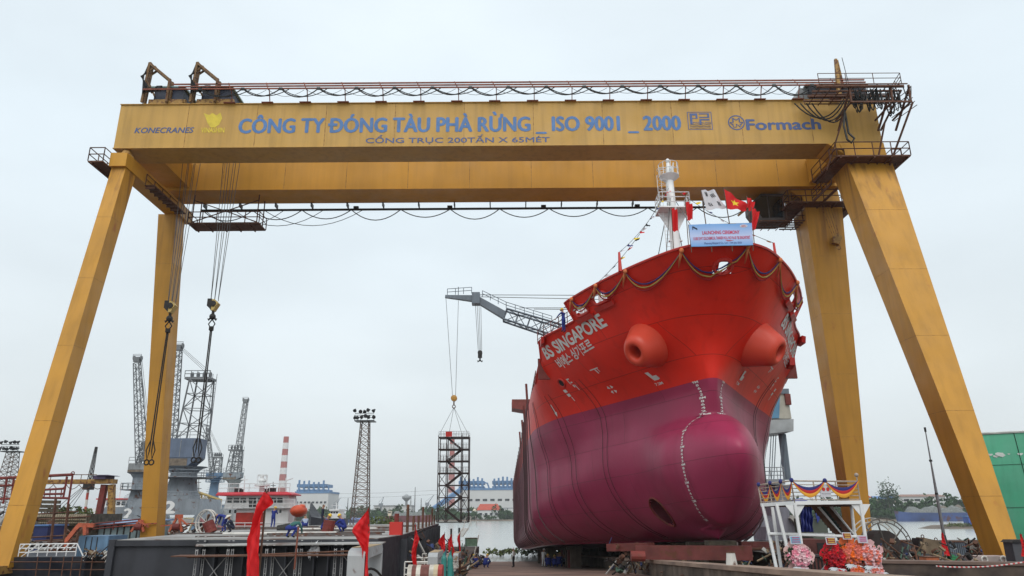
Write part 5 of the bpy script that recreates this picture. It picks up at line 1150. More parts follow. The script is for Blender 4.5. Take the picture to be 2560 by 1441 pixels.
def bodymesh(pose):
    if pose in _B: return _B[pose]
    P=POSE[pose]; vs=[];es=[];rs=[]
    def a(p,r): vs.append(p); rs.append(r); return len(vs)-1
    pel=a(P['pel'],(.145,.115)); mid=a(tuple((P['pel'][i]+P['che'][i])/2 for i in range(3)),(.135,.105)); che=a(P['che'],(.165,.115)); nek=a(P['nek'],(.058,.058)); es+=[(pel,mid),(mid,che),(che,nek)]
    hd=a(tuple(P['nek'][i]+(P['hed'][i]-P['nek'][i])*.6 for i in range(3)),(.055,.055)); es.append((nek,hd))
    for s in (-1,1):
        f=lambda k:(s*P[k][0],P[k][1],P[k][2])
        sh=a(f('sh'),(.075,.07)); el=a(f('el'),(.052,.05)); wr=a(f('wr'),(.036,.032)); es+=[(che,sh),(sh,el),(el,wr)]
        hp_=a(f('hip'),(.105,.10)); kn=a(f('kn'),(.07,.07)); an=a(f('an'),(.048,.05)); to=a(f('to'),(.045,.035)); es+=[(pel,hp_),(hp_,kn),(kn,an),(an,to)]
    me=bpy.data.meshes.new('body'); me.from_pydata(vs,es,[]); o=bpy.data.objects.new('body',me); C.objects.link(o)
    o.modifiers.new('s','SKIN')
    for i,sv in enumerate(me.skin_vertices[0].data): sv.radius=rs[i]; sv.use_root=(i==0)
    ss=o.modifiers.new('u','SUBSURF'); ss.levels=1; ss.render_levels=1
    bpy.context.view_layer.update(); m2=bpy.data.meshes.new_from_object(o.evaluated_get(bpy.context.evaluated_depsgraph_get()))
    V_=[v.co.copy() for v in m2.vertices]; F_=[tuple(p.vertices) for p in m2.polygons]
    bpy.data.objects.remove(o); bpy.data.meshes.remove(me); bpy.data.meshes.remove(m2)
    segs=[]
    for s in (-1,1):
        f=lambda k:V((s*P[k][0],P[k][1],P[k][2])); segs+=[(f('sh'),f('el'),1),(f('el'),f('wr'),1),(f('wr'),f('wr')+(f('wr')-f('el')).normalized()*.06,0),(f('hip'),f('kn'),2),(f('kn'),f('an'),2),(f('an')-V((0,.05,.03)),f('to'),3)]
    segs+=[(V(P['pel']),V(P['pel'])+V((0,0,.03)),2),(V(P['pel']).lerp(V(P['che']),.35),V(P['che']),1),(V(P['nek']),V(P['hed']),0)]
    mi=[]
    for f in F_:
        c=sum((V_[i] for i in f),V())/len(f); best=min(segs,key=lambda sg:(c-(sg[0]+(sg[1]-sg[0])*max(0,min(1,(c-sg[0]).dot(sg[1]-sg[0])/(sg[1]-sg[0]).length_squared)))).length); mi.append(best[2])
    mb=MB(); mb.v=V_; mb.f=F_; mb.m=mi
    h=V(P['hed']); n=V(P['nek']); up=(h-n).normalized(); fw=V((0,1,0)); fw=(fw-up*fw.dot(up)).normalized(); rt=fw.cross(up); q=Matrix((rt,fw,up)).transposed()
    mb.ell(h,(.078,.097,.118),12,8,0,q)
    mb.add([h+q@V(p) for p in ((-.018,.09,-.03),(.018,.09,-.03),(0,.122,-.025),(0,.095,.02))],[(0,1,2),(0,2,3),(1,3,2)],0)
    for s in (-1,1): mb.ell(h+q@V((s*.08,0,0)),(.012,.024,.033),6,4,0,q); mb.ell(h+q@V((s*.032,.089,.015)),(.012,.007,.007),6,4,3,q)
    mb.ell(h+q@V((0,.088,-.055)),(.026,.008,.006),6,4,3,q)
    for s in (-1,1):
        w_=V((s*P['wr'][0],P['wr'][1],P['wr'][2])); e=V((s*P['el'][0],P['el'][1],P['el'][2])); d=(w_-e).normalized(); sd=d.cross(V((0,0,1)) if abs(d.z)<.9 else V((0,1,0))).normalized(); nn=d.cross(sd)
        mb.ell(w_+d*.06,(.040,.02,.055),8,5,0,Matrix((sd,nn,d)).transposed())
        for k in range(4): b=w_+d*.10+sd*(-.03+.02*k); ln=(.065,.078,.072,.055)[k]; mb.poly([b,b+d*ln*.55+nn*.008,b+d*ln*.9+nn*.03],[.0095,.0085,.006],5,0)
        b=w_+d*.04+sd*-.04; mb.poly([b,b+d*.035-sd*.025+nn*.01,b+d*.07-sd*.028+nn*.025],[.012,.010,.007],5,0)
    _B[pose]=(mb,h,q); return _B[pose]
def person(p,rz,pose,label,top,bot,hat,scale=1.0,group=None):
    mb0,h,q=bodymesh(pose); mb=MB(); mb.v=[v*scale for v in mb0.v]; mb.f=list(mb0.f); mb.m=list(mb0.m)
    t=thing('person',p,label,'person',group,rz)
    mb.build('body',[skin,top,bot,shoe],t,True,True)
    mb=MB(); h=h*scale
    if hat is None: mb.ell(h+q@V((0,-.012,.035)),(.084,.098,.095),10,6,0,q); mb.build('hair',hairm,t,True,True)
    elif hat=='cone': mb.lathe([(.26,0),(.25,.01),(.01,.15)],h+q@V((0,0,.05)),14,0,q); mb.build('conical_hat',M('straw_hat',(.55,.52,.45),.8),t,True)
    else:
        mb.lathe([(.125,.0),(.118,.02),(.112,.06),(.09,.11),(.05,.135),(.005,.142)],h+q@V((0,0,.035)),14,0,q); mb.lathe([(.15,-.005),(.15,.008),(.1,.012)],h+q@V((0,.02,.035)),14,0,q); mb.build('helmet',hat,t,True,True)
    return t
def onz(u,v,z): return atz(u,v,z)
DK=DZ+.02
g='workers on the grey block deck'
person(onz(556,1331,DK),1.35,'bend','worker in blue coverall bending over a tilted red drum',clob,clob,None,1.08,g)
person(onz(577,1332,DK),2.0,'squat','crouching worker in dark clothes and pale conical hat',clod,clod,'cone',1.1,g)
person(onz(681,1322,DK),-.3,'work','standing worker in blue coverall before the white tug, yellow helmet',clob,clob,hely,1.05,g)
person(onz(728,1345,DK),-.5,'crouch','worker in green shirt crouching low at the deck edge, yellow helmet',clog,clob,hely,1.12,g)
person(onz(762,1322,DK),.4,'squat','squatting person in pale blue clothes beyond the crouching worker',clol,clob,None,1.1,g)
person(onz(804,1322,DK),-1.4,'stand','standing bareheaded worker in dark navy seen before the black red tug',clod,clod,None,1.12,g)
person(onz(810,1334,DK),-1.4,'squat','squatting worker in blue with yellow helmet behind the upright red drum',clob,clob,hely,1.15,g)
person(onz(856,1332,DK),1.3,'squat','squatting worker in blue coverall at the right, facing left, yellow helmet',clob,clob,hely,1.15,g)
g='people on the slipway'
person(V((-.02,75.3,slz(75.3))),1.2,'stand','man in white shirt and black trousers, white helmet, alone on the slipway',clow,clok,helw,1.04,g)
person(V((2.95,76.5,slz(76.5))),-.6,'work','standing figure in white overalls and white helmet under the hull',clow,clow,helw,1.0,g)
person(V((3.45,75.8,slz(75.8))),.2,'squat','squatting worker in blue next to the figure in white overalls',clob,clob,hely,1.2,g)
person(V((4.05,75.2,slz(75.2))),.1,'squat','middle one of three blue workers squatting under the hull',clob,clob,hely,1.1,g)
person(V((4.45,75.2,slz(75.2))),-.3,'squat','rightmost, biggest of three blue workers squatting under the hull',clob,clob,hely,1.35,g)
person(V((4.95,76,slz(76))),-.2,'squat','person in grey shirt squatting beside the three blue workers',clol,clod,None,1.2,g)
person(V((-3.5,71.8,slz(71.8))),.9,'squat','left one of two blue workers squatting by the junk heap',clob,clob,hely,1.25,g)
person(V((-2.7,73.6,slz(73.6))),-.5,'squat','right one of two blue workers squatting by the junk heap',clob,clob,hely,1.25,g)
q=S(-8.3,6.2,13.42); person(q+V((0,0,.45)),.9,'rail','worker in blue with yellow helmet leaning on the forecastle rail',clob,clob,hely,1.0)
# ------------------------------------------------------------------ slewing jib crane beyond the ship and its load
YJ=95
def J(u,v,dy=0): return at(u,v,YJ+dy)
hp0=J(1955,1080); t=thing('jib_crane',(hp0.x,YJ,.0),'grey slewing crane behind the bow, its jib reaching left over the ship','jib crane')
lg=M('jib_grey_blue',(.135,.165,.20),.5,var=.12,scale=.6,streak=.2)
mb=MB()
a,b,c,d=J(1916,1085,-3),J(1984,1078,-3),J(1984,1048,-3),J(1916,1050,-3)
mb.prism([a,b,c,d],(0,6,0)); bs_o=mb.build('slewing_base',M('crane_base_grey',(.34,.36,.37),.6),t)
mb=MB(); a,b,c,d=J(1920,1047,-2.6),J(1979,1047,-2.6),J(1969,985,-2.6),J(1930,985,-2.6); mb.prism([a,b,c,d],(0,5,0)); hs=mb.build('cab_house',M('house_cream_grey',(.42,.40,.34),.6,streak=.3),t)
mb=MB(); mb.prism([J(1922,1046,-2.66),J(1948,1046,-2.66),J(1950,987,-2.66),J(1932,987,-2.66)],(0,.05,0)); mb.build('window',M('cab_glass_blue',(.10,.24,.38),.1),hs)
mb=MB(); mb.prism([J(1966,1012,-2.9),J(1979,1012,-2.9),J(1976,985,-2.9),J(1962,985,-2.9)],(0,1.5,0)); mb.build('red_panel',redm,hs)
mb=MB(); mb.prism([J(1926,984.5,-2.8),J(1973,984.5,-2.8),J(1972,972,-2.8),J(1932,972,-2.8)],(0,5.4,0)); mb.build('roof',lg,hs)
q0,q1=J(1955,1085),J(1955,1200); mb=MB(); mb.tube((q0.x,YJ,q0.z-.05),(q0.x,YJ,q1.z),.5,n=10)
for u in (1922,1928,1934,1950,1958): p=J(u,1088,-2); mb.tube((p.x+.3,YJ-2,p.z),(p.x-.6,YJ-2,q1.z),.06,n=4)
mb.build('mast',lg,t)
mb=MB(); a=J(1895,1212,-3); b=J(1962,1198,-3); mb.b2((a.x,YJ-3,a.z),(b.x,YJ+3,b.z)); rail(mb,[(a.x,YJ-3,b.z),(b.x,YJ-3,b.z)],1.4,.05,2,.8); mb.build('portal_deck',M('portal_deck_grey',(.26,.28,.30),.6),t)
mb=MB(); mb.prism([J(1938,1213,-2.5),J(1975,1213,-2.5),J(1974,1290,-2.5),J(2012,1325,-2.5),J(2010,1352,-2.5),J(1914,1352,-2.5),J(1916,1318,-2.5),J(1936,1290,-2.5)],(0,4.5,0)); mb.build('portal_leg',M('portal_leg_grey',(.20,.20,.24),.6,streak=.25),t)
mb=MB(); mb.beam(J(1976,1292,-2.8),J(2013,1328,-2.8),.9,.5); mb.build('leg_top_plate',M('portal_plate_pale',(.42,.41,.37),.6),t)
# jib: lattice root, box head, fly tip
root=V((hp0.x-.5,YJ,J(1955,1000).z)); kn=J(1190,748); tip=J(1113,745.5); mid=J(1262,788)
mb=truss(MB(),root,mid,2.8,1.5,22,.14,.07); jb=mb.build('jib',lg,t)
mb=MB(); mb.beam(mid-V((0,0,.1)),kn,1.1,1.0,0,.8,.85); mb.beam(kn,tip+V((0,0,.2)),.9,.85,0,.5,.35); mb.box(kn,(1.1,1.4,1.6)); mb.build('jib_head',lg,jb)
mb=MB(); d_=(mid-kn).normalized(); up=V((0,0,.62)); rail(mb,[tip+V((.3,-.2,.35)),kn+V((-.6,-.2,.75))],.9,.045,1,1.3); rail(mb,[kn+V((.9,-.5,.2)),mid+V((.2,-.5,.85)),root.lerp(mid,.82)+V((0,-.5,.95))],.85,.045,1,1.4); mb.tube(tip+V((1.8,0,.4)),tip+V((1.8,0,1.6)),.05); mb.build('catwalk_rail',lg,jb)
mb=MB(); hd=V((hp0.x-2,YJ,J(1955,740).z)); 
for k,(p,q) in enumerate(((kn+V((.3,0,.6)),0),(kn+V((.6,.3,.4)),-.9),(mid+V((2,0,1.0)),-1.6),(mid+V((4,.3,.9)),-2.0))): mb.tube(p,hd+V((0,.2*k,q)),.045,n=4)
mb.tube(root,hd+V((0,0,.5)),.35,.2,n=8); mb.build('pendant_rope',steelw,jb)
# free hook and the hanging stair tower
p=J(1200,893); t=thing('hook_block',p,'dark crane hook hanging free from the grey jib','hook block')
mb=MB(); mb.box(p+V((0,0,.35)),(.55,.5,.9)); mb.lathe([(.32,-.3),(.32,.3)],p+V((0,0,.55)),12,0,Matrix.Rotation(PI/2,3,'X')); mb.build('body',blk,t); mb=MB()
mb.poly([p+V(q) for q in ((0,0,-.1),(0,0,-.45),(.3,0,-.65),(.36,0,-.45))],[.12,.11,.09,.04],6); mb.poly([p+V(q) for q in ((0,0,-.45),(-.3,0,-.65),(-.36,0,-.45))],[.11,.09,.04],6); mb.build('hook',blk,t); mb=MB()
for k in range(4): mb.tube(p+V((-.25+.16*k,0,.9)),kn+V((-.1+.25*k,.1*k,-.6)),.03,n=4)
mb.build('hoist_rope',steelw,t)
p=J(1135,998); t=thing('hook_block',p,'yellow hook block carrying the stair tower on slings','hook block')
mb=MB(); mb.lathe([(.15,-.28),(.42,-.2),(.42,.2),(.15,.28)],p+V((0,0,.1)),12,0,Matrix.Rotation(PI/2,3,'X')); mb.build('body',M('hook_orange',(.45,.24,.05),.5),t)
mb=MB(); mb.tube(p+V((0,0,-.2)),p+V((0,0,-.85)),.09); mb.ring(p+V((0,0,-1.0)),(0,1,0),.2,.06,10,5); mb.build('hook',rus,t)
mb=MB(); mb.tube(p+V((-.2,0,.4)),tip+V((.1,0,0)),.028,n=4); mb.tube(p+V((.2,0,.4)),J(1146,752),.028,n=4); mb.build('hoist_rope',steelw,t)
a=J(1099,1096); b=J(1171,1306); W=b.x-a.x; D=2.2; zt=a.z; zb=b.z; t=thing('stair_tower',((a.x+b.x)/2,YJ,zb),'dark scaffold stair tower hanging in the air from a crane','stair tower')
stm=M('stair_tower_steel',(.045,.030,.028),.6,var=.3,scale=2); xs_=[a.x,a.x+W*.27,a.x+W*.76,b.x]
mb=MB()
for x in xs_:
    for y in (-D/2,D/2): mb.tube((x,YJ+y,zb),(x,YJ+y,zt+.25),.065,n=5)
mb.build('upright',stm,t)
lv=[zt-(zt-zb)*k/7 for k in range(8)]
for k,z in enumerate(lv):
    mb=MB()
    for y in (-D/2,D/2): mb.tube((a.x,YJ+y,z),(b.x,YJ+y,z),.05 if k>3 else .07,n=5)
    if k<4: mb.b2((a.x,YJ-D/2,z-.06),(b.x,YJ+D/2,z-.01)); 
    else:
        for i,j in ((0,1),(2,3),(1,2)): 
            if k<8 and i!=1 or k>5: mb.tube((xs_[i],YJ-D/2,lv[k-1]),(xs_[j],YJ-D/2,z),.035,n=4); mb.tube((xs_[j],YJ-D/2,lv[k-1]),(xs_[i],YJ-D/2,z),.035,n=4)
    (mb.each if k<0 else mb.build)('landing',stm,t)
    if k<4: mb=MB(); rail(mb,[(a.x,YJ-D/2,z),(b.x,YJ-D/2,z)],.75,.022,1,.32); rail(mb,[(a.x,YJ+D/2,z),(b.x,YJ+D/2,z)],.75,.022,1,.5); mb.build('guard_rail',galv,t)
for k in range(7):
    x0,x1=(xs_[1],xs_[2]) if k%2==0 else (xs_[2],xs_[1]); mb=MB()
    for y in (-.75,.05): mb.beam((x0,YJ+y,lv[k]),(x1,YJ+y,lv[k+1]),.08,.24)
    for i in range(7): f=(i+.5)/7; mb.box((x0+(x1-x0)*f,YJ-.35,lv[k]+(lv[k+1]-lv[k])*f),(.24,.8,.05))
    mb.build('flight',stm,t)
mb=MB()
for x,y in ((a.x,-D/2),(b.x,-D/2),(xs_[1],D/2),(xs_[2],D/2)): mb.tube((x,YJ+y,zt+.25),p+V((0,0,-1.1)),.022,n=4)
mb.build('sling',rope,t)
mb=MB(); mb.b2((J(1116,1090).x,YJ-D/2-.06,zt+.08),(J(1132,1090).x,YJ-D/2-.03,zt+.72)); mb.build('red_board',redp,t)
# ------------------------------------------------------------------ white tug and other craft at left
Yt=92
def Tp(u,v,dy=0): return at(u,v,Yt+dy)
t=thing('white_tug',(Tp(645,1330).x,Yt+4,WZ),'white tug with red topped bridge moored behind the block','ship')
x0,x1=Tp(545,1300).x,Tp(735,1300).x; zd=Tp(645,1332).z
mb=hullmesh(MB(),((x0+x1)/2-1,Yt+4,WZ),x1-x0+6,8,zd-WZ,PI,.2,.3); mb.build('hull',M('tug_hull_red',(.22,.03,.03),.5),t)
mb=MB(); mb.b2((Tp(585,1330).x,Yt,zd),(Tp(718,1330).x,Yt+3,Tp(645,1272).z)); dk=mb.build('deckhouse',wht,t)
mb=MB(); zb0,zb1=Tp(645,1272).z,Tp(645,1240).z; mb.prism([(Tp(566,1270).x,Yt-.6,zb0+.02),(Tp(731,1270).x,Yt-.6,zb0+.02),(Tp(725,1240).x,Yt-.6,zb1),(Tp(572,1240).x,Yt-.6,zb1)],(0,3.2,0)); br=mb.build('bridge',wht,t)
mb=MB(); zr0,zr1=Tp(645,1240).z+.02,Tp(645,1231).z; mb.b2((Tp(549,1240).x,Yt-1.2,zr0),(Tp(736,1240).x,Yt+3,zr0+.12)); mb.hexa([(Tp(549,1240).x,Yt-1.2,zr0+.125),(Tp(736,1240).x,Yt-1.2,zr0+.125),(Tp(736,1240).x,Yt+3,zr0+.125),(Tp(549,1240).x,Yt+3,zr0+.125),(Tp(551,1240).x,Yt-.9,zr1),(Tp(722,1240).x,Yt-.9,zr1),(Tp(722,1240).x,Yt+2.5,zr1),(Tp(551,1240).x,Yt+2.5,zr1)]); mb.build('bridge_roof',M('roof_crimson',(.50,.035,.05),.5),br)
for k,(ua,ub) in enumerate(((568,581),(584,598),(601,615),(622,640),(645,658),(677,690),(693,706),(660,672))):
    mb=MB(); tall=ua in (622,645); mb.prism([Tp(ua,1268 if tall else 1257,-.65),Tp(ub,1268 if tall else 1257,-.65),Tp(ub,1245,-.65),Tp(ua,1245,-.65)],(0,.03,0)); mb.build('window',glass,br)
for u in (572,585,688,698): mb=MB(); mb.b2((Tp(u,1283,-.03).x,Yt-.03,Tp(u,1283).z),(Tp(u+5,1283,-.03).x,Yt-.005,Tp(u,1275).z)); mb.build('porthole',glass,dk)
mb=MB(); mb.b2((Tp(586,1325,-.1).x,Yt-.1,Tp(586,1322).z),(Tp(630,1325,-.1).x,Yt-.02,Tp(586,1282).z)); mb.b2((Tp(632,1325,-.1).x,Yt-.12,Tp(586,1322).z),(Tp(655,1325,-.1).x,Yt-.02,Tp(586,1282).z)); mb.build('red_door',M('door_red',(.36,.03,.02),.5,var=.3,scale=1),dk)
mb=MB(); rail(mb,[Tp(560,1332,-.5),Tp(735,1332,-.5)],1.1,.05,2,1.2); rail(mb,[(Tp(551,1240).x,Yt-.8,zr1),(Tp(728,1240).x,Yt-.8,zr1)],1.0,.04,1,1.3); rail(mb,[(Tp(560,1272).x,Yt-.9,zb0),(Tp(740,1272).x,Yt-.9,zb0)],1.0,.035,1,1.3); mb.build('railing',wht,t)
mb=MB(); m0=Tp(655,1229); mb.tube(m0,Tp(655,1190),.35,.2,n=8); mb.lathe([(.9,-.1),(.9,.1)],Tp(655,1214),12); mb.lathe([(.3,0),(.5,.4),(.3,.7)],Tp(655,1211),10); mb.beam(Tp(645,1189),Tp(667,1189),.2,.2); mb.tube(Tp(667,1231),Tp(667,1188),.06); rail(mb,[Tp(643,1211),Tp(667,1211)],1.1,.04,1,.6)
mb.tube(Tp(715,1231),Tp(715,1195),.07); mb.tube(Tp(715,1202),Tp(733,1196),.05); mb.tube(Tp(610,1231),Tp(612,1190),.06); mb.beam(Tp(604,1200),Tp(620,1200),.08,.08); mb.build('mast',wht,t)
mb=MB(); 
for u,w_ in ((595,.7),(603,.5),(668,.6),(680,.8)): mb.box(Tp(u,1228,2),(w_,w_,w_*.9))
mb.build('roof_gear',blk,t)
p=Tp(747,1278,-1); t=thing('lifeboat',p,'orange enclosed lifeboat slung at the right end of the tug','lifeboat'); mb=MB(); om=M('lifeboat_orange',(.60,.085,.03),.45,var=.1); mb.ell(p,(.98,1.5,.72),16,9); mb.build('hull',om,t,smooth=True); mb=MB(); mb.ell(p+V((.4,-.1,.45)),(.42,.6,.34),12,7); mb.build('canopy',om,t,smooth=True); mb=MB(); mb.beam(p+V((-.9,0,-2.6)),p+V((.2,0,.9)),.2,.2); mb.beam(p+V((.9,1.5,-2.8)),p+V((.2,1.5,.9)),.2,.2); mb.build('davit',whtr,t)
# black and red tug
def smallship(u0,u1,Y,zv,label,hm1,hm2,sup,supu,supv,rm=None,bowr=False,win=4,name='ship'):
    a,b=at(u0,1300,Y),at(u1,1300,Y); L_=b.x-a.x; zt=at(u0,zv,Y).z; t=thing(name,((a.x+b.x)/2,Y+3,WZ),label,'ship'); q=0 if bowr else PI
    mb=hullmesh(MB(),((a.x+b.x)/2,Y+3,WZ),L_,7,(zt-WZ)*.5,q,.2,.1); mb.build('hull_bottom',hm2,t); mb=hullmesh(MB(),((a.x+b.x)/2,Y+3,WZ),L_*1.01,7.2,(zt-WZ),q,.2,.35,z0=(zt-WZ)*.5+.02,flare=.96); mb.build('hull',hm1,t)
    s0_,s1_=at(supu[0],1290,Y).x,at(supu[1],1290,Y).x; z1=at(u0,supv,Y).z; mb=MB(); mb.b2((s0_,Y+.5,zt-.2),(s1_,Y+5.5,zt+(z1-zt)*.5)); w_=(s1_-s0_); mb.b2((s0_+w_*.12,Y+.9,zt+(z1-zt)*.505),(s1_-w_*.1,Y+5,z1)); dh=mb.build('deckhouse',sup,t)
    for k in range(win): mb=MB(); x=s0_+w_*(.18+.7*k/win); mb.b2((x,Y+.86,zt+(z1-zt)*.66),(x+w_*.5/win,Y+.895,zt+(z1-zt)*.88)); mb.build('window',glass,dh)
    mb=MB(); mb.b2((s0_+w_*.06,Y+.6,z1+.02),(s1_-w_*.04,Y+5.3,z1+.25)); mb.build('deckhouse_roof',rm or sup,dh); mb=MB(); xm=(s0_+s1_)/2; mb.tube((xm,Y+2,z1+.26),(xm,Y+2,z1+(z1-zt)*1.1),.1,.05); mb.beam((xm-.8,Y+2,z1+(z1-zt)*.7),(xm+.8,Y+2,z1+(z1-zt)*.7),.07,.07); mb.build('mast',sup,t); return t
navy2=M('ship_black',(.02,.022,.03),.5); maro=M('ship_maroon',(.16,.02,.035),.6)
smallship(762,850,120,1297,'black and red cargo tug moored right of the orange lifeboat',navy2,maro,wht,(818,846),1278,None,False,3)
smallship(196,335,140,1292,'white and maroon cargo ship behind the small yellow gantry at left',maro,maro,wht,(222,332),1250,redp,True,6)
smallship(1895,1940,210,1300,'small white ship moored far away right of the bow',navy2,navy2,wht,(1905,1930),1262,None,True,3)
# far masts and derricks behind the tug
for u,vt,Y,lb in ((497,1196,150,'thin ship mast with cross arms between portal crane and blue crane'),(683,1205,140,'thin white mast above the tug roof right of the radar mast'),(388,1236,150,'thin mast left of the crane marked 2 beside a red hut')):
    a,b=at(u,1300,Y),at(u,vt,Y); mb=MB(); mb.tube(a,b,.15,.06,n=5)
    for f in (.6,.75,.9): c=a.lerp(b,f); mb.tube(c-V((1.0-f*.6,0,0)),c+V((1.0-f*.6,0,0)),.06,n=4)
    tag(mb.build('ship_mast',steelw),lb,'mast')
a,b=at(455,1225,125),at(545,1262,125); mb=truss(MB(),a,b,1.0,1.6,9,.12,.07); tag(mb.build('derrick_boom',M('boom_tan',(.45,.33,.12),.6)),'tan lattice derrick boom slanting right of the crane marked 2','boom')
# ---- left clutter: small gantry, hoist mast, timber rack, work boat, containers
Yg=78
def G(u,v,dy=0): return at(u,v,Yg+dy)
t=thing('small_gantry',(G(200,1330).x,Yg,-.9),'small rusty yellow gantry with dark house on its beam','gantry'); mb=MB(); a,b=G(40,1210),G(287,1210); mb.b2((a.x,Yg-.5,G(100,1211).z),(b.x,Yg+.5,G(100,1200).z)); mb.build('beam',yelw,t)
for (u,v),(u2,v2),m in (((280,1212),(276,1345),yelw),((262,1212),(236,1345),redm),((60,1212),(50,1345),yelw)): mb=MB(); mb.beam(G(u,v),G(u2,v2),.55,.55); mb.build('leg',m,t)
mb=MB(); mb.b2((G(243,1199).x,Yg-.8,G(243,1199).z),(G(273,1199).x,Yg+1,G(243,1190).z)); mb.prism([G(240,1189.5,-1),G(276,1189.5,-1),G(270,1187.5,-1),G(246,1187.5,-1)],(0,2,0)); mb.build('trolley_house',M('house_plum',(.07,.05,.10),.6),t)
mb=MB(); rail(mb,[G(50,1199.5,-.4),G(240,1199.5,-.4)],.5,.04,0,1.6)
for k in range(6): mb.poly(sag(G(70+k*32,1212,-.6),G(102+k*32,1212,-.6),.45,6),.035,4)
mb.build('rail_bar',rus,t)
Yh=88; a,b,c=at(241,1118,Yh),at(222,1215,Yh),at(207,1320,Yh); t=thing('hoist_derrick',V((c.x,Yh,-.9)),'thin lattice derrick on a red and white pole at left','derrick'); mb=truss(MB(),b,a,.42,.18,16,.045,.025); mb.build('boom',blk,t)
pts=[b.lerp(c,k/6) for k in range(7)]
for par,m in ((0,whtr),(1,M('pole_red',(.4,.06,.04),.6))):
    mb=MB(); 
    for k in range(par,6,2): mb.tube(pts[k],pts[k+1],.15,n=7)
    mb.build('pole_band',m,t)
mb=MB(); mb.box(b,(.9,.9,.9)); 
for k in range(4): mb.tube(b+V((0,0,.5)),at(105+k*18,1300,Yh),.035,n=3)
mb.build('stay_rope',blk,t)
# rusty pipe frames
Yf=62
def Fp(u,v,dy=0): return at(u,v,Yf+dy)
t=thing('pipework',Fp(110,1330),'tall rusty pipe framework behind the yellow leg at left','pipe frame'); mb=MB()
for (u,v),(u2,v2) in (((0,1196),(182,1187)),((182,1185),(168,1275)),((168,1192),(158,1245)),((105,1245),(172,1246)),((0,1248),(110,1244)),((18,1195),(8,1260)),((35,1192),(28,1250)),((0,1215),(60,1212)),((110,1225),(160,1222)),((110,1236),(160,1235))): mb.tube(Fp(u,v),Fp(u2,v2),.12 if v>1180 and u2>150 and v2<1280 and abs(v-v2)<12 and v<1200 else .09,n=6)
for k in range(4): mb.tube(Fp(112+14*k,1222,1),Fp(110+14*k,1246,1),.05,n=4)
mb.ring(Fp(182,1184),(0,1,0),.14,.04,10,4); mb.build('pipe',redm,t)
for j,(u,u2,vt,m,lb) in enumerate(((140,118,1245,rus,'leaning rusty scaffold post left of the timber rack'),(172,150,1260,rus,'leaning rusty scaffold post in front of the timber rack'),(196,172,1330,rus,'thin scaffold post by the work boat bow'))):
    mb=MB(); mb.tube(at(u,vt,57),at(u2,1441,57),.10,n=5)
    for k in range(3): 
        f=.2+.3*k; c=at(u,vt,57).lerp(at(u2,1441,57),f); mb.tube(c-V((2.2,0,.1)),c+V((1.8,0,.1)),.05,n=4)
    tag(mb.build('scaffold_post',m),lb,'scaffold')
# timber rack with shrubs on top
Yr=70; wood=M('old_timber',(.085,.07,.05),.9,var=.45,scale=3)
def Rp(u,v,dy=0): return at(u,v,Yr+dy)
t=thing('timber_rack',Rp(150,1330),'dark timber rack stacked with sawn logs at left','timber rack'); mb=MB()
for r_ in range(3):
    for k in range(26): u=72+k*5.6; mb.beam(Rp(u+3,1289+r_*8,-.5),Rp(u,1296+r_*8,-.8),.14,.3)
mb.build('log_end',M('log_end_tan',(.20,.165,.115),.9,var=.3,scale=3),t); mb=MB()
for r_ in range(8): mb.beam(Rp(60,1288+r_*8,.2),Rp(216,1290+r_*8,.2),.28,.2)
for v in (1255,1266,1276): mb.beam(Rp(90,v,.5),Rp(150,v+1,.5),.3,.3)
mb.b2((Rp(60,1330).x,Yr+.3,Rp(60,1345).z),(Rp(216,1330).x,Yr+6,Rp(60,1286).z)); mb.build('timber_stack',wood,t)
mb=MB()
for u in range(120,215,9): leaves(mb,Rp(u,1281+4*math.sin(u),1.5),(.8,1,.6),70,.16)
tag(mb.build('rack_weeds',grassm),'pale green weeds growing over the top of the timber rack','weeds',kind='stuff')
# work boat
Yb=48
def Bp(u,v,dy=0): return at(u,v,Yb+dy)
t=thing('work_boat',Bp(170,1441),'dark hulled work boat with white bow rail beside the yellow leg','boat'); hz=Bp(150,1393).z; mb=MB()
mb.prism([V((Bp(-60,1393).x,Yb,hz)),V((Bp(214,1393).x,Yb,hz)),V((Bp(214,1393).x,Yb+.3,hz-3.2)),V((Bp(-60,1393).x,Yb+.6,hz-3.2))],(0,6,0)); mb.build('hull',M('boat_dark_blue',(.012,.016,.028),.5,var=.4,scale=1,streak=.3,dirt=(.05,.045,.045)),t)
mb=MB(); p0,p1=Bp(45,1392,-.05),Bp(188,1390,-.05); rail(mb,[p0,p1],.72,.035,2,.62); mb.tube(p1+V((0,0,.72)),Bp(208,1391,-.05),.04); mb.tube(p0+V((.2,0,0)),p0+V((1.2,0,.7)),.03)
for k in range(9): c=p0.lerp(p1,k/9); mb.beam(c+V((0,0,.36)),c+V((.3,0,.72)),.1,.05)
mb.build('bow_rail',wht,t)
mb=MB(); mb.b2((Bp(178,1380).x,Yb+.6,hz),(Bp(253,1380).x,Yb+3,Bp(200,1341).z)); cb_=mb.build('cabin',M('cabin_pale_blue',(.11,.20,.31),.6,var=.25,scale=1,streak=.4),t)
mb=MB(); 
for u in (197,212,226): mb.b2((Bp(u,1376).x,Yb+.55,hz+.1),(Bp(u+1.5,1376).x,Yb+.595,Bp(200,1344).z))
mb.build('panel_seam',blk,cb_)
mb=MB(); om2=M('derrick_orange',(.42,.10,.05),.6,var=.25,scale=2,rust=.2); mb.beam(Bp(168,1350,.3),Bp(198,1314,.3),.18,.25); mb.beam(Bp(196,1313,.3),Bp(236,1314,.3),.18,.25); mb.beam(Bp(165,1375,.3),Bp(168,1348,.3),.2,.2); mb.beam(Bp(214,1338,.3),Bp(214,1314,.3),.2,.3); mb.build('orange_frame',om2,t)
mb=MB(); 
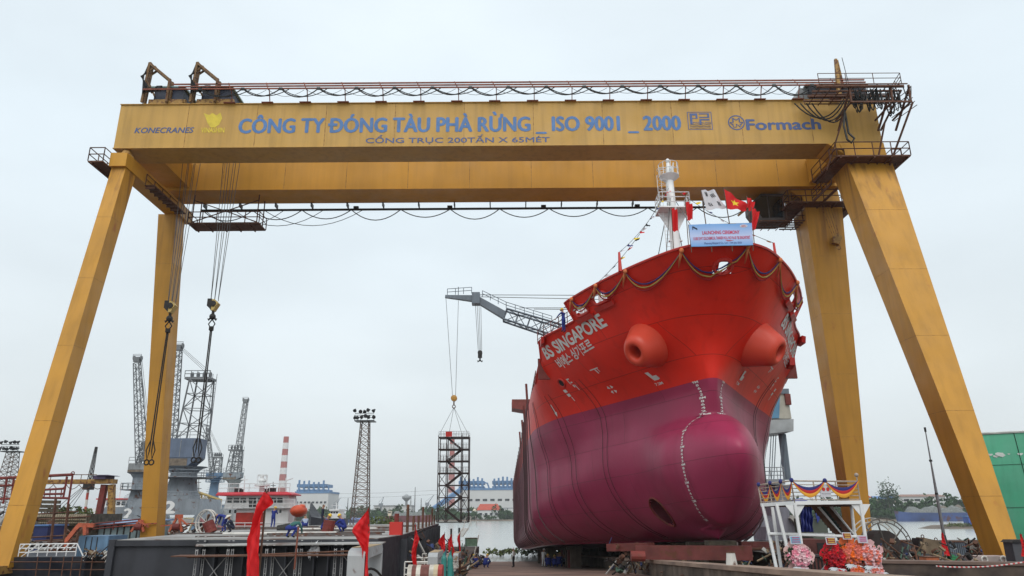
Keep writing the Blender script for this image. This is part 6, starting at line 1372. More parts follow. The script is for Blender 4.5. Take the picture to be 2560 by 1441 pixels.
for k in range(6):
    z=hz-.45*k-.25; mb.tube((Bp(-10,1400).x,Yb-.25,z),(Bp(275,1400).x,Yb-.25,z-.05),.03,n=4)
for u in (95,128,160,182,205,232): mb.tube(Bp(u,1392,-.3),Bp(u-8,1450,-.3),.035,n=4)
mb.build('staging_pipe',rus,t)
junk('deck_clutter','rope coils pale bags and gear heaped on the dark work boat deck',lambda a,b,c:(Bp(205+a*70,1388).x,Yb-.0+.5*b,hz+.05+.25*c),46,.12,.36,'deck gear',[whtr,rus,blk,jm[2],jm[4],jm[5]],(.34,.16,.14,.16,.14,.06))
t=thing('shipping_container',at(100,1350,58),'dark blue container under the timber rack at left','container'); mb=MB(); a,b=at(80,1352,58),at(121,1316,58); mb.b2((a.x,58,a.z),(b.x,60.5,b.z)); mb.build('box',M('container_blue',(.022,.032,.115),.6,var=.3),t); mb=MB(); mb.b2((a.x-.4,57.9,b.z+.01),(b.x+.05,60.6,b.z+.12)); mb.build('roof',bluer,t)
t=thing('blue_roof_shed',at(290,1330,72),'long shed with pale blue roof and glass panels behind the grey block','shed'); a,b=at(215,1340,72),at(350,1311,72); mb=MB(); mb.b2((a.x,72,a.z-.6),(b.x,78,b.z)); mb.build('wall',M('shed_pale_teal',(.20,.27,.29),.5,var=.3,scale=1,streak=.3),t); mb=MB(); mb.hexa([V((a.x-3,71.5,b.z+.02)),V((b.x+.3,71.5,b.z+.02)),V((b.x+.3,78.5,b.z+.3)),V((a.x-3,78.5,b.z+.3)),V((a.x-3,71.5,b.z+.14)),V((b.x+.3,71.5,b.z+.14)),V((b.x+.3,78.5,b.z+.45)),V((a.x-3,78.5,b.z+.45))]); mb.build('roof',M('shed_blue_roof',(.22,.31,.47),.6),t)
mb=MB(); 
for k in range(8): x=a.x+1+k*(b.x-a.x)/8; mb.b2((x,71.93,a.z-.6),(x+.12,71.99,b.z-.05))
mb.build('mullion',blk,t)
mb=MB(); rail(mb,[at(215,1332,69),at(350,1318,69)],.7,.06,2,2); tag(mb.build('pipe_railing',redm),'rusty red pipe railing in front of the blue roofed shed','railing')
for u,lb,sc in ((345,'orange winch gear left of the rear yellow leg',.55),(440,'orange deck crane gear right of the rear yellow leg',.8)):
    p=at(u,1330,66); t=thing('winch_gear',p-V((0,0,.3)),lb,'winch','orange winches behind the block'); mb=MB(); mb.beam(p+V((-.6,0,0)),p+V((-.1,0,1.4*sc)),.18,.18); mb.beam(p+V((.5,0,0)),p+V((.1,0,1.6*sc)),.18,.18); mb.beam(p+V((.1,0,1.5*sc)),p+V((.9,0,.7*sc)),.14,.14); mb.box(p+V((0,.2,1.6*sc)),(.8*sc,.6*sc,.4*sc),.5); mb.beam(p+V((-1.4,0,.5)),p+V((1.4,.3,.7)),.08,.1); mb.build('frame',om2,t); mb=MB(); mb.lathe([(.3,-.3),(.3,.3)],p+V((0,0,.4)),12,0,Matrix.Rotation(PI/2,3,'Y')); mb.build('drum',redm,t)
p=at(516,1310,66); t=thing('wire_reel',p,'pale spoked wire reel standing left of the bending worker','reel'); mb=MB()
for y in (-.3,.3): mb.ring(p+V((0,y,.1)),(.4,1,0),1.05,.07,22,5)
mb.build('rim',whtr,t); mb=MB()
for k in range(8): a_=2*PI*k/8; mb.tube(p+V((0,0,.1)),p+V((1.0*math.cos(a_),-.25,.1+1.0*math.sin(a_))),.035,n=4)
mb.build('spoke',whtr,t)
mb=MB(); a,b=at(460,1296,67),at(478,1300,67); mb.tube(a,b+V((.2,0,.1)),.06); mb.tube(b+V((.2,0,.1)),at(473,1328,67),.08); tag(mb.build('cream_pipe_frame',M('pipe_cream',(.5,.45,.3),.6)),'cream bent pipe frame right of the orange crane gear','pipe frame')
junk('quay_clutter','dark machinery and pipes cluttering the quay between block and portal cranes',lambda a,b,c:(at(300,1320,82).x+a*11,78+b*10,-.8+2.4*c*c),170,.4,1.3)
junk('quay_clutter','dark beams and scaffolding lumber heaped behind the yellow leg at far left',lambda a,b,c:(-50+a*13,60+b*8,-.9+3.6*c*c),160,.4,1.4)
# ------------------------------------------------------------------ right side
mb=MB(); pts=[(8.0,y) for y in (5,152)]; mb.hexa([(8.0,5,bz(5)-3),(8.62,5,bz(5)-3),(8.62,152,bz(152)-1.5),(8.0,152,bz(152)-1.5),(8.0,5,bz(5)-.16),(8.62,5,bz(5)-.16),(8.62,152,bz(152)-.16),(8.0,152,bz(152)-.16)])
t=thing('slipway_wall',(8.3,60,-2),'long stained concrete wall along the right edge of the slipway','wall'); mb.build('wall_face',conc,t)
mb=MB(); mb.hexa([(7.92,5,bz(5)-.155),(8.9,5,bz(5)-.155),(8.9,152,bz(152)-.155),(7.92,152,bz(152)-.155),(7.92,5,bz(5)),(8.9,5,bz(5)),(8.9,152,bz(152)),(7.92,152,bz(152))]); mb.build('coping',concl,t)
mb=MB()
for y in (24,27,31,36,41,46,52,60): mb.tube((7.9,y,bz(y)-.55),(7.9,y+.5,bz(y)-.6),.035); mb.tube((7.9,y,bz(y)-.75),(7.9,y+.5,bz(y)-.8),.035)
mb.build('step_iron',rus,t)
# parapet at the right
t=thing('concrete_parapet',(22,25,-.5),'dark concrete parapet running right behind the flower stands','wall'); a,b=V((13.0,27.4,0)),V((30,20.8,0)); n=V((.35,.94,0))*.5; za,zb=1.33,1.30; mb=MB(); mb.hexa([a+V((0,0,-1)),b+V((0,0,-1)),b+n+V((0,0,-1)),a+n+V((0,0,-1)),a+V((0,0,za-.1)),b+V((0,0,zb-.1)),b+n+V((0,0,za-.1)),a+n+V((0,0,zb-.1))]); mb.build('wall_face',M('parapet_dark',(.055,.042,.038),.9,var=.4,scale=1.5,dirt=(.16,.12,.09)),t)
m2=n*1.15; mb=MB(); o=V((0,-.06,0)); mb.hexa([a+o+V((0,0,za-.095)),b+o+V((0,0,zb-.095)),b+m2+V((0,0,zb-.095)),a+m2+V((0,0,za-.095)),a+o+V((0,0,za)),b+o+V((0,0,zb)),b+m2+V((0,0,zb)),a+m2+V((0,0,za))]); mb.build('coping',M('coping_brown',(.16,.11,.09),.9,var=.3),t)
# keel blocks, cradle beams
g='keel and bilge blocks under the ship'
for i,s in enumerate(list(np.arange(2,40,4.5))+list(np.arange(42,100,9))):
    q=S(0,s,-.03); zf=bz(q.y)-1.0; t=thing('keel_block',(q.x,q.y,zf),'squat timber capped keel block on the ship centre line','keel block',g); mb=MB(); mb.b2((q.x-.9,q.y-.6,zf),(q.x+.9,q.y+.6,q.z-.45)); mb.build('base',conc,t); mb=MB(); mb.b2((q.x-.8,q.y-.5,q.z-.445),(q.x+.8,q.y+.5,q.z-.04)); mb.build('timber_cap',wood,t)
for i,s in enumerate((27,30,32.5,35,38,42,48,55,63)):
    q=S(-6.0 if s<40 else -7.2,s,-.02); zf=slz(q.y); t=thing('bilge_block',(q.x,q.y,zf),'tall block stack propping the left bilge of the ship','bilge block',g); mb=MB(); mb.b2((q.x-.45,q.y-.5,zf),(q.x+.45,q.y+.5,q.z-.35)); mb.build('post',[conc,redm,wood][i%3],t); mb=MB(); mb.b2((q.x-.55,q.y-.6,q.z-.345),(q.x+.55,q.y+.6,q.z-.05)); mb.build('timber_cap',wood,t)
for i,(dx,dy) in enumerate(((5.3,75.6),(5.75,75.4))):
    t=thing('steel_plate_stack',(dx,dy,slz(dy)),('left','right')[i]+' one of two pale upright plates leaning under the hull','plate stack','plates leaning under the hull'); mb=MB(); mb.hexa([(dx-.2,dy,slz(dy)),(dx+.2,dy,slz(dy)),(dx+.2,dy+.3,slz(dy)),(dx-.2,dy+.3,slz(dy)),(dx-.2,dy+.25,slz(dy)+1.35),(dx+.15,dy+.25,slz(dy)+1.35),(dx+.15,dy+.5,slz(dy)+1.35),(dx-.2,dy+.5,slz(dy)+1.35)]); mb.build('plate',M('plate_pale_%d'%i,(.30,.28,.25) if i==0 else (.26,.27,.27),.7,var=.3,scale=4),t)
bm_=M('cradle_red_brown',(.13,.030,.026),.65,var=.3,scale=1.5,rust=.2)
t=thing('cradle_beam',(12,43,.3),'long red brown cradle beam lying across under the bow','cradle beam'); p0,p1=at(1590,1381,44),at(1880,1383,42.5); mb=MB(); mb.beam(p0,p1,.7,.75); mb.build('girder',bm_,t); p0=at(1525,1369,46); p1=at(1628,1367,44.2); mb=MB(); mb.beam(p0,p1,.8,.42); mb.build('saddle_plate',bm_,t); mb=MB(); c0=at(1577,1391,42.5); c1=at(1612,1391,42.5); mb.tube(c0,c1,.28,n=12); mb.build('roller',redm,t)
t=thing('cradle_beam',(15,46,.3),'shorter red brown beam end right of the bow behind the white stand','cradle beam'); mb=MB(); mb.beam(at(1850,1365,46),at(1918,1366,46),.7,.5); mb.build('girder',bm_,t); mb=MB(); mb.beam(at(1850,1372,45.5),at(1925,1372,45.5),.3,.1); mb.build('flange',rus,t)
junk('cradle_debris','rusty blocks chains and timber packed under the bow',lambda a,b,c:(S(-2.6+4.6*a,1.5+3*b,0).x,S(0,1.5+3*b,0).y,bz(44)-1+.9*c*c),110,.12,.4)
junk('shore_struts','dark props and hanging gear packed under the left bilge',lambda a,b,c:(6.0+2.2*a,45+3.4*b,-.3+1.5*c*c),80,.15,.45)
p=V((8.45,29.8,bz(29.8)+.003)); t=thing('bucket',p,'white plastic bucket with rusty rim on the wall top','bucket');  mb=MB(); mb.lathe([(.22,0),(.16,.45)],p,14); mb.build('tub',whtr,t); mb=MB(); mb.ring(p+V((0,0,.45)),(0,0,1),.16,.02,14,4); mb.build('rim',rus,t)
# viewing stand
YS=32
t=thing('viewing_stand',(12.8,YS+1,-.05),'white tubular viewing stand with cloth swags on its railing','viewing stand')
def Sp(u,v,dy=0): return at(u,v,YS+dy)
for (a,b) in ((Sp(1907,1262,1.6),Sp(1947,1441,1.0)),(Sp(1942,1262,.8),Sp(1987,1441,.4)),(Sp(1987,1258,0),Sp(2016,1441,0)),(Sp(2151,1256,0),Sp(2176,1441,0)),(Sp(2128,1262,2.4),Sp(2146,1441,2.4)),(Sp(1930,1264,3),Sp(1955,1441,3))):
    mb=MB(); mb.tube(V((b.x+.02,b.y,-.05)),a,.075,n=8); mb.build('post',wht,t)
cA,cB,cC,cD=Sp(1904,1263,1.7),Sp(1987,1258,0),Sp(2151,1256,0),Sp(2128,1262,2.6)
mb=MB(); 
for p,q in ((cA,cB),(cB,cC),(cC,cD),(cD,cA)): mb.beam(p,q,.13,.15)
mb.build('deck_edge',wht,t); mb=MB(); mb.prism([p+V((0,0,-.09)) for p in (cA,cB,cC,cD)],(0,0,.04)); mb.build('deck',rus,t)
mb=MB(); 
for p,q in ((Sp(1925,1335,1.2),Sp(2163,1343,0)),(Sp(1925,1335,1.2),Sp(2140,1337,2.4))): mb.tube(p,q,.06,n=6)
for c in (cB,cC): 
    for s in (-1,1): mb.prism([c+V((s*.08,0,-.08)),c+V((s*.42,0,-.08)),c+V((s*.08,0,-.55))],(0,.05,0))
mb.build('brace',wht,t)
mb=MB(); rt=[(Sp(1895,1212,1.9)),(Sp(1977,1201,0)),(Sp(2143,1203,0))]; rb_=[cA,cB,cC]
for k in range(6):
    f=k/6+.03; 
    for i in range(2): mb.tube(rb_[i].lerp(rt[i],1-f),rb_[i+1].lerp(rt[i+1],1-f),.035 if k==0 else .02,n=5)
for i in range(2):
    for k in range(4): f=k/3; mb.tube(rb_[i].lerp(rb_[i+1],f),rt[i].lerp(rt[i+1],f),.03,n=5)
mb.ell(rt[2]+V((0,0,.25)),(.09,.09,.09)); mb.tube(rt[2],rt[2]+V((0,0,.2)),.03); mb.build('guard_rail',M('rail_brown_white',(.36,.30,.25),.6,var=.3,scale=4),t)
sg=MB(); a=Sp(2052,1243,-.06); b=Sp(2078,1243,-.06); c=Sp(2077,1211,-.06); d=Sp(2051,1212,-.06); sg.prism([a,b,c,d],(0,.03,0)); so_=sg.build('sign_board',flagwh,t)
sg=MB(); cc=(a+b+c+d)/4+V((0,-.012,.06)); 
for s in (-.09,.09): sg.add([cc+V((s+.07*math.cos(q),0,.08*math.sin(q))) for q in [2*PI*i/14 for i in range(14)]],[tuple(range(14))])
sg.build('sign_emblem',redp,so_); sg=MB(); flat_text(sg,"Pharung Shipyard",cc+V((-.19,-.002,-.2)),cc+V((.19,-.002,-.2)),.04,0); sg.build('sign_lettering',inkb,so_)
wp=[rt[0]]+[rt[0].lerp(rt[1],f) for f in (.36,.68)]+[rt[1],rt[1].lerp(rt[2],.5),rt[2]]
lbs=['leftmost small','second small','third small','first wide','second wide']
for i in range(5):
    p,q=wp[i],wp[i+1]; tt=thing('stand_swag',(p+q)/2-V((0,0,.4)),'blue red and yellow cloth swag, '+lbs[i]+' one from the left on the white stand','swag','cloth swags on the viewing stand'); d0=.42 if i<3 else .34
    for k,(m_,o_) in enumerate(((clB,0),(clR,.14),(M('swag_orange',(.65,.30,.03),.7) ,.27))):
        mb=MB(); P=sag(p+V((0,-.06-.02*k,-.02)),q+V((0,-.06-.02*k,-.02)),d0+o_,12); vs=[]
        for j,x in enumerate(P): w_=.03+.05*math.sin(PI*j/12); vs+=[x+V((0,0,w_)),x+V((0,-.02,0)),x-V((0,0,w_))]
        mb.add(vs,[(3*j+e,3*j+e+1,3*j+e+4,3*j+e+3) for j in range(12) for e in (0,1)]); mb.build('cloth_strip',m_,tt,smooth=True)
    mb=MB(); mb.ell(p+V((0,-.08,0)),(.09,.09,.1)); mb.build('rosette',clB,tt)
# stair behind the stand
t=thing('steel_stair',(15,YS+3,-.05),'steel stair descending right behind the white stand','stair'); 
for i,((u,v),(u2,v2)) in enumerate((((2032,1262),(2102,1345)),((2064,1262),(2135,1350)))):
    mb=MB(); mb.beam(Sp(u,v,2.4),Sp(u2,v2,2.0),.1,.26); mb.build('stringer',rus,t); mb=MB(); mb.tube(Sp(u-22,v-42,2.3),Sp(u2+(0 if i==0 else 12),v2-(-2 if i else 12),1.9),.035,n=5); mb.tube(Sp(u-10,v-20,2.3),Sp(u2,v2-12,1.95),.025,n=4); mb.build('handrail',wht,t)
mb=MB()
for k in range(11): f=(k+.5)/11; p=Sp(2032,1262,2.4).lerp(Sp(2102,1345,2.0),f); q=Sp(2064,1262,2.4).lerp(Sp(2135,1350,2.0),f); mb.prism([p,q,q+V((0,.28,0)),p+V((0,.28,0))],(0,0,.03)); mb.prism([p+V((0,.26,-.17)),q+V((0,.26,-.17)),q+V((0,.28,0)),p+V((0,.28,0))],(0,.01,0))
mb.build('tread',M('tread_green_black',(.03,.045,.04),.7),t)
t=thing('tarpaulin',at(2015,1330,38),'dark blue tarpaulin hanging in folds behind the white stand','tarpaulin'); mb=MB(); P=px(((2003,1330),(2031,1330),(2028,1262),(2001,1266)),38); mb.grid(lambda a,b:P[0].lerp(P[1],a).lerp(P[3].lerp(P[2],a),b)+V((0,.12*math.sin(a*23)+.06*math.sin(b*13+a*5),0)),24,14); mb.build('sheet',M('tarp_navy',(.015,.022,.14),.45),t,smooth=True); mb=MB(); mb.prism([P[3]+V((0,-.2,.02)),P[2]+V((0,-.2,.02)),P[2]+V((.1,1.4,.3)),P[3]+V((.1,1.4,.3))],(0,0,.05)); mb.build('top_fold',M('tarp_light',(.10,.14,.38),.5),t)
t=thing('site_cabin',at(2048,1330,40),'olive grey site cabin with blue flap between tarpaulin and stair','cabin'); a,b=at(2032,1330,40),at(2066,1297,40); mb=MB(); mb.b2((a.x,40,a.z-1),(b.x,42.5,b.z)); mb.build('wall',M('cabin_olive',(.09,.105,.085),.7,var=.2),t); mb=MB(); mb.prism([at(2036,1268,39.8),at(2054,1290,39.8),at(2044,1308,39.8)],(0,.05,0)); mb.build('blue_flap',M('flap_blue',(.03,.05,.25),.5),t)
t=thing('red_booth',at(1872,1342,64),'little red guard booth with pitched roof right of the bow','booth'); a,b=at(1864,1341,64),at(1880,1316,64); mb=MB(); mb.b2((a.x,64,a.z),(b.x,64.6,b.z)); mb.build('wall',M('booth_red',(.30,.03,.03),.6),t); c=at(1871,1308,63.9); mb=MB(); mb.prism([V((a.x-.12,63.8,b.z+.01)),V((b.x+.12,63.8,b.z+.01)),V((b.x-.15,63.8,c.z)),V((a.x+.15,63.8,c.z))],(0,1,0)); mb.build('roof',M('booth_roof',(.5,.10,.07),.6),t); mb=MB(); mb.b2((a.x+.2,63.96,a.z+.3),(b.x-.12,63.995,b.z-.2)); mb.build('window',blk,t)
junk('machinery_heap','dark machinery crates and pale sacks behind the white stand',lambda a,b,c:(at(1915+a*150,1370,40).x,38+3*b,-.1+1.6*c*c),190,.14,.42)
junk('machinery_heap','rusty frames pipes and scrap behind the flower stands at right',lambda a,b,c:(at(2175+a*190,1390,36).x,33+5*b,.3+1.4*c*c*(.6+.4*math.sin(a*9))),330,.10,.36)
t=thing('red_container',at(2060,1390,37),'dark red brown steel cabin behind the flower stands','cabin'); a,b=at(2008,1400,37.2),at(2062,1349,37.2); mb=MB(); mb.b2((a.x,37,a.z-1),(b.x,39,b.z)); mb.build('wall',M('cabin_red_brown',(.11,.035,.03),.7,var=.35,scale=2),t); mb=MB(); mb.b2((b.x-.5,36.95,a.z),(b.x-.1,36.99,b.z-.15)); mb.build('door',blk,t)
# flower stands
YF=26.3
def flowers(u,vt,w,cols,wrap,cardc,card,label,leafc=None,seed=0):
    c=at(u,vt,YF); zb_=bz(YF)-.9; t=thing('flower_stand',(c.x,YF,zb_),label,'flower stand','congratulation flower stands'); r0=random.Random(seed); W=w*YF/1905
    def bunch(cz,rx,rz_,n,y):
        for ci,m in enumerate(cols):
            mb=MB()
            for k in range(n//len(cols)):
                a=r0.uniform(0,2*PI); q=r0.uniform(0,1)**.5; p=V((c.x+rx*q*math.cos(a),YF+y-.25*math.sqrt(max(0,1-q*q))+r0.uniform(-.05,.05),cz+rz_*q*math.sin(a))); s=r0.uniform(.035,.062)
                for j in range(9): g=2*PI*j/(5 if j<5 else 4)+a; d=V((math.cos(g),-.25 if j<5 else -.9,math.sin(g)))*(1 if j<5 else .6); e=V((-math.sin(g),0,math.cos(g))); mb.add([p,p+(d+e*.6)*s,p+d*s*1.5,p+(d-e*.6)*s],[(0,1,2,3)])
            mb.build('blossoms',m,t)
    z1=c.z; bunch(z1-.40,W*.40,.33,112,0); bunch(z1-1.02,W*.34,.26,72,-.1)
    mb=MB()
    for cz,rx,rz_ in ((z1-.40,W*.42,.35),(z1-1.02,W*.36,.28)):
        for k in range(90):
            a=r0.uniform(0,2*PI); q=r0.uniform(0,1)**.5; o=V((c.x+rx*q*math.cos(a),YF+.02-.18*math.sqrt(max(0,1-q*q)),cz+rz_*q*math.sin(a))); d=V((math.cos(a*3),r0.uniform(-.5,.2),math.sin(a*3))); e=V((-math.sin(a*3),0,math.cos(a*3)))*.03; mb.add([o,o+d*.06+e,o+d*.14,o+d*.06-e],[(0,1,2,3)])
    mb.build('green_leaves',M('bouquet_leaf',(.02,.045,.02),.7),t)
    mb=MB()
    for cz,rr,n in ((z1-.40,.52,15),(z1-1.02,.44,11)):
        for k in range(n):
            a=2*PI*k/n+r0.uniform(-.15,.15); o=V((c.x+W*rr*math.cos(a)*.66,YF+.06,cz+.30*math.sin(a))); d=V((math.cos(a),r0.uniform(-.25,.1),math.sin(a))); e=V((-math.sin(a),0,math.cos(a))); L_=r0.uniform(.08,.27)
            mb.add([o-e*.10,o+e*.10,o+e*.15+d*L_*.7,o+e*.03+d*L_,o-e*.12+d*L_*.8],[(0,1,2,3,4)])
    mb.lathe([(W*.16,z1-.82),(W*.24,z1-.6),(W*.3,z1-.45)],(c.x,YF+.12,0),12); mb.lathe([(W*.5,zb_+.02),(W*.2,z1-1.35),(W*.30,z1-1.1)],(c.x,YF+.12,0),12); mb.build('wrapping',wrap,t)
    mb=MB()
    for cx_,cz in ((-.22,z1-.72),(.05,z1-.76),(.26,z1-.92)):
        for k in range(7): a=-PI*.1-PI*.8*k/6; d=V((math.cos(a),-.2,math.sin(a))); e=V((-math.sin(a),0,math.cos(a)))*.022; o=V((c.x+cx_*W,YF-.28,cz)); mb.add([o-e*.4,o+d*.11+e,o+d*.2,o+d*.11-e],[(0,1,2,3)])
    mb.build('fan_leaf',leafc or M('fan_leaf_white',(.62,.66,.70),.7),t)
    a,b,d=card; A,B=at(a,d,YF-.1),at(b,d,YF-.1); H=(B.x-A.x)*.72; mb=MB(); mb.prism([A,B,B+V((-.02,0,H)),A+V((-.02,0,H))],(0,.02,0)); cd=mb.build('card',flagwh,t); mb=MB(); mb.prism([A+V((.03,-.004,.03)),B+V((-.03,-.004,.03)),B+V((-.05,-.004,H-.03)),A+V((.01,-.004,H-.03))],(0,.003,0)); mb.build('card_face',cardc,cd); mb=MB()
    for k in range(3):
        for j in range(6): x=A.x+.06+(B.x-A.x-.12)*j/6; mb.add([V((x,A.y-.008,A.z+H*(.2+.25*k))),V((x+.035,A.y-.008,A.z+H*(.2+.25*k))),V((x+.03,A.y-.008,A.z+H*(.33+.25*k))),V((x,A.y-.008,A.z+H*(.31+.25*k)))],[(0,1,2,3)])
    mb.build('card_lettering',crim if cardc is not crm else M('card_yellow_ink',(.7,.5,.1),.6),cd)
    mb=MB()
    for x in (-.3,.3): mb.tube((c.x+x*W,YF+.2,zb_),(c.x+x*W*.4,YF+.2,z1+.05),.02)
    mb.tube((c.x,YF+.15,zb_),((A.x+B.x)/2,YF-.05,A.z+.1),.016); mb.build('easel',polem,t)
pk=M('petal_pink',(.80,.30,.40),.7,var=.2,scale=9); pk2=M('petal_pale_pink',(.85,.58,.62),.7); rd=M('petal_red',(.65,.015,.025),.7,var=.3,scale=9); drd=M('petal_dark_red',(.36,.010,.025),.7); orr=M('petal_orange',(.80,.17,.02),.7,var=.3,scale=9); orp=M('petal_salmon',(.80,.22,.16),.7); pw=M('wrap_pale_pink',(.66,.44,.42),.6); crm=M('card_dark_red',(.28,.015,.03),.6); cbl=M('card_blue',(.16,.42,.62),.6); crw=M('card_lilac',(.52,.48,.66),.6)
flowers(1993,1360,68,[pk,pk2],pw,cbl,(1977,2005,1361),'pink flower stand with sky blue card, standing apart at the left',None,1)
flowers(2082,1361,68,[rd,drd],M('wrap_red',(.62,.015,.03),.6),crm,(2067,2092,1362),'dark red flower stand with dark red card, left of the orange one',None,2)
flowers(2122,1353,66,[orr,orp],M('wrap_orange',(.72,.15,.04),.6),crm,(2108,2131,1349),'orange flower stand with a raised dark red card',None,3)
flowers(2168,1357,70,[pk2,orp],M('wrap_rose',(.62,.38,.38),.6),crw,(2146,2171,1358),'pale pink flower stand with lilac card at the right end of the row',None,4)
t=thing('steel_cart',at(2042,1420,27.5),'black barred steel cart between pink and red flower stands','cart'); a,b=at(2022,1441,27.6),at(2062,1392,27.6); mb=MB(); rail(mb,[V((a.x,27.6,bz(27)-.8)),V((b.x,27.6,bz(27)-.8))],b.z-bz(27)+.8,.03,1,.14); rail(mb,[V((a.x,28.6,bz(27)-.8)),V((b.x,28.6,bz(27)-.8))],b.z-bz(27)+.8,.03,1,.2); mb.b2((a.x,27.6,b.z-.05),(b.x,28.6,b.z+.05)); mb.build('cage',blk,t); mb=MB(); mb.tube(at(2052,1396,27.5),at(2066,1380,27.5),.03); mb.tube(at(2046,1436,27.5),at(2066,1412,27.5),.03); mb.build('handle',lgry,t)
# cable reel, containers, crates at right
p=at(2203,1374,44); t=thing('cable_reel',V((p.x,44,.0)),'big dark cable reel with pale spoked rim at right of the flower stands','cable reel')
for i,dx in enumerate((-.55,.55)):
    mb=MB(); nrm=V((.22,-1,0)); c=p+nrm*dx*.9; 
    for r_ in (1.72,1.5): mb.ring(c,nrm,r_,.035,30,5)
    a_=nrm.normalized().orthogonal().normalized(); b_=nrm.normalized().cross(a_)
    for k in range(20): g_=2*PI*k/20; d=a_*math.cos(g_)+b_*math.sin(g_); mb.tube(c+d*1.5,c+d*1.72,.03,n=4)
    for k in range(6): g_=2*PI*k/6; d=a_*math.cos(g_)+b_*math.sin(g_); mb.tube(c,c+d*1.5,.045,n=5)
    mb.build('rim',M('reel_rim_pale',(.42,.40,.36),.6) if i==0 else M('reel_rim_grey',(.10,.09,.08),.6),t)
mb=MB(); q_=V((.22,-1,0)).normalized().to_track_quat('Z','Y').to_matrix(); mb.lathe([(1.05,-.5),(1.05,.5)],p,20,0,q_); mb.build('cable_drum',M('cable_drum_dark',(.03,.022,.02),.8),t)
mb=MB(); 
for dy in (-.75,.75): mb.beam(p+V((0,dy,0)),p+V((.9,dy*1.2,-1.9)),.12,.12); mb.beam(p+V((0,dy,0)),p+V((-.9,dy*1.2,-1.9)),.12,.12)
mb.build('stand',rus,t)
cgb=M('container_grey_blue',(.15,.18,.22),.6,var=.2,scale=1,streak=.3)
def container(u0,u1,vt,vb,Y,label,m):
    a,b=at(u0,vb,Y),at(u1,vt,Y); t=thing('shipping_container',V(((a.x+b.x)/2,Y+1.2,a.z-1)),label,'container'); mb=MB(); n=26; W_=(b.x-a.x)
    P=[]; 
    for k in range(n): x=a.x+W_*k/n; P+=[(x,Y+(0 if k%2 else .07)),(x+W_/n*.8,Y+(0 if k%2 else .07))]
    P+=[(b.x,Y),(b.x,Y+2.4),(a.x,Y+2.4)]; mb.prism([(x,y,a.z-1) for x,y in P],(0,0,b.z-a.z+.9)); mb.build('box',m,t); mb=MB(); mb.b2((a.x-.03,Y-.04,b.z-.09),(b.x+.03,Y+2.45,b.z)); mb.build('roof_frame',rus,t)
container(2275,2330,1352,1392,58,'grey blue corrugated container left of the tilted tan box',cgb); container(2352,2410,1353,1392,58,'grey blue corrugated container right of the tilted tan box',cgb)
t=thing('tan_skip',at(2322,1385,52),'tilted tan steel box with lifting eyes among the containers','skip'); p=at(2322,1368,52); mb=MB(); q_=Matrix.Rotation(.22,3,'Y'); mb.box(p,(1.25,1.0,1.0),0,0,q_); mb.build('box',M('skip_tan',(.20,.15,.10),.85,var=.3,scale=2),t); mb=MB(); 
for dx in (-.45,.45): mb.ring(p+q_@V((dx,0,.6)),(0,1,0),.1,.03,10,4)
mb.build('lifting_eye',rus,t); mb=MB(); mb.box(p+q_@V((-.75,.1,-.05)),(.25,.9,.9),0,0,q_); mb.build('dark_side',blk,t)
t=thing('orange_crate',at(2332,1410,29),'orange crate behind the parapet at right','crate'); a,b=at(2318,1413,29),at(2347,1394,29); mb=MB(); mb.b2((a.x,29,a.z-.3),(b.x,29.5,b.z)); mb.build('box',M('crate_orange',(.42,.12,.05),.7,var=.2,scale=5),t); mb=MB(); mb.b2((a.x-.02,28.97,b.z+.003),(b.x+.02,29.53,b.z+.03)); mb.build('lid',rus,t)
mb=MB(); a=at(2402,1396,50); mb.grid(lambda u,v:V((a.x-.8+1.7*u,49.5+1.2*v,a.z-.5+.75*math.sin(PI*min(1,v*1.0+.02))*(1-.5*u)+.07*math.sin(u*21+v*9))),20,10); tag(mb.build('green_net_heap',M('net_green',(.02,.16,.06),.8,var=.4,scale=9),smooth=True),'heap of bright green netting near the right crane leg','netting')
junk('yard_rubble','dark rubble and gear sloping down beside the green netting',lambda a,b,c:(at(2395+a*60,1395,62).x,60+2*b,-1+1.5*(1-a)*c+.4),70,.2,.6)
# rail sill block under the right leg
t=thing('rail_sill',(30,45.4,-.3),'pale pinkish steel sill block under the right crane leg','sill block'); mb=MB(); a,b=at(2430,1412,44.6),at(2520,1391,44.6); mb.b2((a.x,44.6,a.z-.6),(b.x,45.8,b.z)); mb.build('block',M('sill_pink_grey',(.40,.33,.31),.7,var=.2,scale=1,dirt=(.22,.17,.16)),t); mb=MB()
for f in (.35,.85): c=V((a.x+(b.x-a.x)*f,44.56,(a.z+b.z)/2+.05)); mb.ring(c,(0,1,0),.17,.05,14,5)
mb.build('lug',whtr,t); mb=MB(); mb.prism([V((b.x-.7,44.57,a.z)),V((b.x-.05,44.57,a.z)),V((b.x-.05,44.57,a.z+.3))],(0,.03,0)); mb.build('red_wedge',redm,t)
t=thing('control_cabinet',at(2550,1400,42),'dark grey control cabinet beside the right crane leg','cabinet'); a,b=at(2543,1420,42.5),at(2562,1357,42.5); mb=MB(); mb.b2((a.x,42.5,-.3),(b.x+.4,43.3,b.z)); mb.build('box',M('cabinet_grey',(.07,.07,.08),.6),t); mb=MB(); mb.prism([V((a.x-.08,42.4,b.z+.01)),V((b.x+.5,42.4,b.z+.01)),V((b.x+.4,42.4,b.z+.15)),V((a.x+.1,42.4,b.z+.15))],(0,1,0)); mb.build('roof',blk,t)
ribbon('f','red flag standing among the containers at right',[(2354,1332),(2355,1355),(2357,1375),(2359,1391)],[(2355,1332),(2363,1352),(2370,1370),(2377,1390)],40,1420,.03)
ribbon('f','red flag at the extreme right edge by the control cabinet',[(2551,1336),(2552,1352),(2553,1368),(2554,1392)],[(2552,1336),(2560,1354),(2568,1370),(2575,1392)],38,1420,.03)
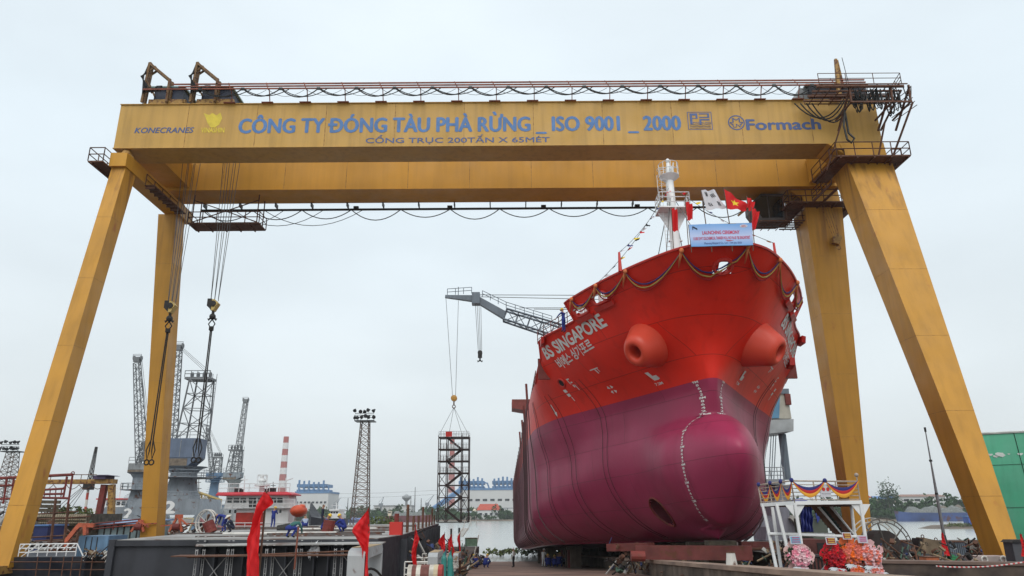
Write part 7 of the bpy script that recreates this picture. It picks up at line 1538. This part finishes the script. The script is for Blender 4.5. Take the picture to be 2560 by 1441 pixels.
mb=MB(); mb.poly(sag(at(2340,1416,26.4),at(2600,1398,25),.12,30),.022,5)
rm_=bpy.data.materials.new('striped_rope'); rm_.use_nodes=True; nt=rm_.node_tree; N=nt.nodes.new; L=nt.links.new; tc=N('ShaderNodeTexCoord'); wv=N('ShaderNodeTexWave'); wv.inputs['Scale'].default_value=2.6; L(tc.outputs['Object'],wv.inputs[0]); rr_=N('ShaderNodeValToRGB'); rr_.color_ramp.interpolation='CONSTANT'; rr_.color_ramp.elements[0].color=(.6,.58,.56,1); rr_.color_ramp.elements[1].position=.5; rr_.color_ramp.elements[1].color=(.5,.06,.06,1); L(wv.outputs[0],rr_.inputs[0]); L(rr_.outputs[0],nt.nodes['Principled BSDF'].inputs['Base Color'])
tag(mb.build('barrier_rope',rm_),'red and white twisted barrier rope along the parapet','rope')
# lamp pole and green hull
a,b=at(2369,1392,58),at(2314,1080,58); t=thing('lamp_pole',V((a.x,58,-.4)),'tall slim grey pole standing between the two right crane legs','pole'); mb=MB(); mb.poly([V((a.x,58,-.4)),V((a.x,58,a.z+4.5)),V((a.x,58,a.z+7)),V((a.x,58,b.z))],[.13,.11,.06,.04],8); mb.build('shaft',M('pole_grey',(.20,.20,.21),.5,.3),t); mb=MB(); 
for z in (a.z+7,a.z+4.5): mb.lathe([(.12,0),(.12,.15)],(a.x,58,z),8)
mb.tube((a.x,58,b.z),(a.x,58,b.z+.35),.09); mb.build('collar',blk,t)
gm=M('hull_green',(.08,.40,.24),.5,var=.12,scale=.3,streak=.15,dirt=(.15,.42,.30)); t=thing('green_hull',V((58,72,-.5)),'green plated ship hull rising at the right edge behind the crane leg','ship hull')
A=at(2464,1086,72); mb=MB()
def gh(u,v): 
    x=A.x-.9+u*24; z=-.5+v*(A.z+.5+u*.9); return V((x+(1-v)**2*1.2+(1-v)*.6,72-u*2+2.0*(1-v)**2,z))
mb.grid(gh,30,16); 
mb.grid(lambda u,v:gh(0,v)+V((u*1.2,u*6,0)),8,16); mb.build('plating',gm,t,smooth=False); mb=MB()
for u in (.145,.42,.7): mb.poly([gh(u,v/12)+V((0,-.03,0)) for v in range(13)],.035,4)
for v in (.35,.72): mb.poly([gh(u/12,v)+V((0,-.03,0)) for u in range(13)],.02,4)
mb.build('weld_seam',M('seam_dark_green',(.012,.05,.03),.6),t); mb=MB(); mb.poly([gh(u/12,1)+V((0,-.03,.03)) for u in range(13)],.12,5); mb.build('gunwale',M('gunwale_pale',(.45,.46,.44),.6),t); mb=MB()
for k in range(14): u,v=.03+.5*rng.uniform(),.79+.03*rng.uniform(); p=gh(u,v)+V((0,-.025,0)); s=rng.uniform(.05,.35) if k>4 else .6; mb.add([p+V((s*math.cos(q),0,s*.35*math.sin(q)*(1+.4*math.sin(3*q)))) for q in [2*PI*i/9 for i in range(9)]],[tuple(range(9))])
mb.build('white_scuff',M('scuff_white',(.5,.55,.52),.7),t)
# ------------------------------------------------------------------ damp air over the river
hz_=bpy.data.materials.new('haze'); hz_.use_nodes=True; nt=hz_.node_tree; nt.nodes.clear(); o_=nt.nodes.new('ShaderNodeOutputMaterial'); pv=nt.nodes.new('ShaderNodeVolumePrincipled'); pv.inputs['Color'].default_value=(.9,.94,.97,1); pv.inputs['Density'].default_value=.00016; nt.links.new(pv.outputs[0],o_.inputs['Volume'])
mb=MB(); mb.b2((-3550,-340,-8),(3550,4550,60)); hzo=mb.build('haze',hz_); hzo['kind']='stuff'
